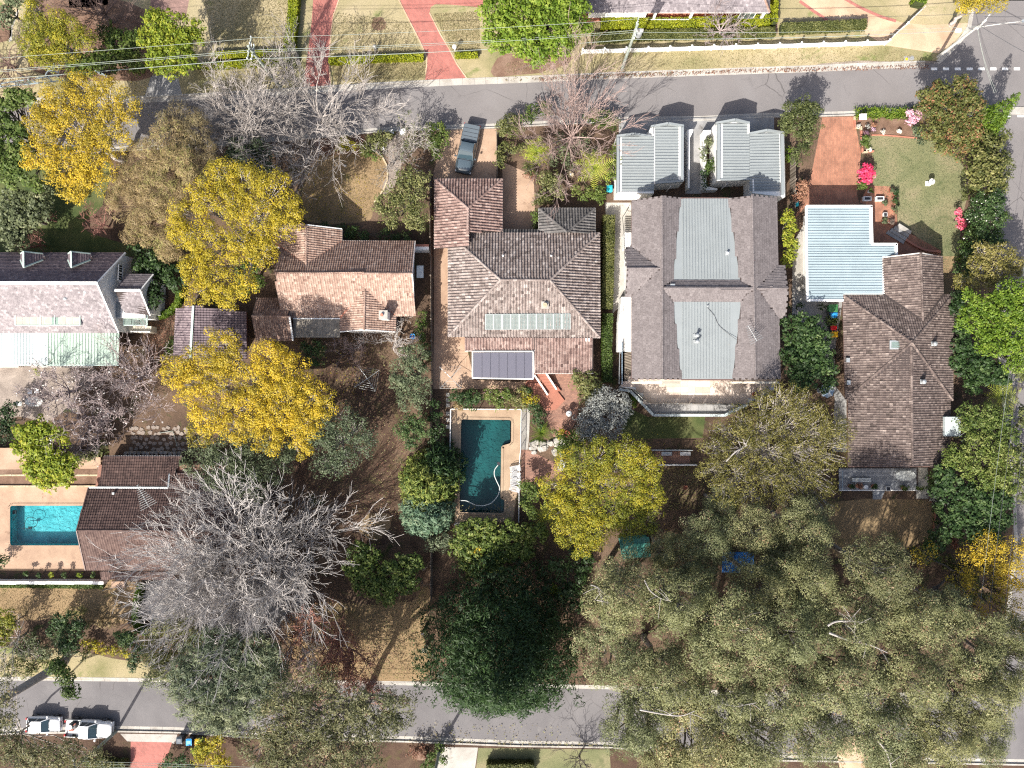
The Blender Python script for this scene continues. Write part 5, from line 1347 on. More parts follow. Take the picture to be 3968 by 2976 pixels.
antenna('television antenna above shrubs at the chimney of the brown roofed corner house',T23(1690,470,3.2),1.6,math.radians(125),5,2.2,(2.4,2.0))
# ---------------- white house at the left edge
e,r,el=3.4,6.7,3.0
hl=thing('white_gable_house','white house with steep slate roof, dormers and mint sheet roofed verandah','house',tuple(T10(400,850)))
RH=Roof(hl,'slate','flat',0.28,0.24,10)
u0,u1,k0,k1=T10(-300,532,e),T10(1077,532,e),T10(-300,788,r),T10(835,790,r)
lw0,lw1=T10(-300,1213,el),T10(1020,1213,el)
RHd=Roof(hl,'slate_dark_shade','flat',0.28,0.24,11,'upper_roof')
RHd.face([u1,u0,k0,k1]);RH.face([lw0,lw1,k1,k0],tonebias=.1)  # slope away from the sun in darker slate, sunward slope toned lighter
MB().beam(k0+UP*.06,k1+UP*.06,.26,.16).build('ridge_capping',M['white_paint'],hl)
for p,q in((u1,k1),(k1,lw1)):MB().beam(p+UP*.04,q+UP*.04,.14,.2).build('bargeboard',M['white_paint'],hl)
for xr in(205,612):
 rh,eh=5.9,4.4
 rf0,rf1=T10(xr,520,rh),T10(xr+2,655,rh)
 e0,e1=T10(xr+165,538,eh),T10(xr+165,592,eh)
 d0,d1=T10(xr-25,538,eh),T10(xr-25,592,eh)
 RHd.face([e1,e0,rf0,rf1]);RHd.face([d0,d1,rf1,rf0])
 f=MB();f.beam(rf0+UP*.06,rf1+UP*.06,.16,.12);f.beam(rf1+UP*.07,e1+UP*.07,.14,.1);f.beam(rf0+UP*.05,e0+UP*.05,.12,.1);f.beam(rf0+UP*.05,d0+UP*.05,.12,.1);f.beam(rf1+UP*.07,d1+UP*.07,.14,.1)
 dm=f.build('dormer',M['trim_mint'],hl)
 gable(hl,lift(e0-Vector((.15,.15,0)),eh),lift(d0+Vector((.15,-.15,0)),eh),rf0-Vector((0,.15,.05)),e+.2,'white_wall',.12,'dormer_wall')
RHd.finish(200);RH.finish(100)
gw_=T10(1045,560,e),T10(1000,1190,el)
walls(hl,[T10(-300,560,2),T10(1045,560,2),T10(1015,1190,2),T10(-300,1190,2)],-.02,3.0,'white_wall')
gable(hl,T10(1050,548,e),T10(1005,1205,el),T10(828,790,r-.1),-.02,'white_wall',.22)
for x,y,zz in((1002,665,3.9),(998,735,4.0)):window(hl,T10(x,y,zz)+Vector((.35,0,0)),(1,-.05,0),.75,.85,'white_paint',bars=2)
for x,y in((580,925),(750,865)):
 p=T10(x,y,5.6 if y<900 else 5.2);vent_pipe(hl,p,.5,.11,'galv')
 MB().box((p.x,p.y-.1,p.z-.02),(.6,.55,.06)).build('flashing',M['white_paint'],hl)
ld=[T10(135,1150,4.0),T10(688,1150,4.0),T10(688,1052,4.3),T10(135,1052,4.3)]
MB().hexa([p-UP*.9 for p in ld],ld).build('dormer_box',M['white_wall'],hl)
for i in range(9):
 a,b=i/9+.004,(i+1)/9-.004
 q=[ld[0].lerp(ld[1],a),ld[0].lerp(ld[1],b),ld[3].lerp(ld[2],b),ld[3].lerp(ld[2],a)]
 MB().hexa([p+UP*.005 for p in q],[p+UP*.035 for p in q]).build('roof_light',M['roof_light' if i not in(5,)else 'pane_clear'],hl)
for p,q in((ld[0],ld[1]),(ld[3],ld[2]),(ld[1],ld[2]),(ld[0],ld[3]),(ld[0].lerp(ld[1],.39),ld[3].lerp(ld[2],.39)),(ld[0].lerp(ld[1],.61),ld[3].lerp(ld[2],.61))):MB().beam(p+UP*.04,q+UP*.04,.1,.1).build('dormer_trim',M['trim_mint'],hl)
MB().prism([T10(180,1155,2.9),T10(715,1155,2.9),T10(745,1213,2.9),T10(240,1213,2.9)],2.7,3.05).build('flat_roof',M['white_paint'],hl)
ribbed(hl,T10(-200,1215,2.75),T10(410,1195,2.75),T10(-200,1490,2.4),T10(410,1490,2.4),'metal_white',0.33,(.06,.05),'verandah_sheet')
ribbed(hl,T10(412,1195,2.75),T10(1022,1218,2.75),T10(412,1490,2.4),T10(1016,1490,2.4),'metal_mint',0.33,(.06,.05),'verandah_sheet')
gutter(hl,T10(-200,1493,2.4),T10(1018,1493,2.4),'trim_mint')
for x in(0,160,270,530,800,1000):p=T10(x,1500);MB().box((p.x,p.y,1.15),(.12,.12,2.3)).build('verandah_post',M['white_paint'],hl)
for a,b in((-100,160),(270,530),(530,800)):
 p,q=T10(a,1508,.9),T10(b,1508,.9)
 f=MB().beam(p,q,.07,.07).build('balustrade',M['white_paint'],hl)
 k=int((q-p).length/.2);m=MB()
 for i in range(k):c=p.lerp(q,(i+.5)/k);m.box((c.x,c.y,.45),(.05,.05,.86))
 m.build('balusters',M['white_paint'],f)['kind']='stuff'
es,rs=3.4,4.6
s0,s1,sk0,sk1,sl0,sl1=T10(1085,715,es),T10(1316,716,es),T10(985,852,rs),T10(1205,852,rs),T10(1065,1040,es-.2),T10(1290,1066,es-.2)
RS=Roof(hl,'slate','flat',0.28,0.24,12,'wing_roof')
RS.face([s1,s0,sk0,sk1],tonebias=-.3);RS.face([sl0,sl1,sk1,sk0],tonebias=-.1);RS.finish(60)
MB().beam(sk0+UP*.06,sk1+UP*.06,.24,.16).build('ridge_capping',M['white_paint'],hl)
for p,q in((s1,sk1),(sk1,sl1)):MB().beam(p+UP*.03,q+UP*.03,.12,.16).build('bargeboard',M['white_paint'],hl)
walls(hl,[T10(1060,760,1.5),T10(1310,760,1.5),T10(1310,1100,1.5),T10(1040,1100,1.5)],-.02,es-.2,'white_wall','wing_wall')
gable(hl,T10(1290,750,es),T10(1275,1050,es),T10(1200,853,rs-.1),-.02,'white_wall',.2)
window(hl,T10(1305,960,1.7)+Vector((.4,0,0)),(1,0,0),.9,1.4,bars=1)
MB().box(T10(1000,1020,3.0),(1.0,1.55,.7)).build('cooling_unit',M['metal_grey'],hl)
gq=[T10(1060,1150,2.7),T10(1262,1152,2.7),T10(1262,1048,3.0),T10(1060,1040,3.0)]
for i in range(3):
 q=[gq[0].lerp(gq[1],i/3+.01),gq[0].lerp(gq[1],(i+1)/3-.01),gq[3].lerp(gq[2],(i+1)/3-.01),gq[3].lerp(gq[2],i/3+.01)]
 MB().hexa([p-UP*.02 for p in q],q).build('conservatory_pane',M['pane_clear'],hl)
for p,q in((gq[0],gq[1]),(gq[1],gq[2]),(gq[0],gq[3])):MB().beam(p,q,.1,.12).build('conservatory_beam',M['trim_mint'],hl)
walls(hl,[T10(1080,1150,1.2),T10(1300,1160,1.2),T10(1300,1215,1.2),T10(1080,1210,1.2)],-.02,1.3,'cream_wall','balcony_wall')
MB().beam(T10(1120,1205,1.5),T10(1290,1208,1.5),.14,.2).build('balcony_rail',M['white_paint'],hl)
# ---------------- slate shed between the yellow trees
sh=thing('garden_shed','purple slate shed with mint ridge between two yellow trees','shed',tuple(T10(1750,1200)))
e,r=2.5,4.0
RSH=Roof(sh,'slate_dark_shade','wave',0.26,0.3,13)
a0,a1,b0,b1,k0,k1=T10(1512,1010,e),T10(1488,1420,e),T10(2110,1035,e),T10(2112,1440,e),T10(1660,985,r),T10(1635,1430,r)
RSH.face([a0,a1,k1,k0],tonebias=.2);RSH.face([b1,b0,k0,k1],tonebias=-.1);RSH.finish(150)
MB().beam(k0+UP*.08,k1+UP*.08,.22,.14).build('ridge_capping',M['trim_mint'],sh)
gutter(sh,b0,b1,'rust',.14);gutter(sh,a0,a1,'gutter_dark')
walls(sh,[T10(1560,1050,1.2),T10(2070,1060,1.2),T10(2070,1400,1.2),T10(1545,1400,1.2)],-.02,e,'white_wall')
gable(sh,T10(2075,1058,e),T10(1560,1040,e),T10(1657,1010,r-.1),e-.2,'white_wall')
# ---------------- brown-roofed pool house
ph=thing('pool_house','dark brown gabled tile roof house beside the turquoise pool','house',tuple(T20(1300,1250)))
e,r=3.0,5.0
RP=Roof(ph,'tile_ph','wave',0.25,0.3,14)
xr=2060
pu0,pu1,pk0,pk1,pl0,pl1=T20(762,905,e),T20(xr,905,e),T20(660,1272,r),T20(xr+30,1275,r),T20(735,1610,e),T20(xr+10,1610,e)
RP.face([pu1,pu0,pk0,pk1],tonebias=-.1);RP.face([pl0,pl1,pk1,pk0],tonebias=.22)  # shade painted into the upper slope's tiles, sunlight into the lower slope's
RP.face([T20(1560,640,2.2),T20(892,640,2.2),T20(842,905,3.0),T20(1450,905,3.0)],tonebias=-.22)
RP.face([T20(xr,785,2.5),T20(1462,785,2.5),T20(1450,905,3.02),T20(xr,905,3.02)])
RP.face([T20(870,1690,2.0),T20(1500,1690,2.0),T20(1500,1620,2.3),T20(870,1620,2.3)])
RP.caps(pk0,pk1,.1);RP.finish(300)
gutter(ph,pl0,pl1,'gutter_dark');gutter(ph,T20(892,637,2.2),T20(1560,637,2.2),'gutter')
MB().beam(T20(760,905,3.1),T20(1440,908,3.1),.2,.06).build('apron_flashing',M['galv'],ph);MB().beam(T20(1452,785,2.66),T20(1442,905,3.12),.16,.08).build('apron_flashing',M['galv'],ph)
for p,q in((pu0,pk0),(pk0,pl0)):MB().beam(p+UP*.06,q+UP*.06,.1,.16).build('bargeboard',M['gutter_dark'],ph)
walls(ph,[T20(900,700,1),T20(2000,700,1),T20(2000,1560,1.2),T20(830,1560,1.2),T20(850,950,1.2)],-.02,2.2,'brick_wall')
gable(ph,T20(790,930,e),T20(770,1590,e),T20(690,1272,r-.1),-.02,'brick_wall',.2)
MB().box(T20(975,955,3.4),(.24,.22,.3)).build('roof_vent',M['galv'],ph)
p=T20(1958,1322,4.7);MB().box((p.x,p.y,p.z+.1),(.35,.35,.3)).build('roof_vent',M['galv'],ph)
antenna('television antenna with long boom on the dark pool house roof',T20(1300,985,3.9),1.5,math.radians(118),12,2.4,(1.9,.3))
# ---------------- house across the road (only its edge is in the picture)
ht=thing('verandah_house','purple roofed house with white verandah posts behind the white fence','house',tuple(T02(1300,-50)))
RT=Roof(ht,'slate','flat',0.28,0.26,15)
e,r=3.0,5.6
v0,v1,v2,v3=T02(440,105,e),T02(2172,105,e),T02(1985,-420,r),T02(640,-420,r)
RT.face([v0,v1,v2,v3]);RT.face([v1,lift(v1+Vector((0,14,0)),e),v2]);RT.caps(v1,v2,.12);RT.finish(300,cap_mat='tile_h1')
gutter(ht,v0,v1);gutter(ht,v1,lift(v1+Vector((0,12,0)),e))
walls(ht,[T02(480,60,1),T02(2060,60,1),T02(2060,-800,1),T02(480,-800,1)],-.02,2.9,'orange_wall')
for xa,xb in((620,1115),):walls(ht,[T02(xa,128,1.5),T02(xb,128,1.5),T02(xb,115,1.5),T02(xa,115,1.5)],.9,2.8,'white_paint','verandah_screen')
for x in(1180,1490,2100):
 p=T02(x,150,1);MB().box((p.x,p.y,1.45),(.24,.24,2.9)).build('verandah_post',M['white_paint'],ht)
f=MB();p,q=T02(1120,168,1.0),T02(1480,168,1.0);f.beam(p,q,.07,.07);ff=f.build('balustrade',M['white_paint'],ht)
m=MB()
for i in range(30):c=p.lerp(q,(i+.5)/30);m.box((c.x,c.y,.5),(.05,.05,.9))
m.build('balusters',M['white_paint'],ff)['kind']='stuff'
MB().prism([T02(560,190),T02(2110,165),T02(2110,100),T02(560,100)],0,.25).build('verandah_floor',M['terracotta'],ht)
window(ht,T02(1980,128,1.8),(0,-1,0),1.6,1.3,'white_paint','pane_clear',2)
antenna('television antenna at the tree end of the purple roof across the road',T02(570,60,3.3),.8,math.radians(200),5,1.2,(1.2,.8))
# ---------------- green shed among the gum trees
gs=thing('garden_shed','small teal metal shed under the grey green gum trees','shed',tuple(T22(1020,1430)))
e,r=1.9,2.45
g0,g1,g2,g3,k0,k1=T22(886,1352,e),T22(1140,1328,e),T22(1156,1500,e),T22(915,1520,e),T22(893,1402,r),T22(1146,1388,r)
ribbed(gs,g0,g1,k0,k1,'green_shed',0.42,(.04,.03));ribbed(gs,g3,g2,k0,k1,'green_shed',0.42,(.04,.03))
MB().beam(k0+UP*.04,k1+UP*.04,.2,.05).build('ridge_capping',M['green_shed'],gs)
MB().prism([lift(p,0)for p in inset([lift(x,0)for x in(g0,g1,g2,g3)],.15)],-.02,e-.03).build('wall',M['green_shed'],gs)
# ================================================================== TREES AND PLANTS
YG='yellow crowned street and garden trees'
tree('feathery_tree','big yellow feathery tree beside the upper road at the left, widest yellow crown',[(185,190,42),(130,215,45),(235,210,45),(275,235,32),(95,275,45),(165,285,55),(235,290,50),(85,335,38),(140,360,45),(205,355,45),(160,410,34),(110,250,40),(195,395,34)],8.5,'yellow',group=YG,bark='bark_pale',size=.5,dens=225,L=.165,Wd=.08,twigs=.7,tone=.5,tr=.3)
tree('feathery_tree','golden yellow feathery tree touching the left end of the terracotta roof',[(480,375,36),(535,390,42),(590,410,45),(625,455,38),(390,460,26),(440,430,42),(500,440,45),(565,470,48),(610,490,36),(395,510,28),(450,520,50),(520,530,45),(570,545,40),(420,580,34),(470,600,45),(430,630,34),(490,640,32),(530,620,30),(385,485,22)],9,'yellow',group=YG,bark='bark_pale',size=.48,dens=225,L=.165,Wd=.08,twigs=.7,tone=.72,tr=.32)
tree('feathery_tree','broad golden tree overhanging the slate shed below the terracotta house',[(480,745,40),(440,775,42),(505,780,42),(385,795,40),(415,830,44),(480,840,50),(590,775,45),(625,800,45),(560,820,45),(620,850,50),(680,860,42),(545,880,50),(600,905,50),(660,915,42),(450,900,42),(510,925,42),(580,945,36),(650,965,26),(430,935,28,7,.2),(705,880,26)],9,'yellow',group=YG,bark='bark_pale',size=.48,dens=225,L=.165,Wd=.08,twigs=.6,tone=.66,tr=.32)
tree('feathery_tree','yellow green feathery tree beside the brick patio and the middle pool',[(1290,985,40,0,.35),(1250,985,34,0,.3),(1360,980,42),(1390,1010,42),(1220,1000,34,0,.6),(1195,1050,34,0,.7),(1250,1050,42),(1310,1040,42),(1370,1060,48),(1400,1075,36),(1215,1095,38,0,.65),(1270,1110,48),(1330,1105,44,0,.35),(1360,1130,40,0,.3),(1230,1145,36),(1290,1150,36),(1250,1180,28,0,.6),(1400,1120,32,0,.25)],7.5,'ygreen',group=YG,bark='bark_pale',size=.46,dens=225,L=.165,Wd=.08,twigs=.6,tone=.55,tr=.28)
tree('feathery_tree','yellow green bushy tree at the top left beyond the upper road',[(80,60,36),(75,100,34),(120,55,36),(105,90,40),(150,70,36),(180,85,26),(140,105,36),(95,125,28),(115,130,24),(75,20,22)],7,'ygreen',group=YG,bark='bark_grey',size=.45,dens=230,L=.17,Wd=.08,tone=.38)
tree('feathery_tree','small yellow tree at the top edge beside the corner power pole',[(2085,2,28),(2120,-6,30),(2150,5,22),(2100,15,20)],5,'yellow',group=YG,bark='bark_pale',tone=.6,dens=225,L=.165,Wd=.08)
tree('feathery_tree','thin yellow tree behind the gum branches at the right edge',[(2120,1180,40),(2165,1195,42),(2090,1215,36),(2140,1230,40),(2190,1240,42),(2070,1260,34),(2180,1290,38),(2110,1330,28,0,.8),(2200,1340,34,0,.85),(2190,1180,34),(2040,1345,28,0,.8),(1995,1195,26,0,.3),(2000,1290,30,0,.7)],6,'yellow',group=YG,bark='bark_dark',dens=90,L=.18,Wd=.08,tone=.45,twigs=.8)
GT='green garden trees'
tree('round_tree','glossy yellow green tree over the driveway at the top left',[(340,55,32),(385,60,36),(325,85,28),(365,95,40),(410,90,30),(345,125,32),(395,130,34),(425,60,18),(370,150,20),(335,40,22)],6.5,'lime',group=GT,size=.36,dens=140,L=.24,Wd=.15,tone=.5)
tree('round_tree','large bright green tree between the red driveway and the white fence',[(1080,20,46),(1120,-15,50),(1180,-10,52),(1230,5,44),(1075,65,40),(1125,50,55),(1185,55,50),(1235,55,40),(1105,95,34),(1155,100,38),(1210,95,34),(1160,120,22),(1250,30,28)],7.5,'bright',group=GT,size=.42,dens=150,L=.26,Wd=.17,tone=.68,flat=.8)
tree('round_tree','dense round green tree at the kerb beside the brick driveway',[(1732,232,26),(1710,240,22),(1752,240,24),(1730,262,32),(1756,270,20),(1705,268,20),(1735,295,26),(1728,325,20),(1720,345,14),(1690,258,14)],4.2,'mid',group=GT,size=.34,dens=190,L=.18,Wd=.11,tone=.48,base=(1735,275),jit=.2)
tree('rusty_tree','olive tree with red new leaves on the street corner',[(2020,210,34),(2075,200,36),(2105,215,26),(2005,240,28),(2045,240,40),(2090,245,36),(2010,280,30),(2055,285,40),(2095,290,30),(2030,315,26),(2070,320,26),(2000,210,20)],5.8,'redtip',group=GT,size=.4,dens=160,L=.26,Wd=.12,tone=.5,jit=.22)
conifer('cypress','slim green cypress leaning over the corner kerb',(2112,286),7.2,1.7,'bright',31,group='conifers',dens=330,L=.26,Wd=.08,power=.85,cl=.36,tone=.3,lean=(-.4,1.3))
tree('wispy_tree','brownish sparse bush behind the corner olive tree',[(2130,310,24),(2150,330,24),(2125,340,20),(2160,300,18)],2.5,'mid',group=GT,dens=80,tone=.4,bark='bark_brown',twigs=1)
tree('lawn_edge_tree','olive yellow bush on the road side of the front lawn',[(2115,345,24),(2140,360,30),(2110,380,26),(2150,390,24),(2125,405,24),(2100,400,16)],3.2,'mid',group=GT,size=.36,tone=.62,jit=.2)
tree('camellia','dark camellia dotted with white flowers beside the front lawn',[(2120,440,28),(2145,445,26),(2110,465,24),(2140,475,28),(2150,425,18),(2120,495,20)],3.5,'dark',group=GT,tone=.62,extra=('white_fl',4.5,.14,.12),size=.34,dens=170,L=.2,Wd=.12)
tree('camellia','dark bush with few white flowers below the flowering camellia',[(2105,520,22),(2130,525,24),(2150,520,20),(2090,555,20),(2085,580,22)],3.0,'dark',group=GT,tone=.5,extra=('white_fl',1.6,.13,.11),size=.34,dens=170,L=.2,Wd=.12)
tree('pine_like_tree','flat topped olive green tree showing pale limbs beside the side road',[(2125,545,26),(2165,550,28),(2190,570,24),(2110,575,26),(2150,590,30),(2185,595,24),(2130,610,22),(2075,610,20),(2100,620,20)],5.5,'olive',group=GT,bark='bark_pale',size=.34,dens=150,L=.2,Wd=.1,tone=.75,twigs=.9)
tree('round_tree','big fresh green tree on the side road behind the corner house',[(2175,635,36),(2200,640,36),(2130,660,36),(2165,670,42),(2205,680,40),(2100,690,34),(2140,710,38),(2185,720,44),(2150,745,34),(2200,755,34),(2130,740,28),(2090,650,26),(2190,785,26)],7.5,'bright',group=GT,size=.42,dens=150,L=.22,Wd=.13,tone=.5)
tree('garden_tree','dark green bush against the east wall of the corner house',[(2075,640,24),(2070,670,22),(2080,710,24),(2075,750,22),(2095,770,24),(2065,780,18),(2120,790,26)],3,'dark',group=GT,tone=.55,size=.34,dens=150)
tree('garden_tree','dark bush at the gap below the big fresh green tree',[(2115,815,24),(2140,800,26),(2100,835,20),(2090,800,20),(2160,815,22)],3,'dark',group=GT,tone=.45,size=.34,dens=150)
frond_plant('tree_fern','bright tree fern on the side road behind the brown corner house',(2126,856),3.0,2.35,.55,13,'fern',group='tree ferns',seed=4,nl=13)
tree('garden_tree','speckled grey green tree beside the chimney of the corner house',[(2090,890,24),(2130,895,28),(2165,905,28),(2110,920,30),(2150,930,32),(2095,940,22),(2180,935,22),(2080,915,18)],4.5,'green',group=GT,tone=.66,size=.36,dens=150,L=.2,Wd=.12,jit=.22)
tree('garden_tree','yellowish green tree above the end of the back lawn path',[(2105,960,28),(2140,965,30),(2165,985,30),(2120,1000,36),(2160,1020,34),(2085,1005,28),(2050,990,22),(2130,1035,28),(2180,1045,26),(2070,975,22)],5,'green',group=GT,tone=.78,size=.38,dens=150,L=.2,Wd=.12)
tree('garden_tree','dark spreading tree between the back lawn and the side road',[(2040,1025,26),(2025,1060,22),(2060,1055,28),(2095,1070,30),(2130,1085,34),(2160,1080,28),(2085,1110,30),(2120,1125,32),(2045,1100,26),(2055,1140,24),(2165,1120,24),(2030,1160,22),(2020,1190,20),(2090,1150,28),(2140,1155,26)],4.6,'dark',group=GT,tone=.6,size=.38,dens=140)
tree('silver_bush','small white flowering bush at the corner of the back lawn',[(2020,1075,14),(2035,1078,12),(2028,1088,12)],1.4,'silver',cat='bush',dens=160,tone=.7,L=.16,Wd=.09,size=.25)
tree('gum_tree','sunlit gum crown at the very right edge above the lower road',[(2195,1020,24),(2210,985,24),(2205,1060,22),(2215,900,26),(2210,800,24)],4,'mid',group=GT,tone=.6)
tree('garden_tree','bright green tree at the left edge beside the yellow tree',[(38,205,20),(60,215,18),(15,235,26),(30,215,22),(10,270,28),(35,280,22),(20,310,32),(50,330,26),(15,350,30),(45,365,26),(25,390,22),(75,395,18)],6,'green',group=GT,tone=.7,size=.4,dens=140)
tree('garden_tree','dark conical tree in the shaded front garden at the left edge',[(30,430,30),(60,440,30),(15,470,30),(50,480,34),(20,510,28),(85,455,26),(40,520,26),(90,420,26)],4,'greygreen',group=GT,tone=.4,size=.4)
tree('garden_tree','shadowed green shrub mass under the top left trees',[(255,95,30),(235,75,24),(280,110,26),(250,130,28),(215,130,26),(185,140,24),(290,85,22),(300,140,22),(165,150,22)],3,'green',group=GT,tone=.5,size=.36)
tree('garden_tree','pale green bush at the top left corner of the picture',[(35,5,18),(15,50,16),(10,30,14),(18,14,12)],2.5,'greygreen',group=GT,tone=.6)
tree('garden_tree','dark understorey tree between the two left golden trees',[(530,590,24),(550,570,22),(545,610,22),(555,545,18),(525,620,18)],3.5,'green',group=GT,tone=.5)
tree('garden_tree','dark shrubs at the white gable wall of the left house',[(330,560,24),(355,580,26),(380,600,26),(340,600,22),(305,575,20),(300,545,18)],2.2,'dark',group=GT,tone=.4)
tree('garden_tree','dark green ivy clad bush against the side wing of the left white house',[(332,615,14),(338,635,15),(335,655,13),(330,630,12)],3.0,'dark',cat='bush',group=GT,tone=.25)
tree('broad_tree','dusty green spreading tree below the bare street trees',[(520,330,30),(545,345,28),(500,350,26),(560,320,24),(530,365,24),(580,350,22)],3.2,'greygreen',group=GT,tone=.4,dens=90)
tree('broad_tree','speckled light green tree in front of the panel house garage',[(835,440,26),(860,415,28),(880,385,26),(870,445,30),(845,470,24),(900,420,26),(905,460,26),(915,390,20),(890,475,22),(820,455,18),(910,485,16)],4.2,'mid',group=GT,tone=.66,size=.36,dens=150,L=.19,Wd=.11,jit=.2)
tree('broad_tree','grey green fine leaved tree beside the terracotta house back lawn',[(880,770,24),(905,765,22),(870,800,28),(900,800,28),(865,825,24),(890,835,30),(915,830,20),(880,860,26),(905,865,22)],4.5,'greygreen',group=GT,tone=.62,size=.38,dens=150,L=.2,Wd=.09)
tree('camellia','glossy dark camellia at the edge of the back lawn beside the fence',[(880,910,20),(905,905,20),(870,930,20),(895,935,26),(915,930,18),(890,955,18)],3,'dark',group=GT,tone=.72,size=.3,dens=200,L=.16,Wd=.1,jit=.26)
conifer('conifer','golden green bushy conifer beside the left edge of the middle pool',(928,1038),5.6,3.0,'conifer',33,group='conifers',dens=230,L=.42,Wd=.13,power=.5,tone=.72,cl=.5)
conifer('conifer','blue green bushy conifer below the golden green one',(925,1098),5.0,2.9,'blue',34,group='conifers',dens=230,L=.42,Wd=.13,power=.5,tone=.62,cl=.55)
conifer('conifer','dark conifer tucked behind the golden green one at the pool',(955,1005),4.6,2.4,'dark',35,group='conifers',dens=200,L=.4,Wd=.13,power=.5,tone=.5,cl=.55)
tree('pale_bush','pale grey green bush at the foot of the blue conifer',[(945,1165,18),(955,1180,18),(935,1178,14),(970,1165,13)],1.8,'greygreen',cat='bush',tone=.85,L=.18,Wd=.1)
tree('broad_tree','sparse green tree with bare twigs on the brown back lawn',[(740,900,34),(700,925,34),(770,925,36),(730,955,40),(790,945,28),(695,960,30),(700,1000,30),(745,990,34),(725,1015,22),(680,940,26),(780,970,28)],4.5,'greygreen',group=GT,tone=.5,dens=85,twigs=1,bark='bark_grey',L=.2,Wd=.1)
tree('broad_tree','dusty grey green tree under the golden tree and the bare tree',[(450,965,36),(500,960,40),(550,965,40),(600,975,36),(430,1000,34),(480,1005,42),(540,1010,40),(590,1015,34),(520,1045,34),(470,1040,32),(625,985,20),(560,1050,26)],6,'greygreen',group=GT,tone=.45,dens=115,L=.22,Wd=.1)
tree('round_tree','bright lime tree overhanging the turquoise pool terrace',[(60,935,26),(90,925,26),(50,960,22),(85,960,34),(125,945,24),(75,990,34),(115,985,32),(95,1010,34),(130,1015,30),(110,1035,26),(145,1030,24),(150,1000,20),(90,1035,18)],5.5,'lime',group=GT,tone=.55,size=.38,dens=140)
tree('casuarina','dark blue green fine needled tree over the lower road',[(470,1400,52,0,.3),(430,1420,46),(510,1420,50,0,.35),(400,1460,44),(450,1465,60,0,.35),(520,1470,54,0,.4),(565,1440,44),(420,1510,48,0,.75),(480,1525,56,0,.75),(545,1515,48,0,.7),(590,1480,36,0,.6),(450,1550,34,0,.8),(510,1555,32,0,.8),(560,1400,36),(600,1420,28)],9,'casuarina',group=GT,tone=.5,size=.55,dens=150,L=.42,Wd=.07,along=.5,tr=.3)  # lower lobes toned brighter as the sunlit rim, upper ones darker
tree('broad_tree','olive wispy tree above the blue green tree at the paved court',[(350,1365,30),(385,1345,32),(420,1370,30),(370,1400,34),(345,1420,28),(330,1395,24),(360,1440,28),(400,1330,22)],5,'mid',group=GT,tone=.55,dens=150,twigs=1,bark='bark_grey',L=.22,Wd=.09)
tree('gum_tree','large gum with pale limbs leaning over the lower road left of centre',[(620,1500,50),(690,1480,42),(600,1560,55),(670,1550,58),(740,1530,50),(800,1520,42),(850,1520,34),(560,1610,52),(640,1620,60),(720,1610,58),(790,1590,52),(840,1570,38),(880,1510,24),(700,1655,50),(780,1650,48),(610,1665,48),(870,1555,24)],13,'gum_dark',bark='bark_gum',group='grey green gum trees',tone=.5,size=.6,dens=120,L=.26,Wd=.075,twigs=.9,base=(800,1482),tr=.32)
lgum=tree('gum_tree','gum with thick pale trunk leaning over the lower road into the bottom left corner',[(10,1545,38),(0,1600,46),(40,1615,34),(85,1625,32),(135,1628,34),(30,1650,46),(100,1660,44),(170,1652,40),(215,1640,26),(20,1505,26),(5,1465,24)],13,'gum_dark',bark='bark_gum',group='grey green gum trees',tone=.5,size=.6,dens=110,L=.26,Wd=.08,base=(60,1560),tr=.1,twigs=.5)
tree('garden_tree','leafy green sapling under the thick leaning gum trunk',[(125,1440,18,6),(140,1460,20,6),(150,1478,18,6),(155,1490,12,6),(115,1432,14,6)],6,'green',group=GT,tone=.5,dens=130,base=(142,1428),tr=.05)
conifer('conifer','huge dark conifer overhanging the lower road below the middle garden',(1082,1362),19,8.2,'dark',41,group='conifers',dens=180,L=.42,Wd=.11,power=.95,tone=.4,cl=.7,low=.1,layers=32,lob=.1)  # whole crown toned down to stand in for shade on its far side
tree('round_tree','shadowed green garden tree beside the top of the huge conifer',[(1235,1250,30),(1255,1210,26),(1230,1290,26),(1210,1220,22)],4,'dark',group=GT,tone=.4)
tree('garden_tree','mixed green shrubs below the middle pool fence',[(1000,1150,24),(1030,1140,24),(1065,1145,26),(1100,1150,26),(1135,1150,24),(1165,1155,22),(990,1180,22),(1020,1185,26),(1060,1180,28),(1095,1190,26),(1010,1210,24),(1045,1215,24),(1085,1220,26),(1130,1190,24),(1025,1235,18)],2.4,'green',group=GT,tone=.52,size=.36,dens=150,jit=.22)
tree('yellow_bush','small yellow bush among the shrubs below the middle pool',[(1032,1187,9),(1025,1192,7),(1038,1194,7)],2.6,'yellow',cat='bush',tone=.6,dens=160,size=.2)
tree('yellow_bush','lone lime bush in the deep shade of the huge conifer',[(1200,1276,10),(1192,1270,8),(1208,1282,8)],2.4,'lime',cat='bush',tone=.7,dens=160,size=.2)
tree('garden_tree','dark shrub with yellow edge beside the bare brown yard',[(775,1195,24),(800,1200,24),(770,1230,28),(800,1245,30),(840,1235,28),(870,1225,28),(895,1215,22),(820,1275,26),(850,1270,26),(880,1260,26),(780,1265,20),(840,1295,16,0,.8)],3,'green',group=GT,tone=.5,size=.36,dens=130,jit=.24)
tree('silver_tree','silver grey leaved tree at the terrace corner of the grey house',[(1290,865,24),(1315,860,26),(1340,865,24),(1275,895,26),(1305,895,32),(1335,900,26),(1260,915,22),(1290,925,28),(1320,930,24),(1345,885,18),(1265,935,16)],4.2,'silver',tone=.5,size=.36,dens=150,L=.19,Wd=.09,group=GT,jit=.2)
tree('green_bush','fresh green bush beside the brick patio under the rear roof',[(1255,830,20),(1275,825,20),(1265,850,18),(1285,845,16),(1245,818,14)],2.2,'mid',cat='bush',group=GT,tone=.6)
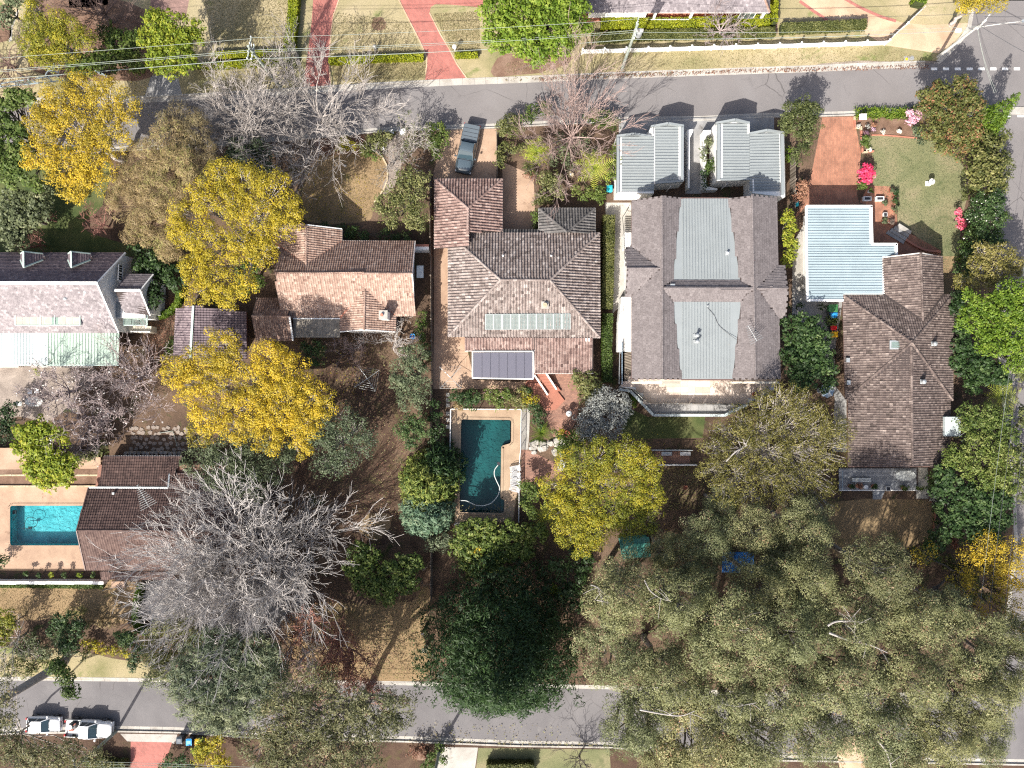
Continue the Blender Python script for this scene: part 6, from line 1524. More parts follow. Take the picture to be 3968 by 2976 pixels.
tree('garden_tree','dark tree beside the bins of the corner house',[(1730,700,26),(1755,710,26),(1715,730,26),(1745,740,34),(1775,740,24),(1710,765,26),(1740,775,34),(1775,770,26),(1720,800,26),(1755,805,30),(1785,800,22),(1735,825,22),(1790,830,18),(1700,700,14)],5,'dark',group=GT,tone=.55,size=.4,dens=140)
tree('lime_tree','narrow bright lime shrub between the grey house and the blue sheet roof',[(1702,475,15),(1708,495,16),(1700,515,16),(1710,530,15),(1703,552,15),(1700,570,10),(1700,460,10)],3.6,'lime',group=GT,tone=.7,dens=170,L=.2,Wd=.13,size=.3)
tree('broad_tree','wide olive wispy tree behind the terrace and the corner house',[(1690,860,40,8.5),(1650,880,38),(1740,880,44),(1600,910,38),(1560,930,36),(1640,925,46),(1700,920,50),(1760,920,46),(1800,920,36),(1545,970,40),(1600,970,46),(1660,980,52),(1730,980,52),(1790,975,44),(1535,1015,34),(1590,1025,44),(1650,1040,46),(1710,1045,48),(1770,1040,44),(1560,1060,34),(1620,1075,36),(1820,950,26),(1700,1080,36),(1770,1085,36)],8,'olive',group=GT,tone=.5,size=.55,dens=105,L=.2,Wd=.06,twigs=1,bark='bark_pale',tr=.26,jit=.2)
GU=[]
def gum(label,u,v,r,h=12.5,leaf='gum',proto=None,rz=0.0,tone=.5,seed=0):
 if proto is None:
  tone+=.08;lob=ring_lobes(u,v,r,9,seed,.62,.42,h)
  return tree('gum_tree',label,lob,h,leaf,bark='bark_gum',group='grey green gum trees',tone=tone,size=.72,dens=190,L=.2,Wd=.07,twigs=.45,seed=seed,tr=.28,jit=.12)
 o=copy_tree(proto);o['label']=label
 for ch in o.children:
  if ch.name.startswith('crown'):ch.material_slots[0].link='OBJECT';ch.material_slots[0].material=LF[('gum','gum_yellow','gum_grey','gum_dark','gum_yellow')[int(u*7+v*3)%5]]
 s=r/88.0;c=D(u,v,h);o.location=(c.x,c.y,0);o.rotation_euler=(0,0,rz);o.scale=(s,s,h/12.5)
 return o
gA=gum('gum crown hiding the right end of the huge dark conifer',1345,1285,88,seed=501)
gB=gum('gum crown with bare limbs directly below the teal shed',1470,1310,88,seed=502,tone=.45)
gC=gum('dark gum crown at the right of the back lawn of the corner house',1900,1235,88,leaf='gum_dark',seed=503)
gD=gum('gum crown right beside the sandy clearing at the bottom',1905,1590,88,seed=504,tone=.55)
for(lab,u,v,r,h,p,rz)in(('gum crown behind the teal shed under the yellow green tree',1440,1195,52,8,gB,1.0),('gum crown between the wispy olive tree and the teal shed',1535,1165,66,9,gA,2.0),('dull gum crown just below the wispy olive tree',1640,1150,72,9.5,gC,0.6),('gum crown shading the left end of the back lawn',1745,1145,70,10,gC,2.6),('gum crown over the blue tarpaulin',1650,1265,70,11.5,gB,3.4),('gum crown next to the blue tarpaulin on its right',1745,1255,76,12,gA,4.1),('tallest gum crown in the middle of the gum wood',1590,1380,92,14.5,gD,5.0),('gum crown right of the tallest gum crown',1720,1375,88,13,gB,0.9),('gum crown with rusty patches left of the pale limbs',1840,1350,84,12.5,gA,1.7),('gum crown under the thick pale limbs near the right edge',1985,1350,80,12,gC,4.7),('gum crown at the right edge over the thin yellow tree',2105,1405,84,11,gD,2.2),('gum crown beside the lower road next to the huge conifer',1330,1420,84,12,gD,3.0),('gum crown over the lower road in the gum wood',1440,1470,90,12.5,gA,5.5),('gum crown with a long white limb over the lower road',1570,1500,90,12.5,gB,2.5),('gum crown in the lower middle of the gum wood',1700,1490,92,13,gC,1.2),('gum crown left of the white glints near the right edge',1840,1480,92,13,gD,0.4),('gum crown over the white glints near the right edge',1975,1480,90,12.5,gA,3.7),('gum crown on the right edge above the dark corner',2120,1510,84,12,gB,4.4),('gum crown on the bottom edge next to the dead shrub',1375,1565,82,12,gB,1.5),('gum crown on the bottom edge in the shade gap',1500,1600,92,12.5,gD,2.9),('gum crown on the bottom edge below the lower road bend',1635,1610,92,12.5,gA,0.2),('gum crown on the bottom edge left of the sandy clearing',1765,1590,80,12.5,gC,3.2),('gum crown on the bottom edge right of the sandy clearing',2040,1600,88,12,gB,5.9),('gum crown on the right edge at the end of the lower road',2195,1450,70,11,gA,1.1),('gum crown in the bottom right corner above the brown verge',2135,1600,56,10,gD,2.0),('low gum crown on the bottom edge at the far end of the wood',1945,1655,70,11,gC,4.0),('low gum crown on the bottom edge left of the bend',1440,1655,70,11,gA,4.4),('low gum crown on the bottom edge in the middle of the wood',1600,1660,72,11,gB,0.5),('small gum crown at the right edge below the thin yellow tree',2195,1375,50,10,gA,0.3),('small gum crown between the back lawn corner and the thin yellow tree',2055,1315,52,9,gC,5.2),('small dull gum crown left of the blue tarpaulin',1510,1245,50,9,gC,3.9),('small gum crown in the gap above the blue tarpaulin',1690,1200,50,9,gB,2.2),('gum crown filling the gap by the wispy olive tree trunk',1560,1090,50,7,gC,2.1)):
 gum(lab,u,v,r,h,proto=p,rz=rz)
 # ---------------- bare winter trees
BT='bare winter trees'
bare_tree('bare_tree','pale grey bare tree over the upper road, left of the pair',(545,280),6.0,5.6,'bark_pale',14,4,11,group=BT,spread=(5,50),tr=.16,min_r=.02,kids_=3.4,wig=.13,ang_=(14,42))
bare_tree('bare_tree','pale grey bare tree over the upper road, right of the pair',(700,266),6.0,5.9,'bark_pale',14,4,12,group=BT,spread=(5,50),tr=.17,min_r=.02,kids_=3.4,wig=.13,ang_=(14,42))
bare_tree('bare_tree','huge pale bare tree over the end of the pool house roof',(548,1200),8.5,6.6,'bark_silver',30,5,27,group=BT,spread=(0,62),tr=.12,min_r=.022,kids_=2.1,wig=.08,shrink=(.62,.9),fork=.2,ang_=(12,34))
bare_tree('bare_tree','second pale bare crown tangled with the huge one, nearer the dark shrub',(585,1190),8.0,8.6,'bark_silver',26,4,57,group=BT,spread=(0,60),tr=.11,min_r=.022,kids_=3.5,wig=.09,shrink=(.5,.8),fork=.2,ang_=(12,36))
bare_tree('bare_tree','third pale bare crown at the low end of the huge one, above the paved court',(520,1235),7.0,7.6,'bark_silver',24,4,58,group=BT,spread=(0,60),tr=.1,min_r=.022,kids_=3.5,wig=.09,shrink=(.5,.8),fork=.2,ang_=(12,36))
bare_tree('bare_tree','pinkish bare tree in front of the panel house beside the road',(1232,312),6.0,6.2,'bark_pink',14,4,14,group=BT,spread=(12,72),tr=.13,min_r=.018,toward=(0,.3),kids_=3.2,wig=.1,ang_=(12,34))
bare_tree('bare_tree','bare grey shrub on the verge beside the parked dark utility',(897,318),3.6,3.0,'bark_pale',10,3,15,group=BT,spread=(20,70),tr=.1,min_r=.018,leaf=('mid',.35,.16,.09))
bare_tree('bare_tree','mauve bare tree with white blossom beside the mint verandah',(318,815),4.6,4.3,'bark_mauve',9,4,16,group=BT,spread=(10,60),tr=.16,min_r=.02,blossom=.03)
bare_tree('bare_tree','mauve bare tree with white blossom above the lime tree',(235,905),4.4,4.5,'bark_mauve',9,4,17,group=BT,spread=(10,60),tr=.16,min_r=.02,blossom=.06)
bare_tree('bare_tree','mauve bare tree with white blossom beside the garden table',(165,845),4.2,3.7,'bark_mauve',8,4,18,group=BT,spread=(10,60),tr=.14,min_r=.02,blossom=.08)
bare_tree('bare_tree','dark bare tree at the top edge beside the terracotta paving',(245,50),5.5,4.2,'bark_brown',9,4,19,group=BT,spread=(10,60),tr=.18,min_r=.02)
bare_tree('bare_tree','brown bare tree at the left edge below the yellow green tree',(35,148),4.5,3.4,'bark_brown',8,4,20,group=BT,spread=(10,60),tr=.15,min_r=.02)
bare_tree('bare_tree','small reddish bare tree directly above the left dormer',(98,532),3.0,2.2,'bark_red',8,3,21,group=BT,spread=(15,65),tr=.09,min_r=.018)
bare_tree('bare_tree','small reddish bare tree in the dark garden above the dormers',(122,478),3.0,1.6,'bark_red',6,3,22,group=BT,spread=(15,65),tr=.08,min_r=.018)
bare_tree('bare_tree','small reddish bare tree beside the olive twiggy tree',(235,490),3.4,2.1,'bark_red',8,3,23,group=BT,spread=(15,65),tr=.09,min_r=.018)
bare_tree('bare_tree','pinkish bare shrub behind the gabled end of the terracotta house',(768,752),2.4,2.4,'bark_pink',9,3,24,group=BT,spread=(10,60),tr=.08,min_r=.017)
bare_tree('bare_tree','cream knobbly bare tree at the corner of the terracotta house',(858,738),3.4,2.9,'bark_pale',8,3,25,group=BT,spread=(5,50),tr=.12,min_r=.028,wig=.32)
bare_tree('bare_tree','bare grey tree between white fence and the purple roof',(1550,78),4.0,3.0,'bark_mauve',9,3,26,group=BT,spread=(15,65),tr=.12,min_r=.02)
bare_tree('bare_tree','russet and bare tree beside the trunk shadow on the brown yard',(735,1375),6.0,6.0,'bark_red',9,4,28,group=BT,spread=(10,55),tr=.2,min_r=.022,leaf=('russet',.6,.2,.12),kids_=3.6)
bare_tree('bare_tree','greyish red sparse tree beside the blue green needled tree',(655,1420),5.0,5.0,'bark_pink',10,4,43,group=BT,spread=(10,55),tr=.14,min_r=.02,leaf=('mid',.25,.22,.09),kids_=3.6)
bare_tree('bare_tree','pale bare tree leaning over the paved court',(470,1300),5.5,6.5,'bark_silver',16,4,44,group=BT,spread=(5,55),tr=.12,min_r=.022,kids_=3.4,shrink=(.45,.75),wig=.1,ang_=(12,36))
bare_tree('bare_tree','thin bare tree on the verge at the bottom edge below the road',(1252,1630),3.6,2.6,'bark_dark',7,3,29,group=BT,spread=(20,65),tr=.09,min_r=.018)
bare_tree('bare_tree','bare tangle under the dark shrub beside the conifers',(895,1215),2.5,2.0,'bark_dark',7,3,30,group=BT,tr=.08,min_r=.02)
bare_tree('bare_tree','mostly bare grey shrub over the gravel path by the front lawn',(850,355),2.0,2.3,'bark_grey',10,3,36,group=BT,spread=(5,60),tr=.06,min_r=.016)
bare_tree('bare_tree','grey bare shrub below the bottom left palms',(55,1370),3.4,3.2,'bark_pale',9,3,37,group=BT,spread=(5,55),tr=.1,min_r=.02,leaf=('mid',.3,.2,.1))
bare_tree('bare_tree','low grey bare bush among the street tree trunks',(610,320),2.8,3.0,'bark_grey',9,3,38,group=BT,spread=(5,60),tr=.09,min_r=.02)
tree('twiggy_tree','big olive brown twiggy tree between the yellow trees',[(360,300,44),(310,340,44),(380,360,52),(280,390,40),(340,420,52),(410,400,42),(270,440,36),(320,470,44),(380,460,40),(350,520,38),(300,500,30),(375,550,24),(390,510,26),(250,400,26)],6.8,'twig',group=BT,bark='bark_tan',size=.6,dens=230,L=.42,Wd=.032,twigs=1,tone=.55,tr=.2,along=.55,jit=.2)
tree('twiggy_tree','pinkish tan twiggy tree touching the upper road kerb',[(385,260,34),(420,290,38),(440,330,34),(400,310,36),(450,365,26),(360,262,24),(430,255,18)],6.0,'twig',group=BT,bark='bark_pink',size=.6,dens=170,L=.4,Wd=.03,twigs=1,tone=.3,tr=.18,along=.6)
# ---------------- shrubs, ferns and flowers
SH='garden shrubs'
shrub('clipped_bush','round clipped bush at the kerb of the panel house drive',[(1100,268,22),(1085,275,17),(1112,282,18),(1095,285,16)],1.7,'mid',group=SH,tone=.45,dens=220,L=.15,Wd=.1)
shrub('bush','broad green bush on the left of the dark utility',[(945,283,18),(935,300,16),(955,298,18),(945,318,15),(930,278,12),(945,335,10)],1.8,'green',group=SH,tone=.55)
shrub('bush','green bush beside the wall of the panel house courtyard',[(1090,318,12),(1082,335,12),(1080,352,11),(1110,320,12),(1128,322,12)],1.2,'mid',group=SH,tone=.6)
shrub('bush','green bush at the road edge under the pinkish bare tree',[(1300,255,20),(1325,270,16),(1280,250,16),(1150,240,16),(1135,255,15),(1180,235,14)],1.6,'green',group=SH,tone=.45)
shrub('bush','speckled yellow green bush in front of the entry porch',[(1175,380,18),(1190,395,18),(1200,410,16),(1175,400,14),(1205,385,14),(1210,420,10)],1.8,'mid',group=SH,tone=.75,jit=.25)
shrub('bush','dark bush squeezed against the left white garage',[(1330,335,16),(1340,350,18),(1325,365,16),(1335,380,12),(1318,385,12),(1335,320,12)],2.4,'green',group=SH,tone=.6)
shrub('bush','green bush by the blue wheelie bin of the panel house',[(1280,415,16),(1298,418,14),(1265,425,12),(1290,432,12),(1245,412,12)],1.6,'green',group=SH,tone=.62)
shrub('bush','brown green bush in the courtyard of the panel house',[(1165,425,12),(1180,430,14),(1160,438,10),(1142,365,12)],1.2,'mid',group=SH,tone=.35)
shrub('bush','rust leaved bush beside the courtyard',[(1140,375,9),(1148,382,8)],1.1,'russet',group=SH,tone=.6)
shrub('bush','dark trimmed bush on the left of the entry porch roof',[(1156,460,9),(1156,475,9),(1157,490,8)],1.6,'green',group=SH,tone=.4)
frond_plant('tree_fern','large yellow green tree fern in front of the panel house',(1276,382),3.6,2.2,.55,15,'fern',group='tree ferns',seed=2)
frond_plant('tree_fern','pale tree fern left of the large one in front of the panel house',(1158,350),3.4,1.8,.5,13,'fern',group='tree ferns',seed=3)
shrub('bush','feathery pale green bush above the pale tree fern',[(1155,330,16),(1170,322,12),(1145,340,12),(1162,312,10)],2.6,'fern',group=SH,tone=.35,L=.2,Wd=.06)
shrub('bush','grey green ground bush around the pinkish bare tree',[(1220,330,20),(1250,320,18),(1195,345,16),(1275,330,16),(1230,355,16),(1205,300,14),(1260,300,14)],1.0,'greygreen',group=SH,tone=.4,dens=90)
shrub('bush','bright shrubs along the road end of the brown front lawn',[(815,300,18),(835,295,16),(800,310,14),(825,312,14),(790,320,14)],1.5,'mid',group=SH,tone=.7)
shrub('yellow_bush','yellowish bush beside the brown front lawn',[(745,308,14),(757,315,12),(735,318,10)],1.4,'ygreen',group=SH,tone=.4)
shrub('bush','green bush below the kerbside bush at the front path',[(800,328,12),(815,338,10),(787,333,9)],1.0,'green',group=SH,tone=.6)
shrub('bush','dark shrubs along the front wall of the terracotta house',[(760,505,14),(785,510,12),(700,490,12),(830,508,12),(855,515,12),(880,512,12),(735,498,12)],1.0,'dark',group=SH,tone=.6)
frond_plant('garden_fern','green fern at the front wall of the terracotta house',(763,505),.5,1.0,.25,9,'fern',group='tree ferns',seed=9)
shrub('bush','dark shrubs beside the fence of the terracotta house back yard',[(905,720,14),(915,745,14),(910,700,12),(920,770,12),(915,680,10),(910,790,12)],1.6,'green',group=SH,tone=.5)
shrub('bush','dark garden shrubs at the back steps of the terracotta house',[(680,745,14),(690,760,12),(670,765,14),(685,780,14),(660,750,10)],1.5,'dark',group=SH,tone=.6)
shrub('bush','dark shrub row along the middle pool top fence, left half',[(985,855,16),(1005,862,18),(1025,855,18),(1020,872,14)],1.4,'dark',group=SH,tone=.5)
shrub('bush','pink flecked shrub along the middle pool top fence',[(1060,850,18),(1085,858,18),(1075,872,14),(1100,850,12)],1.5,'green',group=SH,tone=.55,extra=('palepink',5,.1,.09))
shrub('bush','light green shrub along the middle pool top fence, right end',[(1105,872,14),(1115,862,12),(1125,878,10),(1132,845,12)],1.3,'mid',group=SH,tone=.7)
shrub('ball_bush','brown clipped ball bush at the pool corner',[(993,874,12)],1.2,'twig',group=SH,tone=.3,dens=260,size=.2)
shrub('yellow_bush','yellow leaved shrub beside the red tiled steps',[(1138,855,12),(1150,865,11),(1130,868,9)],1.2,'ygreen',group=SH,tone=.75)
shrub('bush','dark shrubs between the pool and the red tiled steps',[(1155,885,14),(1165,900,14),(1160,915,12),(1150,875,10),(1140,840,9)],1.3,'dark',group=SH,tone=.6)
frond_plant('cycad','green cycad with arching fronds beside the middle pool',(1168,935),.5,1.55,.28,18,'bright',group='palms and cycads',seed=12,tilt=(0,50),gap=.5)
frond_plant('cycad','dark cycad at the lower right corner of the middle pool',(1135,1075),.8,1.4,.26,17,'dark',group='palms and cycads',seed=13,tilt=(0,50))
frond_plant('palm','pale fronded palm under the yellow green tree at the patio',(1178,1110),1.6,2.0,.34,12,'fern',group='palms and cycads',seed=14)
shrub('bush','round dark bush at the corner of the brick patio and pool',[(1142,1058,18),(1155,1070,16),(1132,1048,12),(1160,1052,12),(1140,1090,14),(1150,1110,14)],2.2,'green',group=SH,tone=.55)
shrub('bush','dark green mass beneath the yellow green tree',[(1225,950,20),(1250,945,20),(1275,950,18),(1240,970,20),(1215,965,16),(1200,935,10)],2.4,'green',group=SH,tone=.5)
shrub('flower_bush','small yellow flowering bush by the round pots of the patio',[(1208,940,8),(1214,934,6)],.8,'ygreen',group=SH,tone=.8)
shrub('bush','low dark creeper along the fence left of the middle pool',[(940,900,16),(950,930,14),(945,960,14),(938,875,12),(955,985,12),(935,945,12)],1.6,'dark',group=SH,tone=.45)
shrub('azalea','bright pink azalea at the edge of the brick driveway',[(1872,366,12),(1864,376,11),(1880,378,11),(1872,388,11),(1862,388,8)],1.3,'pink',group='flowering bushes',dens=300,size=.22,tone=.55,L=.15,Wd=.12)
shrub('ball_bush','clipped green ball below the pink azalea',[(1858,398,10),(1866,404,8)],1.0,'green',group=SH,tone=.55,dens=240,size=.2)
shrub('ball_bush','clipped green ball beside the white letterbox bed',[(1870,303,11),(1868,313,9)],1.3,'green',group=SH,tone=.6,dens=260,size=.2)
shrub('flower_bush','mauve daisy bush at the edge of the corner olive tree',[(1968,248,11),(1975,258,10),(1962,262,8),(1985,245,8)],1.0,'palepink',group='flowering bushes',dens=240,size=.22,tone=.6)
shrub('flower_bush','pink flowering bush beside the white flowered camellia',[(2078,488,9),(2072,470,8),(2068,458,7),(2075,478,7)],1.1,'pink',group='flowering bushes',dens=170,size=.22,tone=.85)
shrub('bush','grey green bush under the corner olive tree',[(1985,290,14),(1978,280,10),(1990,300,10)],.9,'greygreen',group=SH,tone=.5)
shrub('bush','reddish brown bush at the left edge of the brick driveway',[(1730,405,14),(1737,418,13),(1725,425,11),(1735,392,10)],1.5,'russet',group=SH,tone=.8)
shrub('bush','green weeds behind the round kerb tree',[(1702,320,8),(1700,340,7)],1.0,'bright',group=SH,tone=.6)
shrub('planter_shrub','dark planter shrub in the white passage wall, upper',[(1530,312,9),(1524,325,9),(1518,338,8),(1535,300,8)],1.9,'greygreen',group='planter shrubs',tone=.55)
shrub('planter_shrub','round planter shrub in the white passage wall, lower',[(1538,352,9),(1532,362,9),(1540,366,8)],2.0,'green',group='planter shrubs',tone=.5)
shrub('planter_shrub','dark ground creeper at the foot of the passage planter',[(1523,380,7),(1523,392,7),(1522,372,6),(1522,402,5)],1.7,'dark',group='planter shrubs',tone=.5)
shrub('bush','lush green strip of bushes along the lower terrace wall',[(1365,868,10),(1375,862,9)],.8,'bright',group=SH,tone=.4)
spiky('cordyline','purple spiky cordyline beside the path of the corner house',(1801,767),1.0,1.2,60,'purple','plant',5)
shrub('bush','shaded bush between the blue and red bins',[(1794,698,8),(1800,690,7),(1788,690,7)],1.0,'green',group=SH,tone=.4)
shrub('bush','dark hanging creepers at the end of the blue sheet roof, left',[(1731,660,7)],1.0,'dark',group=SH,tone=.5);shrub('bush','dark hanging creepers at the end of the blue sheet roof, right',[(1774,659,7)],1.0,'dark',group=SH,tone=.5)
for i,(u,v,tt)in enumerate(((1900,428,'first potted bush'),(0,0,''))[:1]):pass
shrub('bush','deep green bushes along the back lawn kerb, upper',[(2030,1120,16),(2025,1095,14),(2010,1050,14),(2015,1030,12)],1.8,'dark',group=SH,tone=.6)
shrub('bush','deep green bushes along the back lawn kerb, lower',[(2005,1185,16),(2015,1165,14),(2000,1205,14),(1985,1195,12)],1.8,'green',group=SH,tone=.4)
shrub('bush','rusty shrub at the kerb of the back lawn beside the yellow tree',[(2062,1175,10),(2075,1190,9),(2055,1165,8)],1.4,'russet',group=SH,tone=.4)
shrub('bush','dark leafy filler between the two camellias by the side road',[(2100,500,18),(2120,515,18),(2085,535,18),(2150,505,18),(2145,545,16),(2165,470,16),(2075,560,14)],2.4,'green',group=SH,tone=.4)
shrub('bush','olive bush between the front lawn and the side road, above the camellia',[(2095,370,16),(2160,345,20),(2165,380,18),(2160,405,18),(2090,420,16),(2175,360,14)],2.2,'mid',group=SH,tone=.45)
shrub('bush','green bushes at the foot of the thin yellow tree',[(2045,1215,18),(2075,1235,20),(2060,1260,18),(2100,1255,18),(2120,1285,20),(2090,1290,16),(2150,1260,18)],2.0,'mid',group=SH,tone=.45)
tree('broad_tree','grey green overhanging tree at the kerb beside the blue green tree',[(340,1450,26),(365,1465,28),(330,1425,22),(355,1435,26),(320,1465,18),(375,1490,22)],4.5,'greygreen',group=GT,tone=.5,dens=110,twigs=1,bark='bark_grey',L=.2,Wd=.08)
shrub('bush','scrubby bushes along the dry verge of the lower road',[(40,1430,18),(70,1440,18),(95,1430,16),(25,1445,18),(185,1415,14),(55,1455,14)],1.2,'mid',group=SH,tone=.4,dens=120)
shrub('bush','dark bushes in the shaded left garden beside the leaning gum',[(130,1345,20),(155,1340,22),(165,1365,20),(145,1370,22),(175,1345,16),(120,1365,16),(140,1395,20),(160,1395,16)],2.2,'dark',group=SH,tone=.5)
shrub('ball_bush','large clipped dark ball bush below the paved court hedge',[(272,1380,18),(262,1372,15),(284,1375,15),(272,1392,14)],1.7,'dark',group=SH,tone=.75,dens=230,size=.24)
shrub('bush','dark tapering bush beside the dry verge',[(300,1410,18),(310,1395,14),(290,1428,14),(285,1440,10)],2.0,'dark',group=SH,tone=.4)
shrub('bush','yellow flowered ground bushes at the top of the dry verge',[(220,1400,12),(245,1405,10),(205,1395,10),(190,1390,12),(265,1408,8),(280,1412,8)],.7,'ygreen',group=SH,tone=.45)
shrub('bush','brown tufts at the lower edge of the dry left lawn',[(215,1345,10),(235,1348,9),(195,1345,9),(255,1345,8)],.6,'twig',group=SH,tone=.3)
shrub('bush','grey garden bushes with pink flowers in the bottom left garden',[(60,1395,20),(85,1400,18),(40,1400,16),(70,1380,18),(100,1410,16),(55,1415,14)],1.4,'greygreen',group=SH,tone=.45,dens=110,extra=('palepink',2.5,.1,.09))
shrub('bush','yellow green bush at the bottom left edge',[(8,1330,20),(15,1355,20),(5,1380,20),(22,1340,14)],3.2,'ygreen',group=SH,tone=.25)
frond_plant('cycad','pale fronded cycad in the dark bottom left garden',(137,1372),1.0,1.3,.22,14,'greygreen',group='palms and cycads',seed=21)
shrub('bush','yellow bushes at the lower road beside the bins',[(440,1625,18),(455,1610,16),(470,1640,20),(430,1645,16),(490,1655,18),(475,1600,14)],2.0,'ygreen',group=SH,tone=.7)
shrub('bush','pale green bush right of the yellow bin',[(435,1607,12),(425,1618,10),(445,1618,10)],1.4,'fern',group=SH,tone=.45)
shrub('bush','dark green bushes at the bottom edge beside the red driveway',[(365,1640,14),(385,1648,14),(355,1655,12),(400,1640,12),(410,1655,12)],1.5,'dark',group=SH,tone=.7)
shrub('bush','green bushes at the base of the lower power pole',[(205,1645,16),(190,1640,12)],1.2,'green',group=SH,tone=.55)
shrub('bush','green bush left of the grey driveway at the bottom',[(940,1630,14),(950,1615,12),(930,1645,14),(955,1640,10),(920,1655,12)],1.2,'green',group=SH,tone=.5)
shrub('bush','brown dead bush on the rocks at the bottom',[(905,1618,16),(890,1625,14),(915,1630,12)],1.0,'russet',group=SH,tone=.4,dens=90)
for i,(u,v)in enumerate(((56,1241),(84,1242),(111,1241),(139,1241),(172,1241),(202,1241))):
 shrub('ball_bush',('lime' if i in(2,4)else 'dark')+' clipped ball on the white pool wall, '+('first from the left edge','second from the left edge','third from the left edge','fourth from the left edge','second from the pool house','nearest to the pool house')[i],[(u,v,5.5)],.9,'lime' if i in(2,4)else 'dark',group='ball bushes along the pool wall',dens=300,size=.14,tone=.6)
shrub('ball_bush','round lime bush under the mint verandah',[(83,803,8)],.8,'lime',group=SH,dens=240,size=.18,tone=.5)
shrub('bush','shaded bush on the left edge beside the pool terrace lawn',[(8,900,24),(20,920,20),(5,935,22),(25,885,18)],2.5,'dark',group=SH,tone=.35)
shrub('bush','green shrubs at the top of the pool house roof',[(180,990,14),(195,980,14),(165,1000,12),(210,975,12),(225,965,14),(160,985,10)],1.5,'mid',group=SH,tone=.7)
shrub('bush','dark shrub at the left edge of the pool surround',[(2,1215,14),(8,1205,10)],1.2,'dark',group=SH,tone=.5)
shrub('bush','green shrub beside the yellow shed tree on its left',[(372,760,12),(368,745,10),(375,735,9)],1.3,'green',group=SH,tone=.5)
sb=thing('strappy_border','strip of bright strappy leaved plants along the kerb of the corner house','flower bed',tuple(T03(1030,980)))
rn=random.Random(77);m=MB()
for i in range(620):
 p=T03(rn.uniform(765,1300),rn.uniform(935,1018));a=rn.uniform(0,6.28);l=rn.uniform(.3,.55);d=Vector((math.cos(a),math.sin(a),0));s=Vector((-d.y,d.x,0))*.035
 q0_,q1_,q2_=p,p+d*l*.55+UP*.42,p+d*l+UP*.26
 m.add([q0_-s,q0_+s,q1_+s,q1_-s,q2_],[(0,1,2,3),(3,2,4)],rn.random())
m.build('strap_leaves',LF['bright'],sb)
hedge('tall clipped hedge running away from the road beside the first red driveway',[T01(340,-150),T01(315,200),T01(285,440)],1.0,1.1,seed=61)
hedge('clipped hedge along the lawn at the pole, upper row',[T00(1830,495),T00(2212,478),T01(265,470)],.6,.8,seed=62)
hedge('clipped hedge along the verge at the pole, lower row',[T00(1720,588),T00(2212,560),T01(335,552)],.55,.8,seed=63)
hedge('short hedge link between the two rows at the pole',[T01(325,410),T01(325,540)],.4,.8,seed=64)
hedge('long low hedge between the two red driveways',[T01(620,545),T01(1000,520),T01(1425,508)],.55,.8,seed=65)
hedge('short low hedge right of the second red driveway',[T01(1690,490),T01(1885,486)],.45,.7,seed=66)
hedge('thick yellow green hedge directly in front of the verandah',[T02(720,232),T02(1450,225),T02(2150,205)],1.0,1.0,seed=67)
hedge('rough hedge just inside the white fence',[T02(640,350),T02(1000,325),T02(1500,310),T02(2200,300)],.9,.9,'mid',seed=68)
hedge('dark shaded hedge inside the white fence near the corner gate',[T03(110,270),T03(480,255),T03(830,235)],.9,1.0,'mid',seed=69)
hedge('narrow hedge at the right end of the verandah house',[T02(2195,-100),T02(2190,230)],.5,1.2,seed=70)
hedge('green hedge at the top edge inside the white fence corner',[T03(1300,-60),T03(1270,70)],1.2,1.3,'bright',seed=71)
hedge('long narrow hedge between the panel house and the grey house',[T12(785,230),T12(775,700),T12(765,1020)],1.15,1.5,'mid',seed=72,dens=200)
hedge('loose hedge continuing between the panel house and the grey house',[T12(775,1060),T12(765,1330),T12(770,1640)],1.0,1.4,'green',seed=73,dens=170)
hedge('curved green hedge dividing the dry left lawn from the paved court',smooth_line([T30(1240,62),T30(1205,200),T30(1190,350),T30(1225,450),T30(1340,505)],5),.55,1.0,'bright',seed=74)
hedge('curved clipped hedge beside the slate shed',smooth_line([T10(1560,860),T10(1545,960),T10(1470,1040),T10(1380,1080)],5),.6,.8,'bright',seed=75)
hedge('rough hedge at the bottom edge left of the red driveway',[T30(790,1600),T30(1110,1610)],1.0,1.2,'mid',seed=76)
hedge('lawn hedge at the bottom edge beside the grey driveway',[T31(1960,1640),T32(150,1640)],1.4,1.2,'mid',seed=77)
hedge('low hedge along the white wall below the turquoise pool',[T30(0,85),T30(500,90),T30(900,95)],.4,.5,'green',seed=78)
# ================================================================== POOLS
def pool(label,outline,z0,depth,liner,water,loc,coping,wl_=-0.12):
 t=thing('swimming_pool',label,'pool',tuple(loc))
 P=ccw(outline);n=len(P)
 zt,zb=z0+.012,z0-depth
 m=MB();m.add([lift(p,zb)for p in P],[tuple(range(n))]);m.build('pool_floor',M[liner],t)
 m=MB();m.add([lift(p,zb)for p in P]+[lift(p,zt)for p in P],[((i+1)%n,i,n+i,n+(i+1)%n)for i in range(n)]);m.build('pool_wall',M[liner],t)
 MB().poly([lift(p,z0+wl_)for p in P]).build('water',M[water],t)
 c=sum((Vector(p)for p in P),Vector())/n
 k=MB()
 for i in range(n):
  a,b=lift(P[i],z0+.012),lift(P[(i+1)%n],z0+.012);d=(b-a)
  if d.length<.05:continue
  nn=Vector((d.y,-d.x,0)).normalized()
  k.hexa([a,b,b+nn*.26,a+nn*.26],[x+UP*.045 for x in(a,b,b+nn*.26,a+nn*.26)])
 k.build('coping',M[coping],t)
 return t
pl=pool('turquoise swimming pool beside the dark brown pool house',POOL_L,0.03,1.3,'pool_blue','water',T20(400,1230),'tan_concrete')
pm=pool('dark teal swimming pool in the middle garden with a white cleaner hose',POOL_M,0.01,1.6,'pool_teal','water_deep',T21(1900,720),'pool_deck')
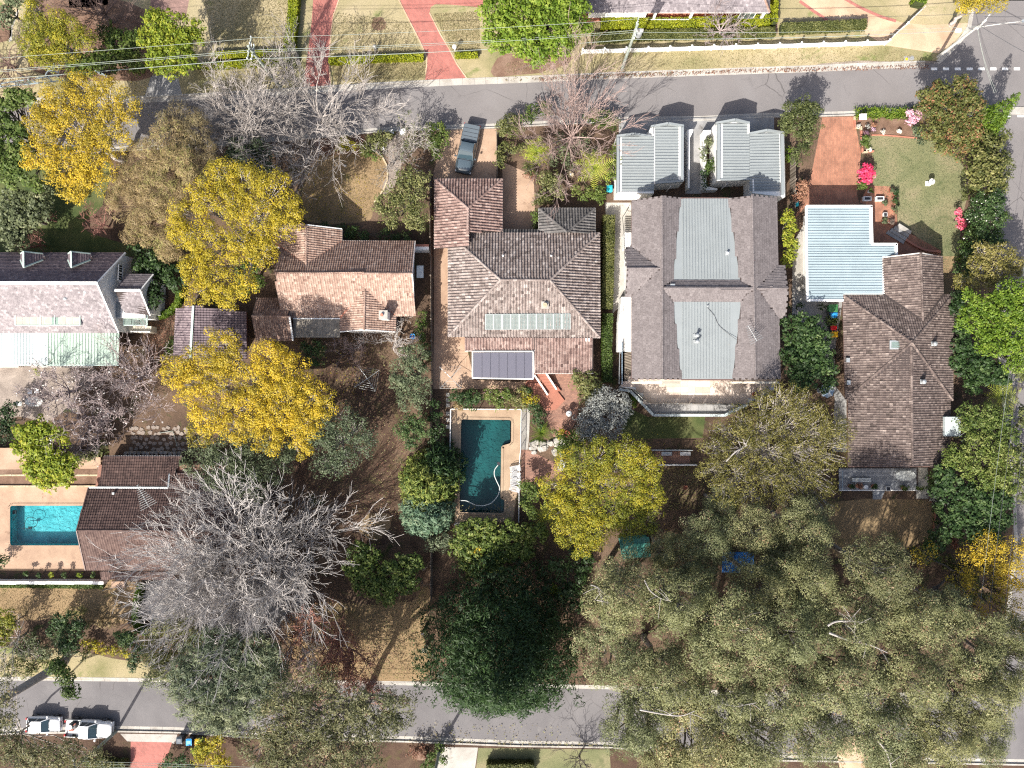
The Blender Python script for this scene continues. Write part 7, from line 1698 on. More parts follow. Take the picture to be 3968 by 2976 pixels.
MB().prism([T21(2088,332),T21(2162,332),T21(2160,518),T21(2088,540)],-1.5,-.45).build('pool_step',M['pool_teal'],pm)
MB().prism([T21(2082,1010),T21(2105,1015),T21(2102,1115),T21(2082,1115)],-1.5,-.5).build('pool_step',M['pool_teal'],pm)
hz_=-.10
def hose(label,pts,r,mat):
 t=thing('pool_hose',label,'hose',tuple(pts[0]),'pool cleaner hoses')
 MB().tube(smooth_line(pts,7),r,6).build('hose',M[mat],t);return t
hc_=hose('pale cleaner hose curling over the dark teal pool',[T21(1732,1016,hz_),T21(1790,1020,hz_),T21(1860,1054,hz_),T21(1930,1060,hz_),T21(2000,1036,hz_),T21(2055,975,hz_),T21(2070,910,hz_),T21(2050,860,hz_),T21(2026,800,hz_),T21(2030,750,hz_),T21(2056,714,hz_)],.05,'canvas')
MB().box(T21(2062,700,hz_),(.3,.35,.12),.5).build('skimmer_head',M['dark'],hc_)
hl_=hose('dark cleaner hose lying in the turquoise pool',[T20(140,1110,-.5),T20(135,1160,-.5),T20(100,1220,-.5),T20(110,1340,-.5)],.03,'cable_dark')
h2_=hose('dark looped cleaner hose in the turquoise pool',[T20(215,1280,-.5),T20(215,1200,-.5),T20(250,1160,-.5),T20(310,1175,-.5),T20(318,1215,-.5),T20(280,1250,-.5),T20(190,1255,-.5)],.03,'cable_dark')
MB().box(T20(128,1115,-.45),(.28,.4,.15)).build('cleaner_head',M['dark'],hl_)
MB().box(T20(258,1250,-.45),(.3,.25,.15)).build('cleaner_head',M['dark'],h2_)
for i,(y0,y1,zt,mt)in enumerate(((735,790,.55,'mulch'),(800,885,.22,'mulch'))):
 slab('garden_bed',[T20(-300,y0),T20(895,y0-8),T20(880,y1-6),T20(-300,y1)],mt,-.02,zt)
tw1=thing('retaining_wall','cream topped retaining wall, upper one of the two beside the lime tree','wall',tuple(T20(300,790)))
for x0 in range(-200,870,110):MB().prism([T20(x0,788),T20(x0+108,787),T20(x0+108,801),T20(x0,802)],0,.6).build('wall_block',M['sandstone'],tw1)
tw2=thing('retaining_wall','cream topped retaining wall, lower one along the pool surround','wall',tuple(T20(300,888)))
for x0 in range(-200,820,110):
 if 330<x0<470:continue
 MB().prism([T20(x0,884),T20(x0+108,883),T20(x0+108,897),T20(x0,898)],0,.4).build('wall_block',M['sandstone'],tw2)
stp=thing('garden_steps','pale steps under the lime tree down to the pool surround','steps',tuple(T20(400,860)))
for k in range(3):MB().prism([T20(350,800+k*32),T20(480,800+k*32),T20(480,832+k*32),T20(350,832+k*32)],0,.5-k*.15).build('step',M['concrete'],stp)
ww=thing('pool_wall','long white low wall below the turquoise pool','wall',tuple(T30(450,52)))
for x0 in range(-300,930,246):
 MB().prism([T30(x0+1,38),T30(x0+244,41),T30(x0+244,66),T30(x0+1,63)],-.02,1.0).build('wall_section',M['white_wall'],ww)
sl_=thing('garden_slab','square pale slab at the corner of the pool house on the dry lawn','slab',tuple(T30(1018,85)))
MB().prism([T30(958,58),T30(1078,58),T30(1078,112),T30(958,112)],0,.12).build('slab',M['tan_concrete'],sl_)
cz=setting('crazy_paving',T20(1350,500));rn=random.Random(5)
for i in range(11):
 for j in range(5):
  c=T20(1125+i*46+(j%2)*22+rn.uniform(-12,12),395+j*44+rn.uniform(-11,11));k=rn.randint(4,6)
  ring=[c+Vector((math.cos(a)*rn.uniform(.2,.33),math.sin(a)*rn.uniform(.18,.3),0))for a in[2*math.pi*(q+rn.uniform(-.18,.18))/k+.3 for q in range(k)]]
  MB().prism(ring,.002,.045+rn.uniform(0,.02),rn.random()).build('paving_stone',M['gravel'],cz)
sw=thing('stone_wall','low rubble stone wall behind the dark pool house roof','wall',tuple(T20(1340,610)))
for i in range(13):
 c=T20(1095+i*38,608+rn.uniform(-4,4))
 MB().prism([c+Vector((math.cos(a)*.24*rn.uniform(.8,1.1),math.sin(a)*.22*rn.uniform(.8,1.1),0))for a in[q*math.pi/3+rn.random()*.3 for q in range(6)]],0,.55+rn.uniform(-.06,.06)).build('stone',M['rock'],sw)
hp=thing('garden_pipe','pale bent pipe lying on the crazy paving above the pool house','pipe',tuple(T20(1480,430)))
MB().tube([T20(1365,438,.15),T20(1480,420,.15),T20(1500,480,.15),T20(1518,555,.15)],.035,6).build('pipe',M['cable_light'],hp)
# ================================================================== VEHICLES
def vehicle(label,cat,name,p_rear,p_front,width,paint,spec,group='parked vehicles'):
 """spec: body stations (x from the rear 0..1, half width share, top z), cabin stations, and what the cabin has"""
 a,b=lift(p_rear,0),lift(p_front,0);L=(b-a).length;rz=math.atan2(b.y-a.y,b.x-a.x)
 t=thing(name,label,cat,(a.x,a.y,spec.get('z',0)),group,rz);W_=width
 def put(mb,nm,mat,par=None,sm=False):return obj(nm,mb.mesh(nm,M[mat],(0,0,0),sm),par or t)
 def ring(x,hw,zt,zb,crown=.05):
  y=hw*W_/2;x=x*L
  return[(x,-y*.9,zb),(x,-y,zb+(zt-zb)*.3),(x,-y,zb+(zt-zb)*.72),(x,-y*.88,zt),(x,-y*.45,zt+crown),(x,y*.45,zt+crown),(x,y*.88,zt),(x,y,zb+(zt-zb)*.72),(x,y,zb+(zt-zb)*.3),(x,y*.9,zb)]
 m=MB();m.loft([ring(x,hw,zt,.28 if 0.05<x<.95 else .38)for x,hw,zt in spec['body']]);body=put(m,'body',paint,sm=True)
 (xa,xb,xc,xd),zr,zw=spec['cabin'];yb,yt=W_*.44,W_*.36
 zb_=zw
 q=lambda x,y,z:Vector((x*L,y,z))
 roof=MB();roof.loft([[q(x,s*yt*yy,zr-(0.05 if e_ else 0)+(.035 if abs(yy)<.6 else 0))for s,yy in((-1,1),(-1,.5),(1,.5),(1,1))]for x,e_ in((xb,1),(xb+.03,0),(xc-.03,0),(xc,1))],closed=False)
 put(roof,'roof',paint,sm=True)
 lining=MB();lining.hexa([q(xb,-yt,zr-.12),q(xc,-yt,zr-.12),q(xc,yt,zr-.12),q(xb,yt,zr-.12)],[q(xb,-yt,zr-.05),q(xc,-yt,zr-.05),q(xc,yt,zr-.05),q(xb,yt,zr-.05)]);put(lining,'headlining','dark')
 def pane(nm,c4):
  n=(c4[1]-c4[0]).cross(c4[3]-c4[0]).normalized()*.012
  mb=MB();mb.hexa([x-n for x in c4],[x+n for x in c4]);put(mb,nm,'car_glass')
 pane('windscreen',[q(xd,-yb,zb_),q(xd,yb,zb_),q(xc,yt,zr-.06),q(xc,-yt,zr-.06)])
 pane('rear_window',[q(xa,yb,zb_),q(xa,-yb,zb_),q(xb,-yt,zr-.06),q(xb,yt,zr-.06)])
 for s in(-1,1):
  xm=(xa+xd)/2;xn=(xb+xc)/2
  pane('side_window',[q(xa+.02,s*yb,zb_),q(xm-.008,s*yb,zb_),q(xn-.008,s*yt,zr-.07),q(xb+.01,s*yt,zr-.07)])
  pane('side_window',[q(xm+.008,s*yb,zb_),q(xd-.02,s*yb,zb_),q(xc-.01,s*yt,zr-.07),q(xn+.008,s*yt,zr-.07)])
  pil=MB()
  for(x0,x1)in((xa,xb),(xm,xn),(xd,xc)):pil.beam(q(x0,s*yb,zb_),q(x1,s*yt,zr-.05),.07,.06)
  put(pil,'pillar',paint)
  mi=MB();mi.box((xd*L-.15,s*(W_/2+.1),zb_+.1),(.14,.2,.15));put(mi,'wing_mirror',paint)
  hl2=MB();hl2.box((L*.985-.1,s*W_*.35,.72),(.2,W_*.2,.16));put(hl2,'headlight','lamp_clear')
  tl2=MB();tl2.box((.04,s*W_*.41,.85),(.1,W_*.12,.3));put(tl2,'tail_light','lamp_red')
  for xw in spec['wheels']:
   w=MB();an=[2*math.pi*k/16 for k in range(16)];rr=spec.get('wr',.33)
   w.loft([[(xw*L+rr*math.cos(u),s*(W_/2-.2+o),rr+rr*math.sin(u))for u in an]for o in(0,.21)]);wo_=put(w,'wheel','rubber')
   w=MB();w.loft([[(xw*L+rr*.62*math.cos(u),s*(W_/2-.0+o),rr+rr*.62*math.sin(u))for u in an]for o in(0,.025)]);put(w,'rim','chrome',wo_)
 bm=MB();bm.box((L*.992,0,.5),(.1,W_*.86,.2));put(bm,'front_bumper','dark' if paint!='car_white' else 'car_white')
 gr=MB();gr.box((L*.995,0,.72),(.08,W_*.42,.16));put(gr,'grille','dark')
 bm=MB();bm.box((.01,0,.5),(.12,W_*.86,.2));put(bm,'rear_bumper','dark' if paint!='car_white' else 'car_white')
 for y in(-.18,.18):
  wp=MB();wp.tube([(xd*L+.02,y*W_,zb_+.03),(xd*L-.1,y*W_+.5,zb_+.12)],.012,4);put(wp,'wiper','dark')
 sm_=MB()
 for xx in(xd+.015,xa-.012):sm_.box((xx*L,0,zb_+.012),(.03,W_*.8,.05))
 sm_.box(((xd+.97)/2*L,W_*.4,zb_+.0),((.95-xd)*L,.02,.05));sm_.box(((xd+.97)/2*L,-W_*.4,zb_+.0),((.95-xd)*L,.02,.05));put(sm_,'panel_gaps','dark')
 if 'tray' in spec:
  x0,x1,kind=spec['tray'];z0,z1=.62,spec['tray_z']
  if kind=='cover':
   c=MB();y=W_*.455
   c.hexa([(x0*L,-y,z1-.06),(x1*L,-y,z1-.06),(x1*L,y,z1-.06),(x0*L,y,z1-.06)],[(x0*L,-y*.97,z1+.05),(x1*L,-y*.97,z1+.05),(x1*L,y*.97,z1+.05),(x0*L,y*.97,z1+.05)]);cv=put(c,'tray_cover','car_cover')
   for k in range(1,4):
    xx=(x0+(x1-x0)*k/4)*L
    s=MB();s.box((xx,0,z1+.058),(.035,y*1.9,.02));put(s,'cover_seam','dark',cv)
  else:
   y=W_*.49
   f=MB();f.box(((x0+x1)/2*L,0,z0),((x1-x0)*L,2*y,.06));put(f,'tray_floor','galv')
   for s in(-1,1):
    f=MB();f.box(((x0+x1)/2*L,s*y,z0+.18),((x1-x0)*L,.04,.34));put(f,'tray_side','galv')
   f=MB();f.box((x1*L-.02,0,1.1),(.05,2*y*.95,.05));f.box((x1*L-.02,-y*.9,.85),(.05,.05,.5));f.box((x1*L-.02,y*.9,.85),(.05,.05,.5));put(f,'headboard','galv')
 return t
vehicle('dark blue grey twin cab utility with covered tray parked on the tan driveway','utility vehicle','parked_utility',T01(1842,1092),T01(1757,1500),1.9,'car_blue',dict(body=[(0,.82,.95),(.03,.95,1.06),(.38,1,1.08),(.42,1,1.06),(.70,1,1.05),(.74,.99,1.06),(.90,.95,1.0),(.97,.86,.92),(1,.7,.75)],cabin=((.36,.42,.60,.73),1.74,1.1),wheels=(.2,.79),tray=(.02,.345,'cover'),tray_z=1.13,wr=.38))
vehicle('small white hatchback parked nearer the left edge on the lower road','car','parked_car',T30(262,1262),T30(548,1264),1.62,'car_white',dict(z=RZ,body=[(0,.8,.85),(.03,.93,.95),(.2,1,.98),(.6,1,.97),(.72,.98,.98),(.88,.93,.9),(.97,.82,.78),(1,.64,.65)],cabin=((.06,.16,.53,.70),1.47,1.0),wheels=(.17,.81),wr=.3))
ut=vehicle('white tray back utility loaded with machinery on the lower road','utility vehicle','parked_utility',T30(590,1290),T30(988,1312),1.85,'car_white',dict(z=RZ,body=[(.3,.9,.8),(.32,.98,1.0),(.4,1,1.05),(.68,1,1.05),(.73,.99,1.06),(.9,.95,1.0),(.97,.85,.9),(1,.68,.72)],cabin=((.36,.39,.58,.71),1.72,1.08),wheels=(.18,.8),tray=(.0,.34,'tray'),tray_z=1.0,wr=.36))
ld_=thing('tray_machine','rusty machine with orange frame standing on the tray of the white utility','machine',tuple(T30(640,1285,.55)))
c=T30(640,1285,.6)
MB().box((c.x,c.y,.85),(.7,.6,.5),.1).build('engine_block',M['dark'],ld_);MB().cyl((c.x-.1,c.y),.24,1.1,1.35,12).build('drum',M['galv'],ld_)
f=MB();f.box((c.x-.25,c.y-.45,.72),(.5,.3,.28));f.beam((c.x-.6,c.y-.5,.9),(c.x+.5,c.y+.4,1.3),.06,.06);f.build('frame',M['rust'],ld_)
# ================================================================== POLES AND WIRES
def pole(label,base,h,crossarms,r=.17,mat='pole_wood',lamp=None,group='power poles',transformer=False,adir=0.0):
 b=lift(base,0);t=thing('power_pole',label,'power pole',tuple(b),group)
 MB().tube([b-UP*.3,b+UP*h],r,10,r*.72).build('pole',M[mat],t)
 d=Vector((math.cos(adir),math.sin(adir),0));ends=[]
 for(z_,w)in crossarms:
  p,q=b+d*w/2+UP*z_,b-d*w/2+UP*z_
  ca=MB().beam(p,q,.12,.12).build('crossarm',M[mat],t);ends.append((z_,w))
  for s in(-1,-.4,.4,1):
   c=b+d*(w/2*s*.94)+UP*(z_+.06)
   MB().lathe(c,[(.0,0),(.05,0),(.07,.06),(.04,.1),(.06,.14),(0,.2)],8).build('insulator',M['lamp_clear'],ca)
  MB().beam(b+UP*(z_-.7),b+d*w*.35+UP*(z_-.04),.05,.05).build('brace',M['galv'],t)
 if transformer:
  c=b+Vector((.45,.1,h-2.6));MB().lathe(c,[(0,0),(.3,0),(.33,.1),(.33,.9),(.28,1.0),(0,1.05)],14).build('transformer',M['galv'],t)
  MB().box((b.x+.3,b.y,h-1.3),(.9,.16,.35)).build('switch_bar',M['pole_concrete'],t)
 if lamp:
  p=b+UP*lamp[0];q=p+Vector(lamp[1])
  MB().tube([p,(p+q)/2+UP*.12,q],.05,7).build('lamp_arm',M['pole_concrete'],t)
  l=MB().box((q.x,q.y,q.z),(.7,.28,.16),math.atan2(lamp[1][1],lamp[1][0])).build('street_lamp',M['galv'],t)
  MB().box((q.x,q.y,q.z-.1),(.5,.2,.06),math.atan2(lamp[1][1],lamp[1][0])).build('lamp_lens',M['lamp_clear'],l)
 return b
P1=pole('tall weathered power pole with transformer at the white fence',T02(905,598),10.6,[(10.2,2.0),(9.2,1.6)],transformer=True,adir=math.radians(80))
P2=pole('power pole at the clipped hedges beside the bare street trees',T01(190,748),10.2,[(9.8,2.2),(8.8,1.5)],adir=math.radians(80))
P3=pole('power pole with a street lamp on the top right corner kerb',T03(1474,488),8.4,[(8.0,1.8)],mat='pole_concrete',lamp=(6.9,(4.6,.5,.3)),adir=math.radians(50))
P4=pole('power pole in front of the white utility on the lower road',T30(992,1350),8.2,[(7.8,1.8)],adir=math.radians(95))
P5=pole('power pole beside the grey driveway at the bottom edge',T31(1562,1470),8.6,[(8.2,1.8)],adir=math.radians(85))
P6=pole('leaning power pole head at the right edge above the cypress',T03(2330,1010),9.0,[(8.6,1.6)],mat='pole_concrete',adir=math.radians(20))
PW=W(-1500,520);PE=W(5600,260)
def cable(label,p,q,sag,r,mat,group='overhead cables'):
 p,q=Vector(p),Vector(q)
 t=thing('overhead_cable',label,'cable',tuple(p),group)
 pts=[p.lerp(q,i/18)-UP*(sag*4*(i/18)*(1-i/18))for i in range(19)]
 MB().tube(pts,r,5).build('cable',M[mat],t);return t
off=Vector((.17,.98,0))
def at(P,z_,o):return lift(P,0)+off*o+UP*z_
names=('left of the hedge pole','between the hedge pole and the fence pole','between the fence pole and the corner pole')
for i,(A_,B_)in enumerate(((PW,P2),(P2,P1),(P1,P3))):
 zt=(10.3,10.1,9.3)if i<2 else(10.2,9.6,8.3)
 zb2=zt if i<2 else(8.2,8.2,8.1)
 cable('thin upper cable on the house side, '+names[i],at(A_,10.0,.9),at(B_,10.0 if i<2 else 8.2,.8),.5,.016,'cable_dark' if i==2 else 'cable_light')
 cable('thin upper cable on the road side, '+names[i],at(A_,10.0,-.5),at(B_,10.0 if i<2 else 8.2,-.5),.55,.016,'cable_light')
 cable('thick pale bundled cable, '+names[i],at(A_,7.6,-.1),at(B_,7.6 if i<2 else 6.6,-.1),.6,.03,'cable_light')
 if i<2:cable('middle cable, '+names[i],at(A_,8.9,.2),at(B_,8.9,.2),.6,.02,'cable_light')
cable('dark cable from the corner pole crossing to the right edge, upper',at(P3,8.1,.5),(70,36,8.5),.3,.025,'cable_dark')
cable('dark cable from the corner pole crossing to the right edge, lower',at(P3,8.1,0),(70,33.5,8.5),.3,.025,'cable_dark')
cable('dark diagonal cable from the corner pole to the right edge pole',at(P3,7.6,-.2),lift(P6,8.6),.4,.03,'cable_dark')
cable('pale service wire down from the corner pole, left one',at(P3,7.2,-.2),T03(1960,800,5.0),.3,.012,'cable_light')
cable('pale service wire down from the corner pole, right one',at(P3,7.2,-.3),T03(1975,790,5.0),.3,.012,'cable_light')
cable('dark wire along the side road beside its kerb',lift(P6,8.4)+Vector((-2.9,0,0)),W(3820,3100,8.4),.5,.022,'cable_dark')
cable('pale wire along the side road nearer the camellias',lift(P6,7.6)+Vector((-4.1,-1,0)),W(3770,2600,7.6),.5,.012,'cable_light')
cable('thin wire along the side road between the other two',lift(P6,8.0)+Vector((-3.4,-1,0)),W(3795,2700,8.0),.5,.02,'cable_dark')
for k,(z_,o)in enumerate(((7.9,.7),(7.9,.2),(7.5,-.4),(6.8,-.1))):
 cable(('first','second','third','lowest')[k]+' wire of the four along the bottom edge at the red driveway',at(P4,z_,o),at(P5,z_+.4,o),.5,.018,'cable_light')
lo=thing('line_fuse','white cable joint hanging on the wires beside the corner pole','cable joint',tuple(T03(1648,262,7.0)))
MB().box(T03(1648,262,6.9),(.5,.3,.25)).build('joint_case',M['plastic_white'],lo)
# ================================================================== FENCES
def picket_fence(label,p,q,h,n_sec,white=True,scallop=.18,pick=.11,mat='white_paint',post='white_paint',cat='fence',gap=.035):
 p,q=lift(p,0),lift(q,0);t=thing('picket_fence' if white else 'paling_fence',label,cat,tuple(p));d=(q-p)/n_sec;u=d.normalized();n=Vector((-u.y,u.x,0))
 for i in range(n_sec):
  a=p+d*i
  MB().box((a.x,a.y,h/2+.08),(.13,.13,h+.2),math.atan2(u.y,u.x)).build('post',M[post],t)
  if white:MB().hexa([a+Vector((x,y,h+.18))for x,y in((-.1,-.1),(.1,-.1),(.1,.1),(-.1,.1))],[a+Vector((x,y,h+.3))for x,y in((-.02,-.02),(.02,-.02),(.02,.02),(-.02,.02))]).build('post_cap',M[post],t)
  for z_ in(.25,h-.3):MB().beam(a+n*.05+UP*z_,a+d+n*.05+UP*z_,.05,.08).build('rail',M[mat],t)
  m=MB();k=int(d.length/(pick+gap));rr=random.Random(i)
  for j in range(k):
   f=(j+.5)/k;c=a+d*f;hh=h-scallop*math.sin(math.pi*f)+(rr.uniform(-.015,.015)if not white else 0)
   w=pick/2
   m.hexa([c+u*x+n*y+UP*.05 for x,y in((-w,-.012),(w,-.012),(w,.012),(-w,.012))],[c+u*x+n*y+UP*hh for x,y in((-w,-.012),(w,-.012),(w,.012),(-w,.012))],rr.random())
  m.build('pickets',M[mat],t)['kind']='stuff'
 return t
picket_fence('long white scalloped picket fence along the upper verge',T02(562,462),T03(1010,388),1.15,14)
picket_fence('white picket fence turning the corner beside the sandy drive',T03(1015,385),T03(1325,95),1.15,2,gap=.01)
picket_fence('dark paling fence between the terracotta house and the panel house, upper part',T01(1484,1500),T11(1488,560),1.7,5,False,0,.14,'timber','timber',gap=.01)
picket_fence('dark paling fence beside the panel house yard, middle part',T11(1490,560),T11(1500,1659),1.7,6,False,0,.14,'timber','timber',gap=.01)
picket_fence('dark paling fence running down beside the conifers',T21(1490,0),T31(1492,200),1.7,12,False,0,.14,'timber','timber',gap=.01)
picket_fence('dark fence on the courtyard side of the tan driveway',T01(2047,1175),T01(2050,1530),1.4,3,False,0,.14,'timber','timber',gap=.01)
picket_fence('grey paling fence behind the white garage with stained roof',T03(205,1330),T13(205,180),1.7,4,False,0,.14,'timber','timber',gap=.01)
def rail_fence(label,pts,h,post=1.6,name='pool_fence',bars=None,mat='plastic_white',glass=False):
 t=thing(name,label,'pool fence',tuple(lift(pts[0],0)),None)
 for p,q in zip(pts,pts[1:]):
  p,q=lift(p,0),lift(q,0);k=max(1,round((q-p).length/post))
  MB().beam(p+UP*h,q+UP*h,.06,.05).build('top_rail',M[mat],t);MB().beam(p+UP*.15,q+UP*.15,.04,.04).build('bottom_rail',M[mat],t)
  for i in range(k+1):
   c=p.lerp(q,i/k);MB().cyl(c,.035,0,h+.05,8).build('post',M[mat],t)
  m=MB();n=int((q-p).length/.12)
  for i in range(n):c=p.lerp(q,(i+.5)/n);m.box((c.x,c.y,h/2+.05),(.018,.018,h-.1))
  m.build('bars',M[mat],t)['kind']='stuff'
 return t
rail_fence('white pool fence along the left and top of the middle pool',[T21(1652,620),T21(1656,230),T22(40,234)],1.15)
rail_fence('white pool fence along the right of the middle pool',[T22(42,240),T22(38,560),T22(26,690),T22(22,1190)],1.15)
rail_fence('white pool fence along the bottom of the middle pool',[T21(1690,1208),T21(1905,1210)],1.15)
rail_fence('dark metal fence below the shaded lawn of the grey house',[T22(1150,578),T22(1490,580)],1.2,name='metal_fence',mat='galv')
wm=thing('garden_wall','white topped low wall below the brick strip in the shade','wall',tuple(T22(1370,708)))
for k in range(3):MB().prism([T22(1215+k*108,702),T22(1321+k*108,703),T22(1321+k*108,713),T22(1215+k*108,712)],0,.7).build('wall_section',M['white_wall'],wm)
sheet('brick_strip',[T22(1190,595),T22(1490,595),T22(1490,700),T22(1210,700)],'patio_brick',.012)
for(x,tt)in((1290,'grey'),(1450,'white')):
 b_=thing('garden_bench',tt+' bench on the shaded brick strip below the dark fence','bench',tuple(T22(x,612)))
 for k in range(3):MB().box(T22(x,604+k*11,.45),(1.1,.11,.04)).build('slat',M['galv' if tt=='grey' else 'plastic_white'],b_)
 for s in(-40,40):MB().box(T22(x+s,614,.22),(.06,.35,.44)).build('leg',M['galv'],b_)
pgl=thing('pergola','pale blue steel frame with open roof at the upper left kerb','pergola',tuple(T00(250,680)))
for(p,q)in((T00(-40,722,2),T00(530,640,2)),(T00(-40,750,2),T00(540,690,2)),(T00(390,640,2),T00(420,600,2)),(T00(420,600,2),T00(500,620,2)),(T00(0,730,2),T00(20,750,2)),(T00(110,705,2),T00(175,735,2)),(T00(240,665,2),T00(310,710,2)),(T00(390,640,2),T00(450,700,2)),(T00(450,515,2),T00(515,520,2)),(T00(465,515,2),T00(455,620,2)),(T00(510,520,2),T00(500,630,2)),(T00(420,560,2),T00(505,575,2))):
 MB().beam(p,q,.1,.1).build('beam',M['metal_blue'],pgl)
for k,c in enumerate(((110,178),(185,250))):MB().hexa([T00(c[0],700,1.95),T00(c[1],690,1.95),T00(c[1]+45,715,1.95),T00(c[0]+50,735,1.95)][::-1],[T00(c[0],700,1.98),T00(c[1],690,1.98),T00(c[1]+45,715,1.98),T00(c[0]+50,735,1.98)][::-1]).build('roof_sheet',M['pane_clear'],pgl)
for c in(T00(0,740),T00(250,690),T00(500,660)):MB().box((c.x,c.y,1),(.1,.1,2)).build('post',M['metal_blue'],pgl)
gp=thing('gate_pillar','pale blue gate panel poking out between the yellow trees','gate',tuple(T00(880,640)))
MB().hexa([T00(830,605,0),T00(925,650,0),T00(915,660,0),T00(822,615,0)][::-1],[T00(830,605,1.3),T00(925,650,1.3),T00(915,660,1.3),T00(822,615,1.3)][::-1]).build('panel',M['metal_blue'],gp)
MB().box(T00(835,612,.7),(.16,.16,1.4)).build('post',M['metal_blue'],gp)
# ================================================================== BINS, FURNITURE AND SMALL THINGS
def bin_(label,c,body,lid,rz=0.0,s=1.0):
 t=thing('wheelie_bin',label,'bin',(c[0],c[1],0.01),'wheelie bins',rz)
 m=MB();w,d,h=.29*s,.35*s,.98
 m.hexa([(-w*.78,-d*.75,.06),(w*.78,-d*.75,.06),(w*.78,d*.7,.06),(-w*.78,d*.7,.06)],[(-w,-d,h),(w,-d,h),(w,d,h),(-w,d,h)]);obj('body',m.mesh('body',M[body]),t)
 m=MB();m.loft([[(x,-d*1.06+(0 if k else .02),h+.01+.0),(x,-d*.4,h+.1-abs(k)*.03),(x,d*.6,h+.11-abs(k)*.03),(x,d*1.05,h+.05)]for x,k in((-w*1.06,1),(-w*.6,0),(w*.6,0),(w*1.06,1))],closed=False);obj('lid',m.mesh('lid',M[lid]),t)
 m=MB();m.tube([(-w*.8,d*1.18,h-.02),(w*.8,d*1.18,h-.02)],.022,6);obj('handle',m.mesh('handle',M[lid]),t)
 for sx in(-1,1):
  m=MB();an=[2*math.pi*k/12 for k in range(12)];m.loft([[(sx*w*.85+o,d*.8+.1*math.cos(a),.1+.1*math.sin(a))for a in an]for o in(-.03,.03)]);obj('wheel',m.mesh('wheel',M['rubber']),t)
 return t
bin_('green lidded wheelie bin, largest and topmost by the corner house',T13(578,1005,1),'bin_green','bin_green',math.pi/2,1.3)
bin_('blue lidded wheelie bin below the green one at the corner house',T13(585,1068,1),'bin_dark','bin_blue',math.pi/2)
bin_('red lidded wheelie bin above the yellow one at the corner house',T13(582,1173,1),'bin_dark','bin_red',math.pi/2,.9)
bin_('yellow lidded wheelie bin at the corner house path',T13(590,1230,1),'bin_dark','bin_yellow',math.pi/2)
bin_('cyan lidded wheelie bin against the left white garage',T02(800,1615,1),'bin_dark','bin_cyan',math.pi)
bin_('dark lidded wheelie bin at the lower road, left of three',T30(1537,1425,1),'bin_dark','bin_dark')
bin_('blue lidded wheelie bin in the middle of three at the lower road',T30(1620,1440,1),'bin_dark','bin_blue')
bin_('yellow lidded wheelie bin beside the yellow bush at the lower road',T30(1695,1442,1),'bin_dark','bin_yellow')
def lounger(label,c,rz):
 t=thing('pool_lounger',label,'lounger',(c[0],c[1],.02),'white pool loungers',rz)
 for s in(-1,1):
  m=MB();m.beam((-.55,s*.27,.34),(.15,s*.27,.34),.05,.05);m.beam((.15,s*.27,.34),(.62,s*.27,.72),.05,.05);obj('side_rail',m.mesh('side_rail',M['lounger']),t)
  m=MB();m.tube([(-.3,s*.31,.34),(-.25,s*.31,.55),(.2,s*.31,.56)],.025,5);obj('armrest',m.mesh('armrest',M['lounger']),t)
  for x in(-.5,.2):
   m=MB();m.box((x,s*.27,.17),(.05,.05,.34));obj('leg',m.mesh('leg',M['lounger']),t)
 for k in range(9):
  m=MB();x=-.53+k*.08;m.box((x,0,.36),(.045,.5,.02));obj('slat',m.mesh('slat',M['lounger']),t)
 for k in range(6):
  m=MB();f=.1+k/6.4;m.box((.15+.47*f,0,.36+.38*f),(.06,.5,.025));obj('slat',m.mesh('slat',M['lounger']),t)
 return t
for i,(c,a)in enumerate(((T21(2203,740),.2),(T21(2205,797),.03),(T21(2205,850),-.02),(T21(2200,910),-.3))):
 lounger('white slatted lounger at the middle pool, '+('topmost of four','second from the top','third from the top','lowest of four')[i],c,a)
lounger('white slatted chair alone on the brick patio under the yellow green tree',T22(388,712),1.2)
gt=thing('garden_table','oval weathered garden table on the shaded left patio','table',tuple(T20(325,165)))
m=MB()
for k in range(9):
 y=-.44+k*.11;w=.95*math.sqrt(max(.05,1-(y/.55)**2));m=MB();c=T20(325,168);m.box((c.x,c.y+y,.73),(2*w,.1,.04),tone=.5);m.build('table_slat',M['canvas'],gt)
for x,y in((-.6,-.25),(.6,-.25),(.6,.25),(-.6,.25)):c=T20(325,168);MB().box((c.x+x,c.y+y,.36),(.07,.07,.72)).build('leg',M['canvas'],gt)
def chair(label,c,rz,mat='plastic_white'):
 t=thing('garden_chair',label,'chair',(c[0],c[1],.01),'garden chairs',rz)
 m=MB();m.box((0,0,.44),(.46,.46,.04));obj('seat',m.mesh('seat',M[mat]),t)
 m=MB();m.hexa([(-.22,.2,.46),(.22,.2,.46),(.22,.24,.46),(-.22,.24,.46)],[(-.22,.3,.95),(.22,.3,.95),(.22,.34,.95),(-.22,.34,.95)]);obj('backrest',m.mesh('backrest',M[mat]),t)
 for x in(-.2,.2):
  for y in(-.2,.2):
   m=MB();m.box((x,y,.22),(.04,.04,.44));obj('leg',m.mesh('leg',M[mat]),t)
 return t
chair('white garden chair above the oval table, left one',T20(278,85),0);chair('white garden chair above the oval table, right one',T20(335,78),0)
chair('weathered chair at the left end of the oval table',T20(190,185),1.57,'canvas')
sd_=thing('birdbath','white stone birdbath standing on the front lawn','birdbath',tuple(T03(1385,1575)))
c=T03(1385,1575);MB().box((c.x,c.y,.06),(.5,.5,.12)).build('plinth',M['white_paint'],sd_)
MB().lathe((c.x,c.y,.12),[(.0,0),(.16,0),(.1,.12),(.07,.3),(.08,.55),(.14,.62),(.3,.7),(.32,.78),(.26,.76),(0,.7)],18).build('pedestal',M['white_wall'],sd_)
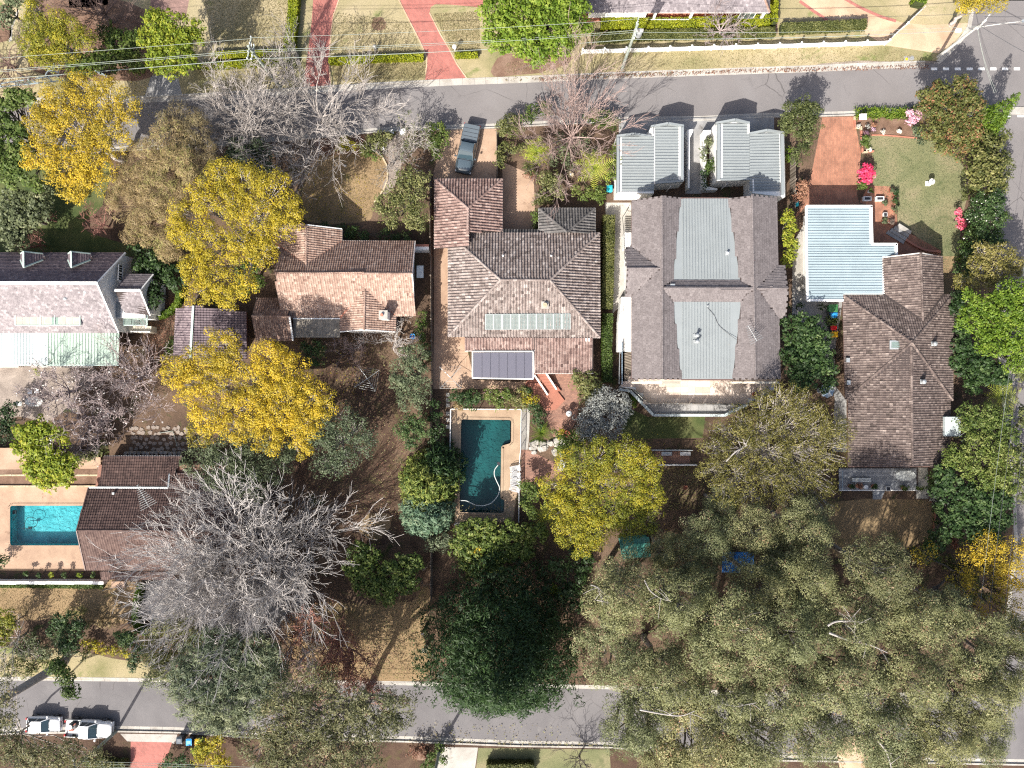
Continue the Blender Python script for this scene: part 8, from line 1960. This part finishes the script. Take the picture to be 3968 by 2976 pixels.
MB().lathe((c.x,c.y,.82),[(0,0),(.09,0),(.11,.12),(.07,.26),(.08,.34),(0,.42)],10).build('figurine',M['white_wall'],sd_)
lb_=thing('letterbox','white letterbox at the road end of the brick driveway','letterbox',tuple(T03(795,1035)))
c=T03(795,1030);MB().box((c.x,c.y,.5),(.4,.35,1.0)).build('pedestal',M['brick_wall'],lb_);MB().hexa([(c.x-.38,c.y-.3,1.0),(c.x+.38,c.y-.3,1.0),(c.x+.38,c.y+.3,1.0),(c.x-.38,c.y+.3,1.0)],[(c.x-.3,c.y-.25,1.18),(c.x+.3,c.y-.25,1.18),(c.x+.3,c.y+.25,1.28),(c.x-.3,c.y+.25,1.28)]).build('box_lid',M['white_paint'],lb_)
lw_=thing('planter_wall','low orange brick planter edge beside the brick driveway','planter',tuple(T03(815,1180)))
for p,q in((T03(752,1000),T03(760,1100)),(T03(760,1100),T03(805,1100)),(T03(808,1085),T03(822,1310)),(T03(822,1310),T03(920,1300))):
 k=max(1,round((q-p).length/.5))
 for i in range(k):MB().beam(p.lerp(q,i/k+.01)+UP*.12,p.lerp(q,(i+1)/k-.01)+UP*.12,.16,.28).build('brick_block',M['terracotta']if i%3 else M['sandstone'],lw_)
for i,(x,y,lf,tt)in enumerate(((865,1078,'silver','grey'),(920,1105,'palepink','violet'),(1000,1130,'white_fl','white'),(1142,1118,'white_fl','larger white'),(925,1065,'russet','rusty'),(790,1075,'silver','silver leaved'),(855,1135,'palepink','lilac'),(885,1275,'white_fl','white speckled'))):
 uu,vv=1654.5+x/3.968,y/3.968
 shrub('flower_clump',tt+(' flower clump in the bark bed behind the strappy border' if y<1150 else ' plants in the brick planter at the driveway'),[(uu,vv,4.5),(uu+2,vv+2,3.5)],.35,lf,group='flower clumps',dens=260,size=.14,L=.13,Wd=.1,tone=.6)
def pot(label,c,r=.22,h=.4,mat='terracotta',leaf='green',name='potted_plant',z_=0.01,square=False,lh=.5):
 t=thing(name,label,'potted plant' if leaf else 'pot',(c[0],c[1],z_),'pots around the houses')
 if square:
  m=MB();m.hexa([(-r*.85,-r*.85,0),(r*.85,-r*.85,0),(r*.85,r*.85,0),(-r*.85,r*.85,0)],[(-r,-r,h),(r,-r,h),(r,r,h),(-r,r,h)]);obj('pot',m.mesh('pot',M[mat]),t)
  m=MB();m.box((0,0,h+.004),(r*1.6,r*1.6,.01));obj('potting_soil',m.mesh('potting_soil',M['dark']),t)
 else:
  m=MB();m.lathe((0,0,0),[(0,0),(r*.7,0),(r,h),(r*.88,h),(r*.84,h*.9),(0,h*.9)],14);obj('pot',m.mesh('pot',M[mat]),t)
 if leaf:
  rg=np.random.default_rng(int(abs(c[0]*100+c[1]*10)))
  C=np.c_[rg.normal(0,r*.6,(14,2)),h+rg.uniform(.05,lh,14)];V,tn=leaf_cloud(rg,C,np.full(14,r*.6),np.full(14,.5),260,.13,.08)
  obj('foliage',np_mesh('foliage',V,np.arange(len(V)).reshape(-1,4),LF[leaf],tn),t)
 return t
zd=.42
for(x,y,lf,tt,sq)in((712,890,'dark','dark leafy pot first from the left on the grey deck',0),(780,888,'russet','rust leaved pot on the grey deck',0),(845,898,None,'empty white pot on the grey deck',0),(912,892,'dark','large dark leafy pot by the deck stairs',0),(1036,912,None,'white square planter right of the deck stairs',1),(1168,908,'green','green leafy pot on the right half of the grey deck',0),(1303,910,'green','white square planter with green plant at the deck corner',1)):
 pot(tt,T23(x,y,zd),.24,.4,'plastic_white' if(sq or lf is None)else 'terracotta',lf,z_=zd if x<1290 else .02,square=bool(sq))
for(x,y,tt)in((1012,110,'potted rosette plant on the tiled path, upper'),(1095,95,'dark small pot beside the lawn edge, upper'),(1095,165,'spiky pot beside the lawn edge, middle'),(1000,260,'bushy pot on the tiled path beside the blue roof'),(1060,275,'violet flowered pot by the curved steps'),(1098,30,'dark leafy pot beside the lawn edge, topmost'),(1065,0,'leafy pot in the paved corner under the flower bed')):
 pot(tt,T13(x,y),.24,.3,'rust','purple' if 'violet' in tt else('dark' if 'dark' in tt else 'greygreen'),lh=.3)
pot('white cube pot on the tiled path beside the blue roof',T13(1010,208),.2,.38,'plastic_white',None,square=True)
pot('white pot with flowers at the end of the brick driveway',T13(878,8),.2,.35,'plastic_white','green')
for(x,tt)in((857,'left'),(965,'right')):
 t=thing('window_planter','white framed dark planter trough at the end of the brick driveway, '+tt+' one','planter',tuple(T13(x,72)))
 c=T13(x,72);MB().box((c.x,c.y,.2),(.85,.45,.4)).build('trough',M['white_paint'],t);MB().box((c.x,c.y,.405),(.66,.28,.02)).build('soil',M['dark'],t)
tl_=thing('storage_box','small teal box behind the reddish bush of the brick driveway','box',tuple(T13(258,112)))
MB().box(T13(258,112,.3),(.4,.45,.55)).build('box',M['bin_cyan'],tl_);MB().box(T13(258,112,.6),(.44,.49,.06)).build('lid',M['bin_cyan'],tl_)
cs=thing('curved_steps','grey curved garden steps between the terrace and the front lawn','steps',tuple(T13(1140,360)))
for k in range(4):
 a=[T13(1125-k*27,285+k*18),T13(1230-k*15,352+k*26),T13(1218-k*15,378+k*26),T13(1105-k*27,312+k*18)]
 MB().prism(a,0,.5-k*.12).build('step',M['grey_concrete' if k else 'concrete'],cs)
bw=thing('brick_edge','curved brick edging wall below the front lawn','wall',tuple(T13(1350,480)))
pp=smooth_line([T13(1190,420),T13(1260,465),T13(1360,510),T13(1500,525)],6)
for p,q in zip(resample(pp,.45),resample(pp,.45)[1:]):MB().beam(p+UP*.15,q+UP*.15,.22,.34).build('brick_block',M['terracotta'],bw)
um=thing('patio_umbrella','blue patterned patio umbrella beside the corner house path','umbrella',tuple(T23(528,75)))
c=T23(528,75,2.2);an=[2*math.pi*k/8 for k in range(8)]
for k in range(8):
 a0,a1=an[k],an[(k+1)%8];m=MB();top=Vector((c.x,c.y,2.5));e0,e1=[Vector((c.x+.78*math.cos(a),c.y+.78*math.sin(a),2.15))for a in(a0,a1)];mid=(e0+e1)/2-Vector(((e0+e1).x/2-c.x,(e0+e1).y/2-c.y,0))*.08-UP*.0
 m.add([top,e0,mid,e1,e0-UP*.12,e1-UP*.12],[(0,1,2),(0,2,3),(1,4,5,3)]);m.build('canopy_panel',M['umbrella' if k%2 else 'canvas'],um)
MB().cyl(c,.03,0,2.6,8).build('pole',M['galv'],um);MB().cyl(c,.3,0,.1,14).build('base',M['grey_concrete'],um)
dk=thing('rear_deck','grey timber deck with stairs behind the brown corner house','deck',tuple(T23(950,830)))
k=0
for y in range(742,926,11):
 MB().prism([T23(625,y,zd),T23(1290,y,zd),T23(1290,y+9.6,zd),T23(625,y+9.6,zd)],zd-.05,zd,tone=random.Random(y).random()).build('deck_board',M['deck_grey'],dk)
MB().prism([T23(625,728),T23(1288,728),T23(1288,922),T23(625,922)],-.02,zd-.06).build('deck_frame',M['deck_dark'],dk)
MB().beam(T23(622,929,zd),T23(1290,929,zd),.1,.1).build('edge_board',M['white_paint'],dk);MB().beam(T23(655,760,zd+.95),T23(655,925,zd+.95),.06,.06).build('side_rail',M['metal_blue'],dk)
for i in range(5):MB().prism([T23(905+i*2,932+i*15),T23(1003-i*3,932+i*15),T23(1002-i*3,946+i*15),T23(908+i*2,946+i*15)],0,.36-i*.08).build('stair_tread',M['deck_grey'],dk)
dt=thing('outdoor_table','oval weathered table on the grey rear deck','table',tuple(T23(1150,790,zd)))
for q in range(9):
 y=-.46+q*.115;w=1.08*math.sqrt(max(.06,1-(y/.56)**2));c=T23(1150,792);MB().box((c.x,c.y+y,zd+.74),(2*w,.1,.04),tone=.8).build('table_slat',M['canvas'],dt)
for x,y in((-.6,-.25),(.6,-.25),(.6,.25),(-.6,.25)):c=T23(1150,792);MB().box((c.x+x,c.y+y,zd+.37),(.07,.07,.72)).build('leg',M['canvas'],dt)
ob=thing('outdoor_bench','pale long bench on the left half of the grey rear deck','bench',tuple(T23(790,830,zd)))
c=T23(790,832);
for q in range(3):MB().box((c.x,c.y-.15+q*.15,zd+.45),(2.0,.12,.04)).build('slat',M['canvas'],ob)
for x in(-.85,.85):MB().box((c.x+x,c.y,zd+.22),(.08,.4,.44)).build('leg',M['canvas'],ob)
for i in range(3):MB().prism([T23(1296,745+i*85),T23(1382,745+i*85),T23(1384,745+i*85+78),T23(1296,745+i*85+78)],.01,.05,i/3).build('paving_slab',M['concrete' if i!=0 else 'stone'],setting('slab_path',T23(1340,745+i*85)))
ss=setting('stepping_stones',T21(1627,250))
for y in(110,157,200,270,325,383):MB().prism([T21(1611,y-16),T21(1642,y-15),T21(1642,y+17),T21(1612,y+17)],0,.05,random.Random(y).random()).build('stepping_stone',M['concrete'],ss)
rs_=thing('tiled_steps','red tiled platform and ramp steps behind the panel house','steps',tuple(T22(260,120)))
MB().prism([T22(90,10),T22(300,10),T22(415,158),T22(345,235),T22(260,250)],0,.18).build('platform',M['red_tile'],rs_)
for k in range(6):
 x0,y0=165+k*21,1568+k*26
 MB().prism([T12(x0,y0),T12(x0+95,y0-8),T12(x0+115,y0+17),T12(x0+20,y0+25)],0,.75-k*.1).build('step',M['red_tile'],rs_)
for p,q in((T12(155,1575,.9),T22(270,110,.35)),(T12(255,1560,.9),T22(345,62,.35))):MB().beam(p,q,.16,.24).build('balustrade_coping',M['white_paint'],rs_)
sheet('red_landing',[T12(70,1655),T12(160,1560),T12(200,1640),T22(180,60),T22(130,60)],'red_tile',.008)
kb=thing('kettle_barbecue','white lidded kettle barbecue on the brick patio','barbecue',tuple(T22(448,268)))
c=T22(448,268);MB().lathe((c.x,c.y,.6),[(0,0),(.2,.05),(.3,.2),(.32,.32)],18).build('bowl',M['dark'],kb);MB().lathe((c.x,c.y,.92),[(.33,0),(.28,.14),(.15,.22),(0,.25)],18).build('lid',M['plastic_white'],kb)
MB().box((c.x,c.y,1.19),(.14,.04,.05)).build('lid_handle',M['dark'],kb)
for a in(0.5,2.6,4.7):MB().tube([(c.x+.15*math.cos(a),c.y+.15*math.sin(a),.65),(c.x+.3*math.cos(a),c.y+.3*math.sin(a),0)],.02,5).build('leg',M['galv'],kb)
fp=thing('fire_bowl','round rusty bowl at the lower end of the brick patio','fire bowl',tuple(T22(435,442)))
c=T22(435,442);MB().lathe((c.x,c.y,0),[(0,.0),(.2,.02),(.36,.28),(.32,.28),(.18,.08),(0,.06)],18).build('bowl',M['rust'],fp)
rk=thing('rock_outcrop','pale rock outcrop between the pool path and the brick patio','rock',tuple(T22(260,570)));rn=random.Random(9)
for i in range(26):
 x,y=rn.uniform(125,405),rn.uniform(500,640)
 if y>560+(x-125)*.45+40 or y<480+(x<200)*40:continue
 c=T22(x,y);r=rn.uniform(.28,.55);k=7
 r0=[c+Vector((math.cos(a)*r*rn.uniform(.8,1.15),math.sin(a)*r*rn.uniform(.7,1.0),0))for a in[2*math.pi*q/k for q in range(k)]]
 hh=rn.uniform(.2,.45);r1=[c+(p-c)*rn.uniform(.6,.8)+UP*hh*rn.uniform(.8,1.1)for p in r0]
 MB().hexa(r0,r1,rn.random()).build('rock',M['rock'],rk)
gr2=thing('garden_rock','flat brown boulder beside the grey driveway at the bottom','rock',tuple(T31(1390,1530)));c=T31(1390,1530)
r0=[c+Vector((math.cos(a)*1.0*rn.uniform(.85,1.1),math.sin(a)*.8*rn.uniform(.85,1.1),0))for a in[2*math.pi*q/11 for q in range(11)]]
MB().hexa(r0,[c+(p-c)*rn.uniform(.7,.85)+UP*.4 for p in r0]).build('rock',M['mulch'],gr2)
tp=thing('tarpaulin','crumpled blue tarpaulin glimpsed between the gum crowns','tarpaulin',tuple(T22(1900,1540)))
rg=np.random.default_rng(3);n=14;gx,gy=np.meshgrid(np.linspace(-1.7,1.7,n),np.linspace(-1.1,1.1,n),indexing='ij');c=T22(1900,1545,.3)
V=np.c_[gx.ravel()+c.x,gy.ravel()+c.y,.35+rg.uniform(-.12,.12,n*n)]-np.array(OFF[tp.name]);F=[(i*n+j,(i+1)*n+j,(i+1)*n+j+1,i*n+j+1)for i in range(n-1)for j in range(n-1)]
obj('sheet',np_mesh('sheet',V,F,M['tarp']),tp)
hx=thing('hanging_sign','dark sign board standing at the edge of the bare brown yard','sign',tuple(T31(1415,495)))
MB().box(T31(1415,495,.6),(.36,.12,1.2),.3).build('board',M['dark'],hx)
mb_=thing('letterbox','pale yellow letterbox at the corner of the huge conifer','letterbox',tuple(T31(1437,622)));c=T31(1437,622)
MB().box((c.x,c.y,.5),(.3,.3,1.0)).build('pedestal',M['sandstone'],mb_);MB().box((c.x,c.y,1.08),(.6,.45,.2)).build('box',M['cream_wall'],mb_)
bk=thing('crate','small orange crate on the shaded ground below the brick strip','crate',tuple(T22(1448,902)));c=T22(1448,902)
MB().box((c.x,c.y,.03),(.36,.36,.04)).build('base',M['terracotta'],bk)
for dx,dy,w,d in((.17,0,.03,.36),(-.17,0,.03,.36),(0,.17,.31,.03),(0,-.17,.31,.03)):MB().box((c.x+dx,c.y+dy,.17),(w,d,.24)).build('side',M['terracotta'],bk)
bb_=thing('garden_tub','blue tub at the corner of the terracotta house under bare branches','tub',tuple(T11(1328,1248)));c=T11(1328,1248)
MB().lathe((c.x,c.y,0),[(0,0),(.22,0),(.3,.4),(.26,.4),(.2,.06),(0,.06)],14).build('tub',M['bin_blue'],bb_)
def hoist(label,c,r,rz):
 t=thing('clothesline',label,'clothesline',(c[0],c[1],0),'rotary clotheslines',rz)
 m=MB();m.cyl((0,0),.04,0,1.95,8);obj('mast',m.mesh('mast',M['galv']),t)
 for k in range(4):
  a=k*math.pi/2;m=MB();m.tube([(0,0,1.55),(r*math.cos(a),r*math.sin(a),1.9)],.022,5);obj('arm',m.mesh('arm',M['galv']),t)
 for q in range(4):
  m=MB();rr=r*(1-.2*q)
  for k in range(4):a,b=k*math.pi/2,(k+1)*math.pi/2;z_=1.55+.35*rr/r;m.tube([(rr*math.cos(a),rr*math.sin(a),z_),(rr*math.cos(b),rr*math.sin(b),z_)],.008,3)
  obj('line',m.mesh('line',M['galv']),t)
hoist('rotary clothesline on the tan yard behind the panel house',T11(1660,1600),1.6,.8);hoist('rotary clothesline on the brown lawn behind the terracotta house',T11(960,1610),1.6,.6)
for(p,tt,col)in((T01(1010,425),'pale stone post on the lawn between the red driveways','pole_concrete'),):
 t=thing('garden_post',tt,'post',tuple(p));MB().box((p.x,p.y,.45),(.2,.2,.9)).build('shaft',M[col],t);MB().hexa([(p.x-.14,p.y-.14,.9),(p.x+.14,p.y-.14,.9),(p.x+.14,p.y+.14,.9),(p.x-.14,p.y+.14,.9)],[(p.x-.03,p.y-.03,1.1),(p.x+.03,p.y-.03,1.1),(p.x+.03,p.y+.03,1.1),(p.x-.03,p.y+.03,1.1)]).build('cap',M[col],t)
t=thing('globe_lamp','white globe letterbox lamp beside the second red driveway','lamp',tuple(T01(1690,440)));p=T01(1690,440)
MB().cyl(p,.05,0,.95,8).build('stem',M['white_paint'],t);MB().lathe((p.x,p.y,.9),[(0,0),(.16,.05),(.24,.2),(.2,.36),(.08,.44),(0,.45)],16).build('globe',M['white_paint'],t)
t=thing('manhole','round manhole cover on the verge near the corner','manhole',tuple(T03(1250,498)));c=T03(1250,498)
MB().cyl(c,.26,0,.03,20).build('ring',M['grey_concrete'],t);MB().cyl(c,.17,.03,.045,18).build('cover',M['galv'],t)
t=thing('hydrant_box','square hydrant box with yellow lid on the verge near the corner','hydrant',tuple(T03(1205,507)));c=T03(1205,507)
MB().box((c.x,c.y,.015),(.55,.6,.03)).build('frame',M['grey_concrete'],t);MB().box((c.x,c.y,.04),(.27,.27,.02)).build('lid',M['bin_yellow'],t)
for i,(p,tt)in enumerate(((T01(1145,1143),'white box by the bright shrubs at the road end of the front lawn'),(T01(1245,1138),'white garden box at the bare grey shrub'),(T01(1240,1270),'white stone beside the bare grey shrub'),(T01(1070,1278),'white round pot at the stone border'),(T01(712,1305),'pale stone on the upper rim of the front lawn'),(T01(748,1422),'pale stone in the middle of the front lawn'))):
 t=thing('garden_stone' if i in(2,4,5)else 'garden_box',tt,'stone' if i in(2,4,5)else 'box',tuple(p));rn=random.Random(i+40);r=(.28,.35,.22,.16,.2,.2)[i]
 if i in(2,4,5):
  ring=[p+Vector((math.cos(a)*r*rn.uniform(.8,1.1),math.sin(a)*r*rn.uniform(.7,1),0))for a in[2*math.pi*q/8 for q in range(8)]];MB().hexa(ring,[p+(x-p)*.7+UP*.2 for x in ring]).build('stone',M['rock'],t)
 else:
  MB().box((p.x,p.y,.2),(r*1.8,r*1.5,.4),.3).build('body',M['plastic_white'],t);MB().box((p.x,p.y,.42),(r*1.95,r*1.65,.04),.3).build('lid',M['white_paint'],t)
bt_=thing('bird_fountain','small round stone basin under the tree ferns','basin',tuple(T02(465,1500)));c=T02(465,1500)
MB().lathe((c.x,c.y,0),[(0,0),(.3,0),(.34,.25),(.28,.25),(.24,.12),(0,.1)],16).build('basin',M['sandstone'],bt_);MB().lathe((c.x,c.y,.1),[(0,0),(.08,0),(.06,.3),(.1,.42),(0,.5)],10).build('figure',M['white_wall'],bt_)
lg=lgum
b=T30(555,742)
MB().tube(smooth_line([b-UP*.2,b+Vector((-.35,-.3,3)),b+Vector((-.9,-.6,7)),b+Vector((-1.8,-1.1,11.5)),b+Vector((-2.6,-1.9,15))],4),.5,12,.26).build('leaning_trunk',M['bark_grey'],lg)
for d_,s_ in(((-1.5,1.2,2.0),11.5),((.6,-1.8,2.2),9.0)):
 a=b+Vector((-1.8*s_/11.5,-1.1*s_/11.5,s_));MB().tube(smooth_line([a,a+Vector(d_)*.5+UP*.2,a+Vector(d_)],4),.16,8,.06).build('limb',M['bark_grey'],lg)
def limb(label,pts,r):
 t=thing('bare_limb',label,'dead branch',tuple(pts[0]),'bare limbs above the gum wood')
 MB().tube(smooth_line(pts,5),r,7,r*.35).build('branch',M['bark_grey'],t)
 rn=random.Random(int(pts[0].x*10))
 for k in range(4):
  i=rn.uniform(.3,.95);n=len(pts)-1;f=i*n;a=pts[int(f)].lerp(pts[min(n,int(f)+1)],f-int(f));d=Vector((rn.uniform(-1,1),rn.uniform(-1,1),rn.uniform(-.1,.5))).normalized()*rn.uniform(.9,1.8)
  MB().tube([a,a+d*.5+Vector((0,.1,.1)),a+d],r*.4,5,.015).build('twig',M['bark_grey'],t)
limb('pair of thick pale limbs in a dark gap of the gum wood, upper',[T33(530,440,13.6),T33(600,405,13.8),T33(720,400,14),T33(860,410,14.2)],0.104)
limb('thick pale limb in the dark gap of the gum wood, lower',[T33(540,500,13.6),T33(740,575,14),T33(880,600,14.2),T33(1040,670,14.4)],0.111)
limb('pale upright twig limb between the thick limbs',[T33(765,360,14.2),T33(762,460,14.3),T33(755,565,14.4)],0.065)
limb('long white limb above the lower road in the gum wood',[T32(1060,1160,14),T32(1280,1200,14.2),T32(1420,1210,14.4),T32(1530,1170,14.6)],0.085)
limb('slim pale limb right of the long white limb',[T32(1760,1100,14.6),T32(1880,1130,14.7),T32(2000,1110,14.8),T32(2060,1100,14.9)],0.058)
limb('forked bare limb at the left side of the gum wood',[T32(1100,50,14),T32(1150,140,14.2),T32(1240,205,14.4),T32(1330,230,14.5)],0.058)
limb('pale bare limb on the left rim of the gum wood',[T32(640,90,13.2),T32(700,110,13.4),T32(740,150,13.5)],0.052)
limb('pale bare limb on the left rim of the gum wood, lower one',[T32(690,220,13.4),T32(760,235,13.5),T32(810,250,13.6)],0.052)
limb('white limb across the wispy olive tree',[T22(1800,680,8.6),T22(1880,600,8.9),T22(1975,540,9.1),T22(1900,510,9.2)],0.078)
limb('grey limb at the sandy clearing',[T33(950,1420,13),T33(1020,1500,13.2),T33(1060,1600,13.4),T33(1080,1690,13.5)],0.091)
scatter('grass',[[T02(-100,640),T03(1440,520),T03(1000,400),T02(600,470),T02(-100,540)],[T01(640,100),T01(1290,190),T01(1420,480),T01(630,520)],[T01(1500,120),T01(1900,100),T01(1900,470),T01(1690,500)],[T01(640,570),T01(1440,530),T01(1420,670),T01(640,700)],[T00(1750,0),T01(290,0),T01(240,420),T00(1850,440)]],5200,LF['dry_grass'],.13,.07,31,(0,1),.8,.3)
scatter('grass',[[T01(520,1340),T01(920,1270),T01(1100,1450),T11(930,250),T11(430,250)],[T31(900,260),T31(1450,150),T31(1400,890),T31(500,890)],[T30(0,80),T30(1130,80),T30(1000,380),T30(0,330)]],4200,LF['twig'],.12,.06,32,(0,.8),.8,.3)
scatter('grass',[[T03(930,1180),T03(1340,1200),T03(1690,1420),T13(1680,200),T13(1520,840),T13(1220,320),T13(1140,250),T03(930,1560)]],9000,LF['greygreen'],.11,.05,33,(.45,1),.8,.3)
scatter('fallen_leaves',[[T02(200,655),T02(1800,590),T03(1400,555),T03(1400,590),T02(1800,630),T02(200,700)],[T21(300,-300),T21(1300,-100),T21(1250,1300),T21(300,900)],[T10(1300,900),T10(1560,900),T10(1500,1500),T10(1250,1500)],[T00(400,150),T00(1250,150),T00(1280,640),T00(400,640)],[T01(480,1200),T01(900,1150),T01(1000,1300),T01(500,1350)]],1700,LF['russet'],.13,.03,34)
scatter('fallen_leaves',[[D(640,360),D(800,380),D(790,470),D(650,480)],[D(560,700),D(800,740),D(780,900),D(600,1000)],[D(1150,940),D(1440,930),D(1450,1200),D(1180,1220)],[D(30,150),D(320,180),D(340,260),D(40,260)],[D(2040,1160),D(2212,1150),D(2212,1360),D(2040,1340)]],420,LF['yellow'],.12,.04,35,(.3,1))
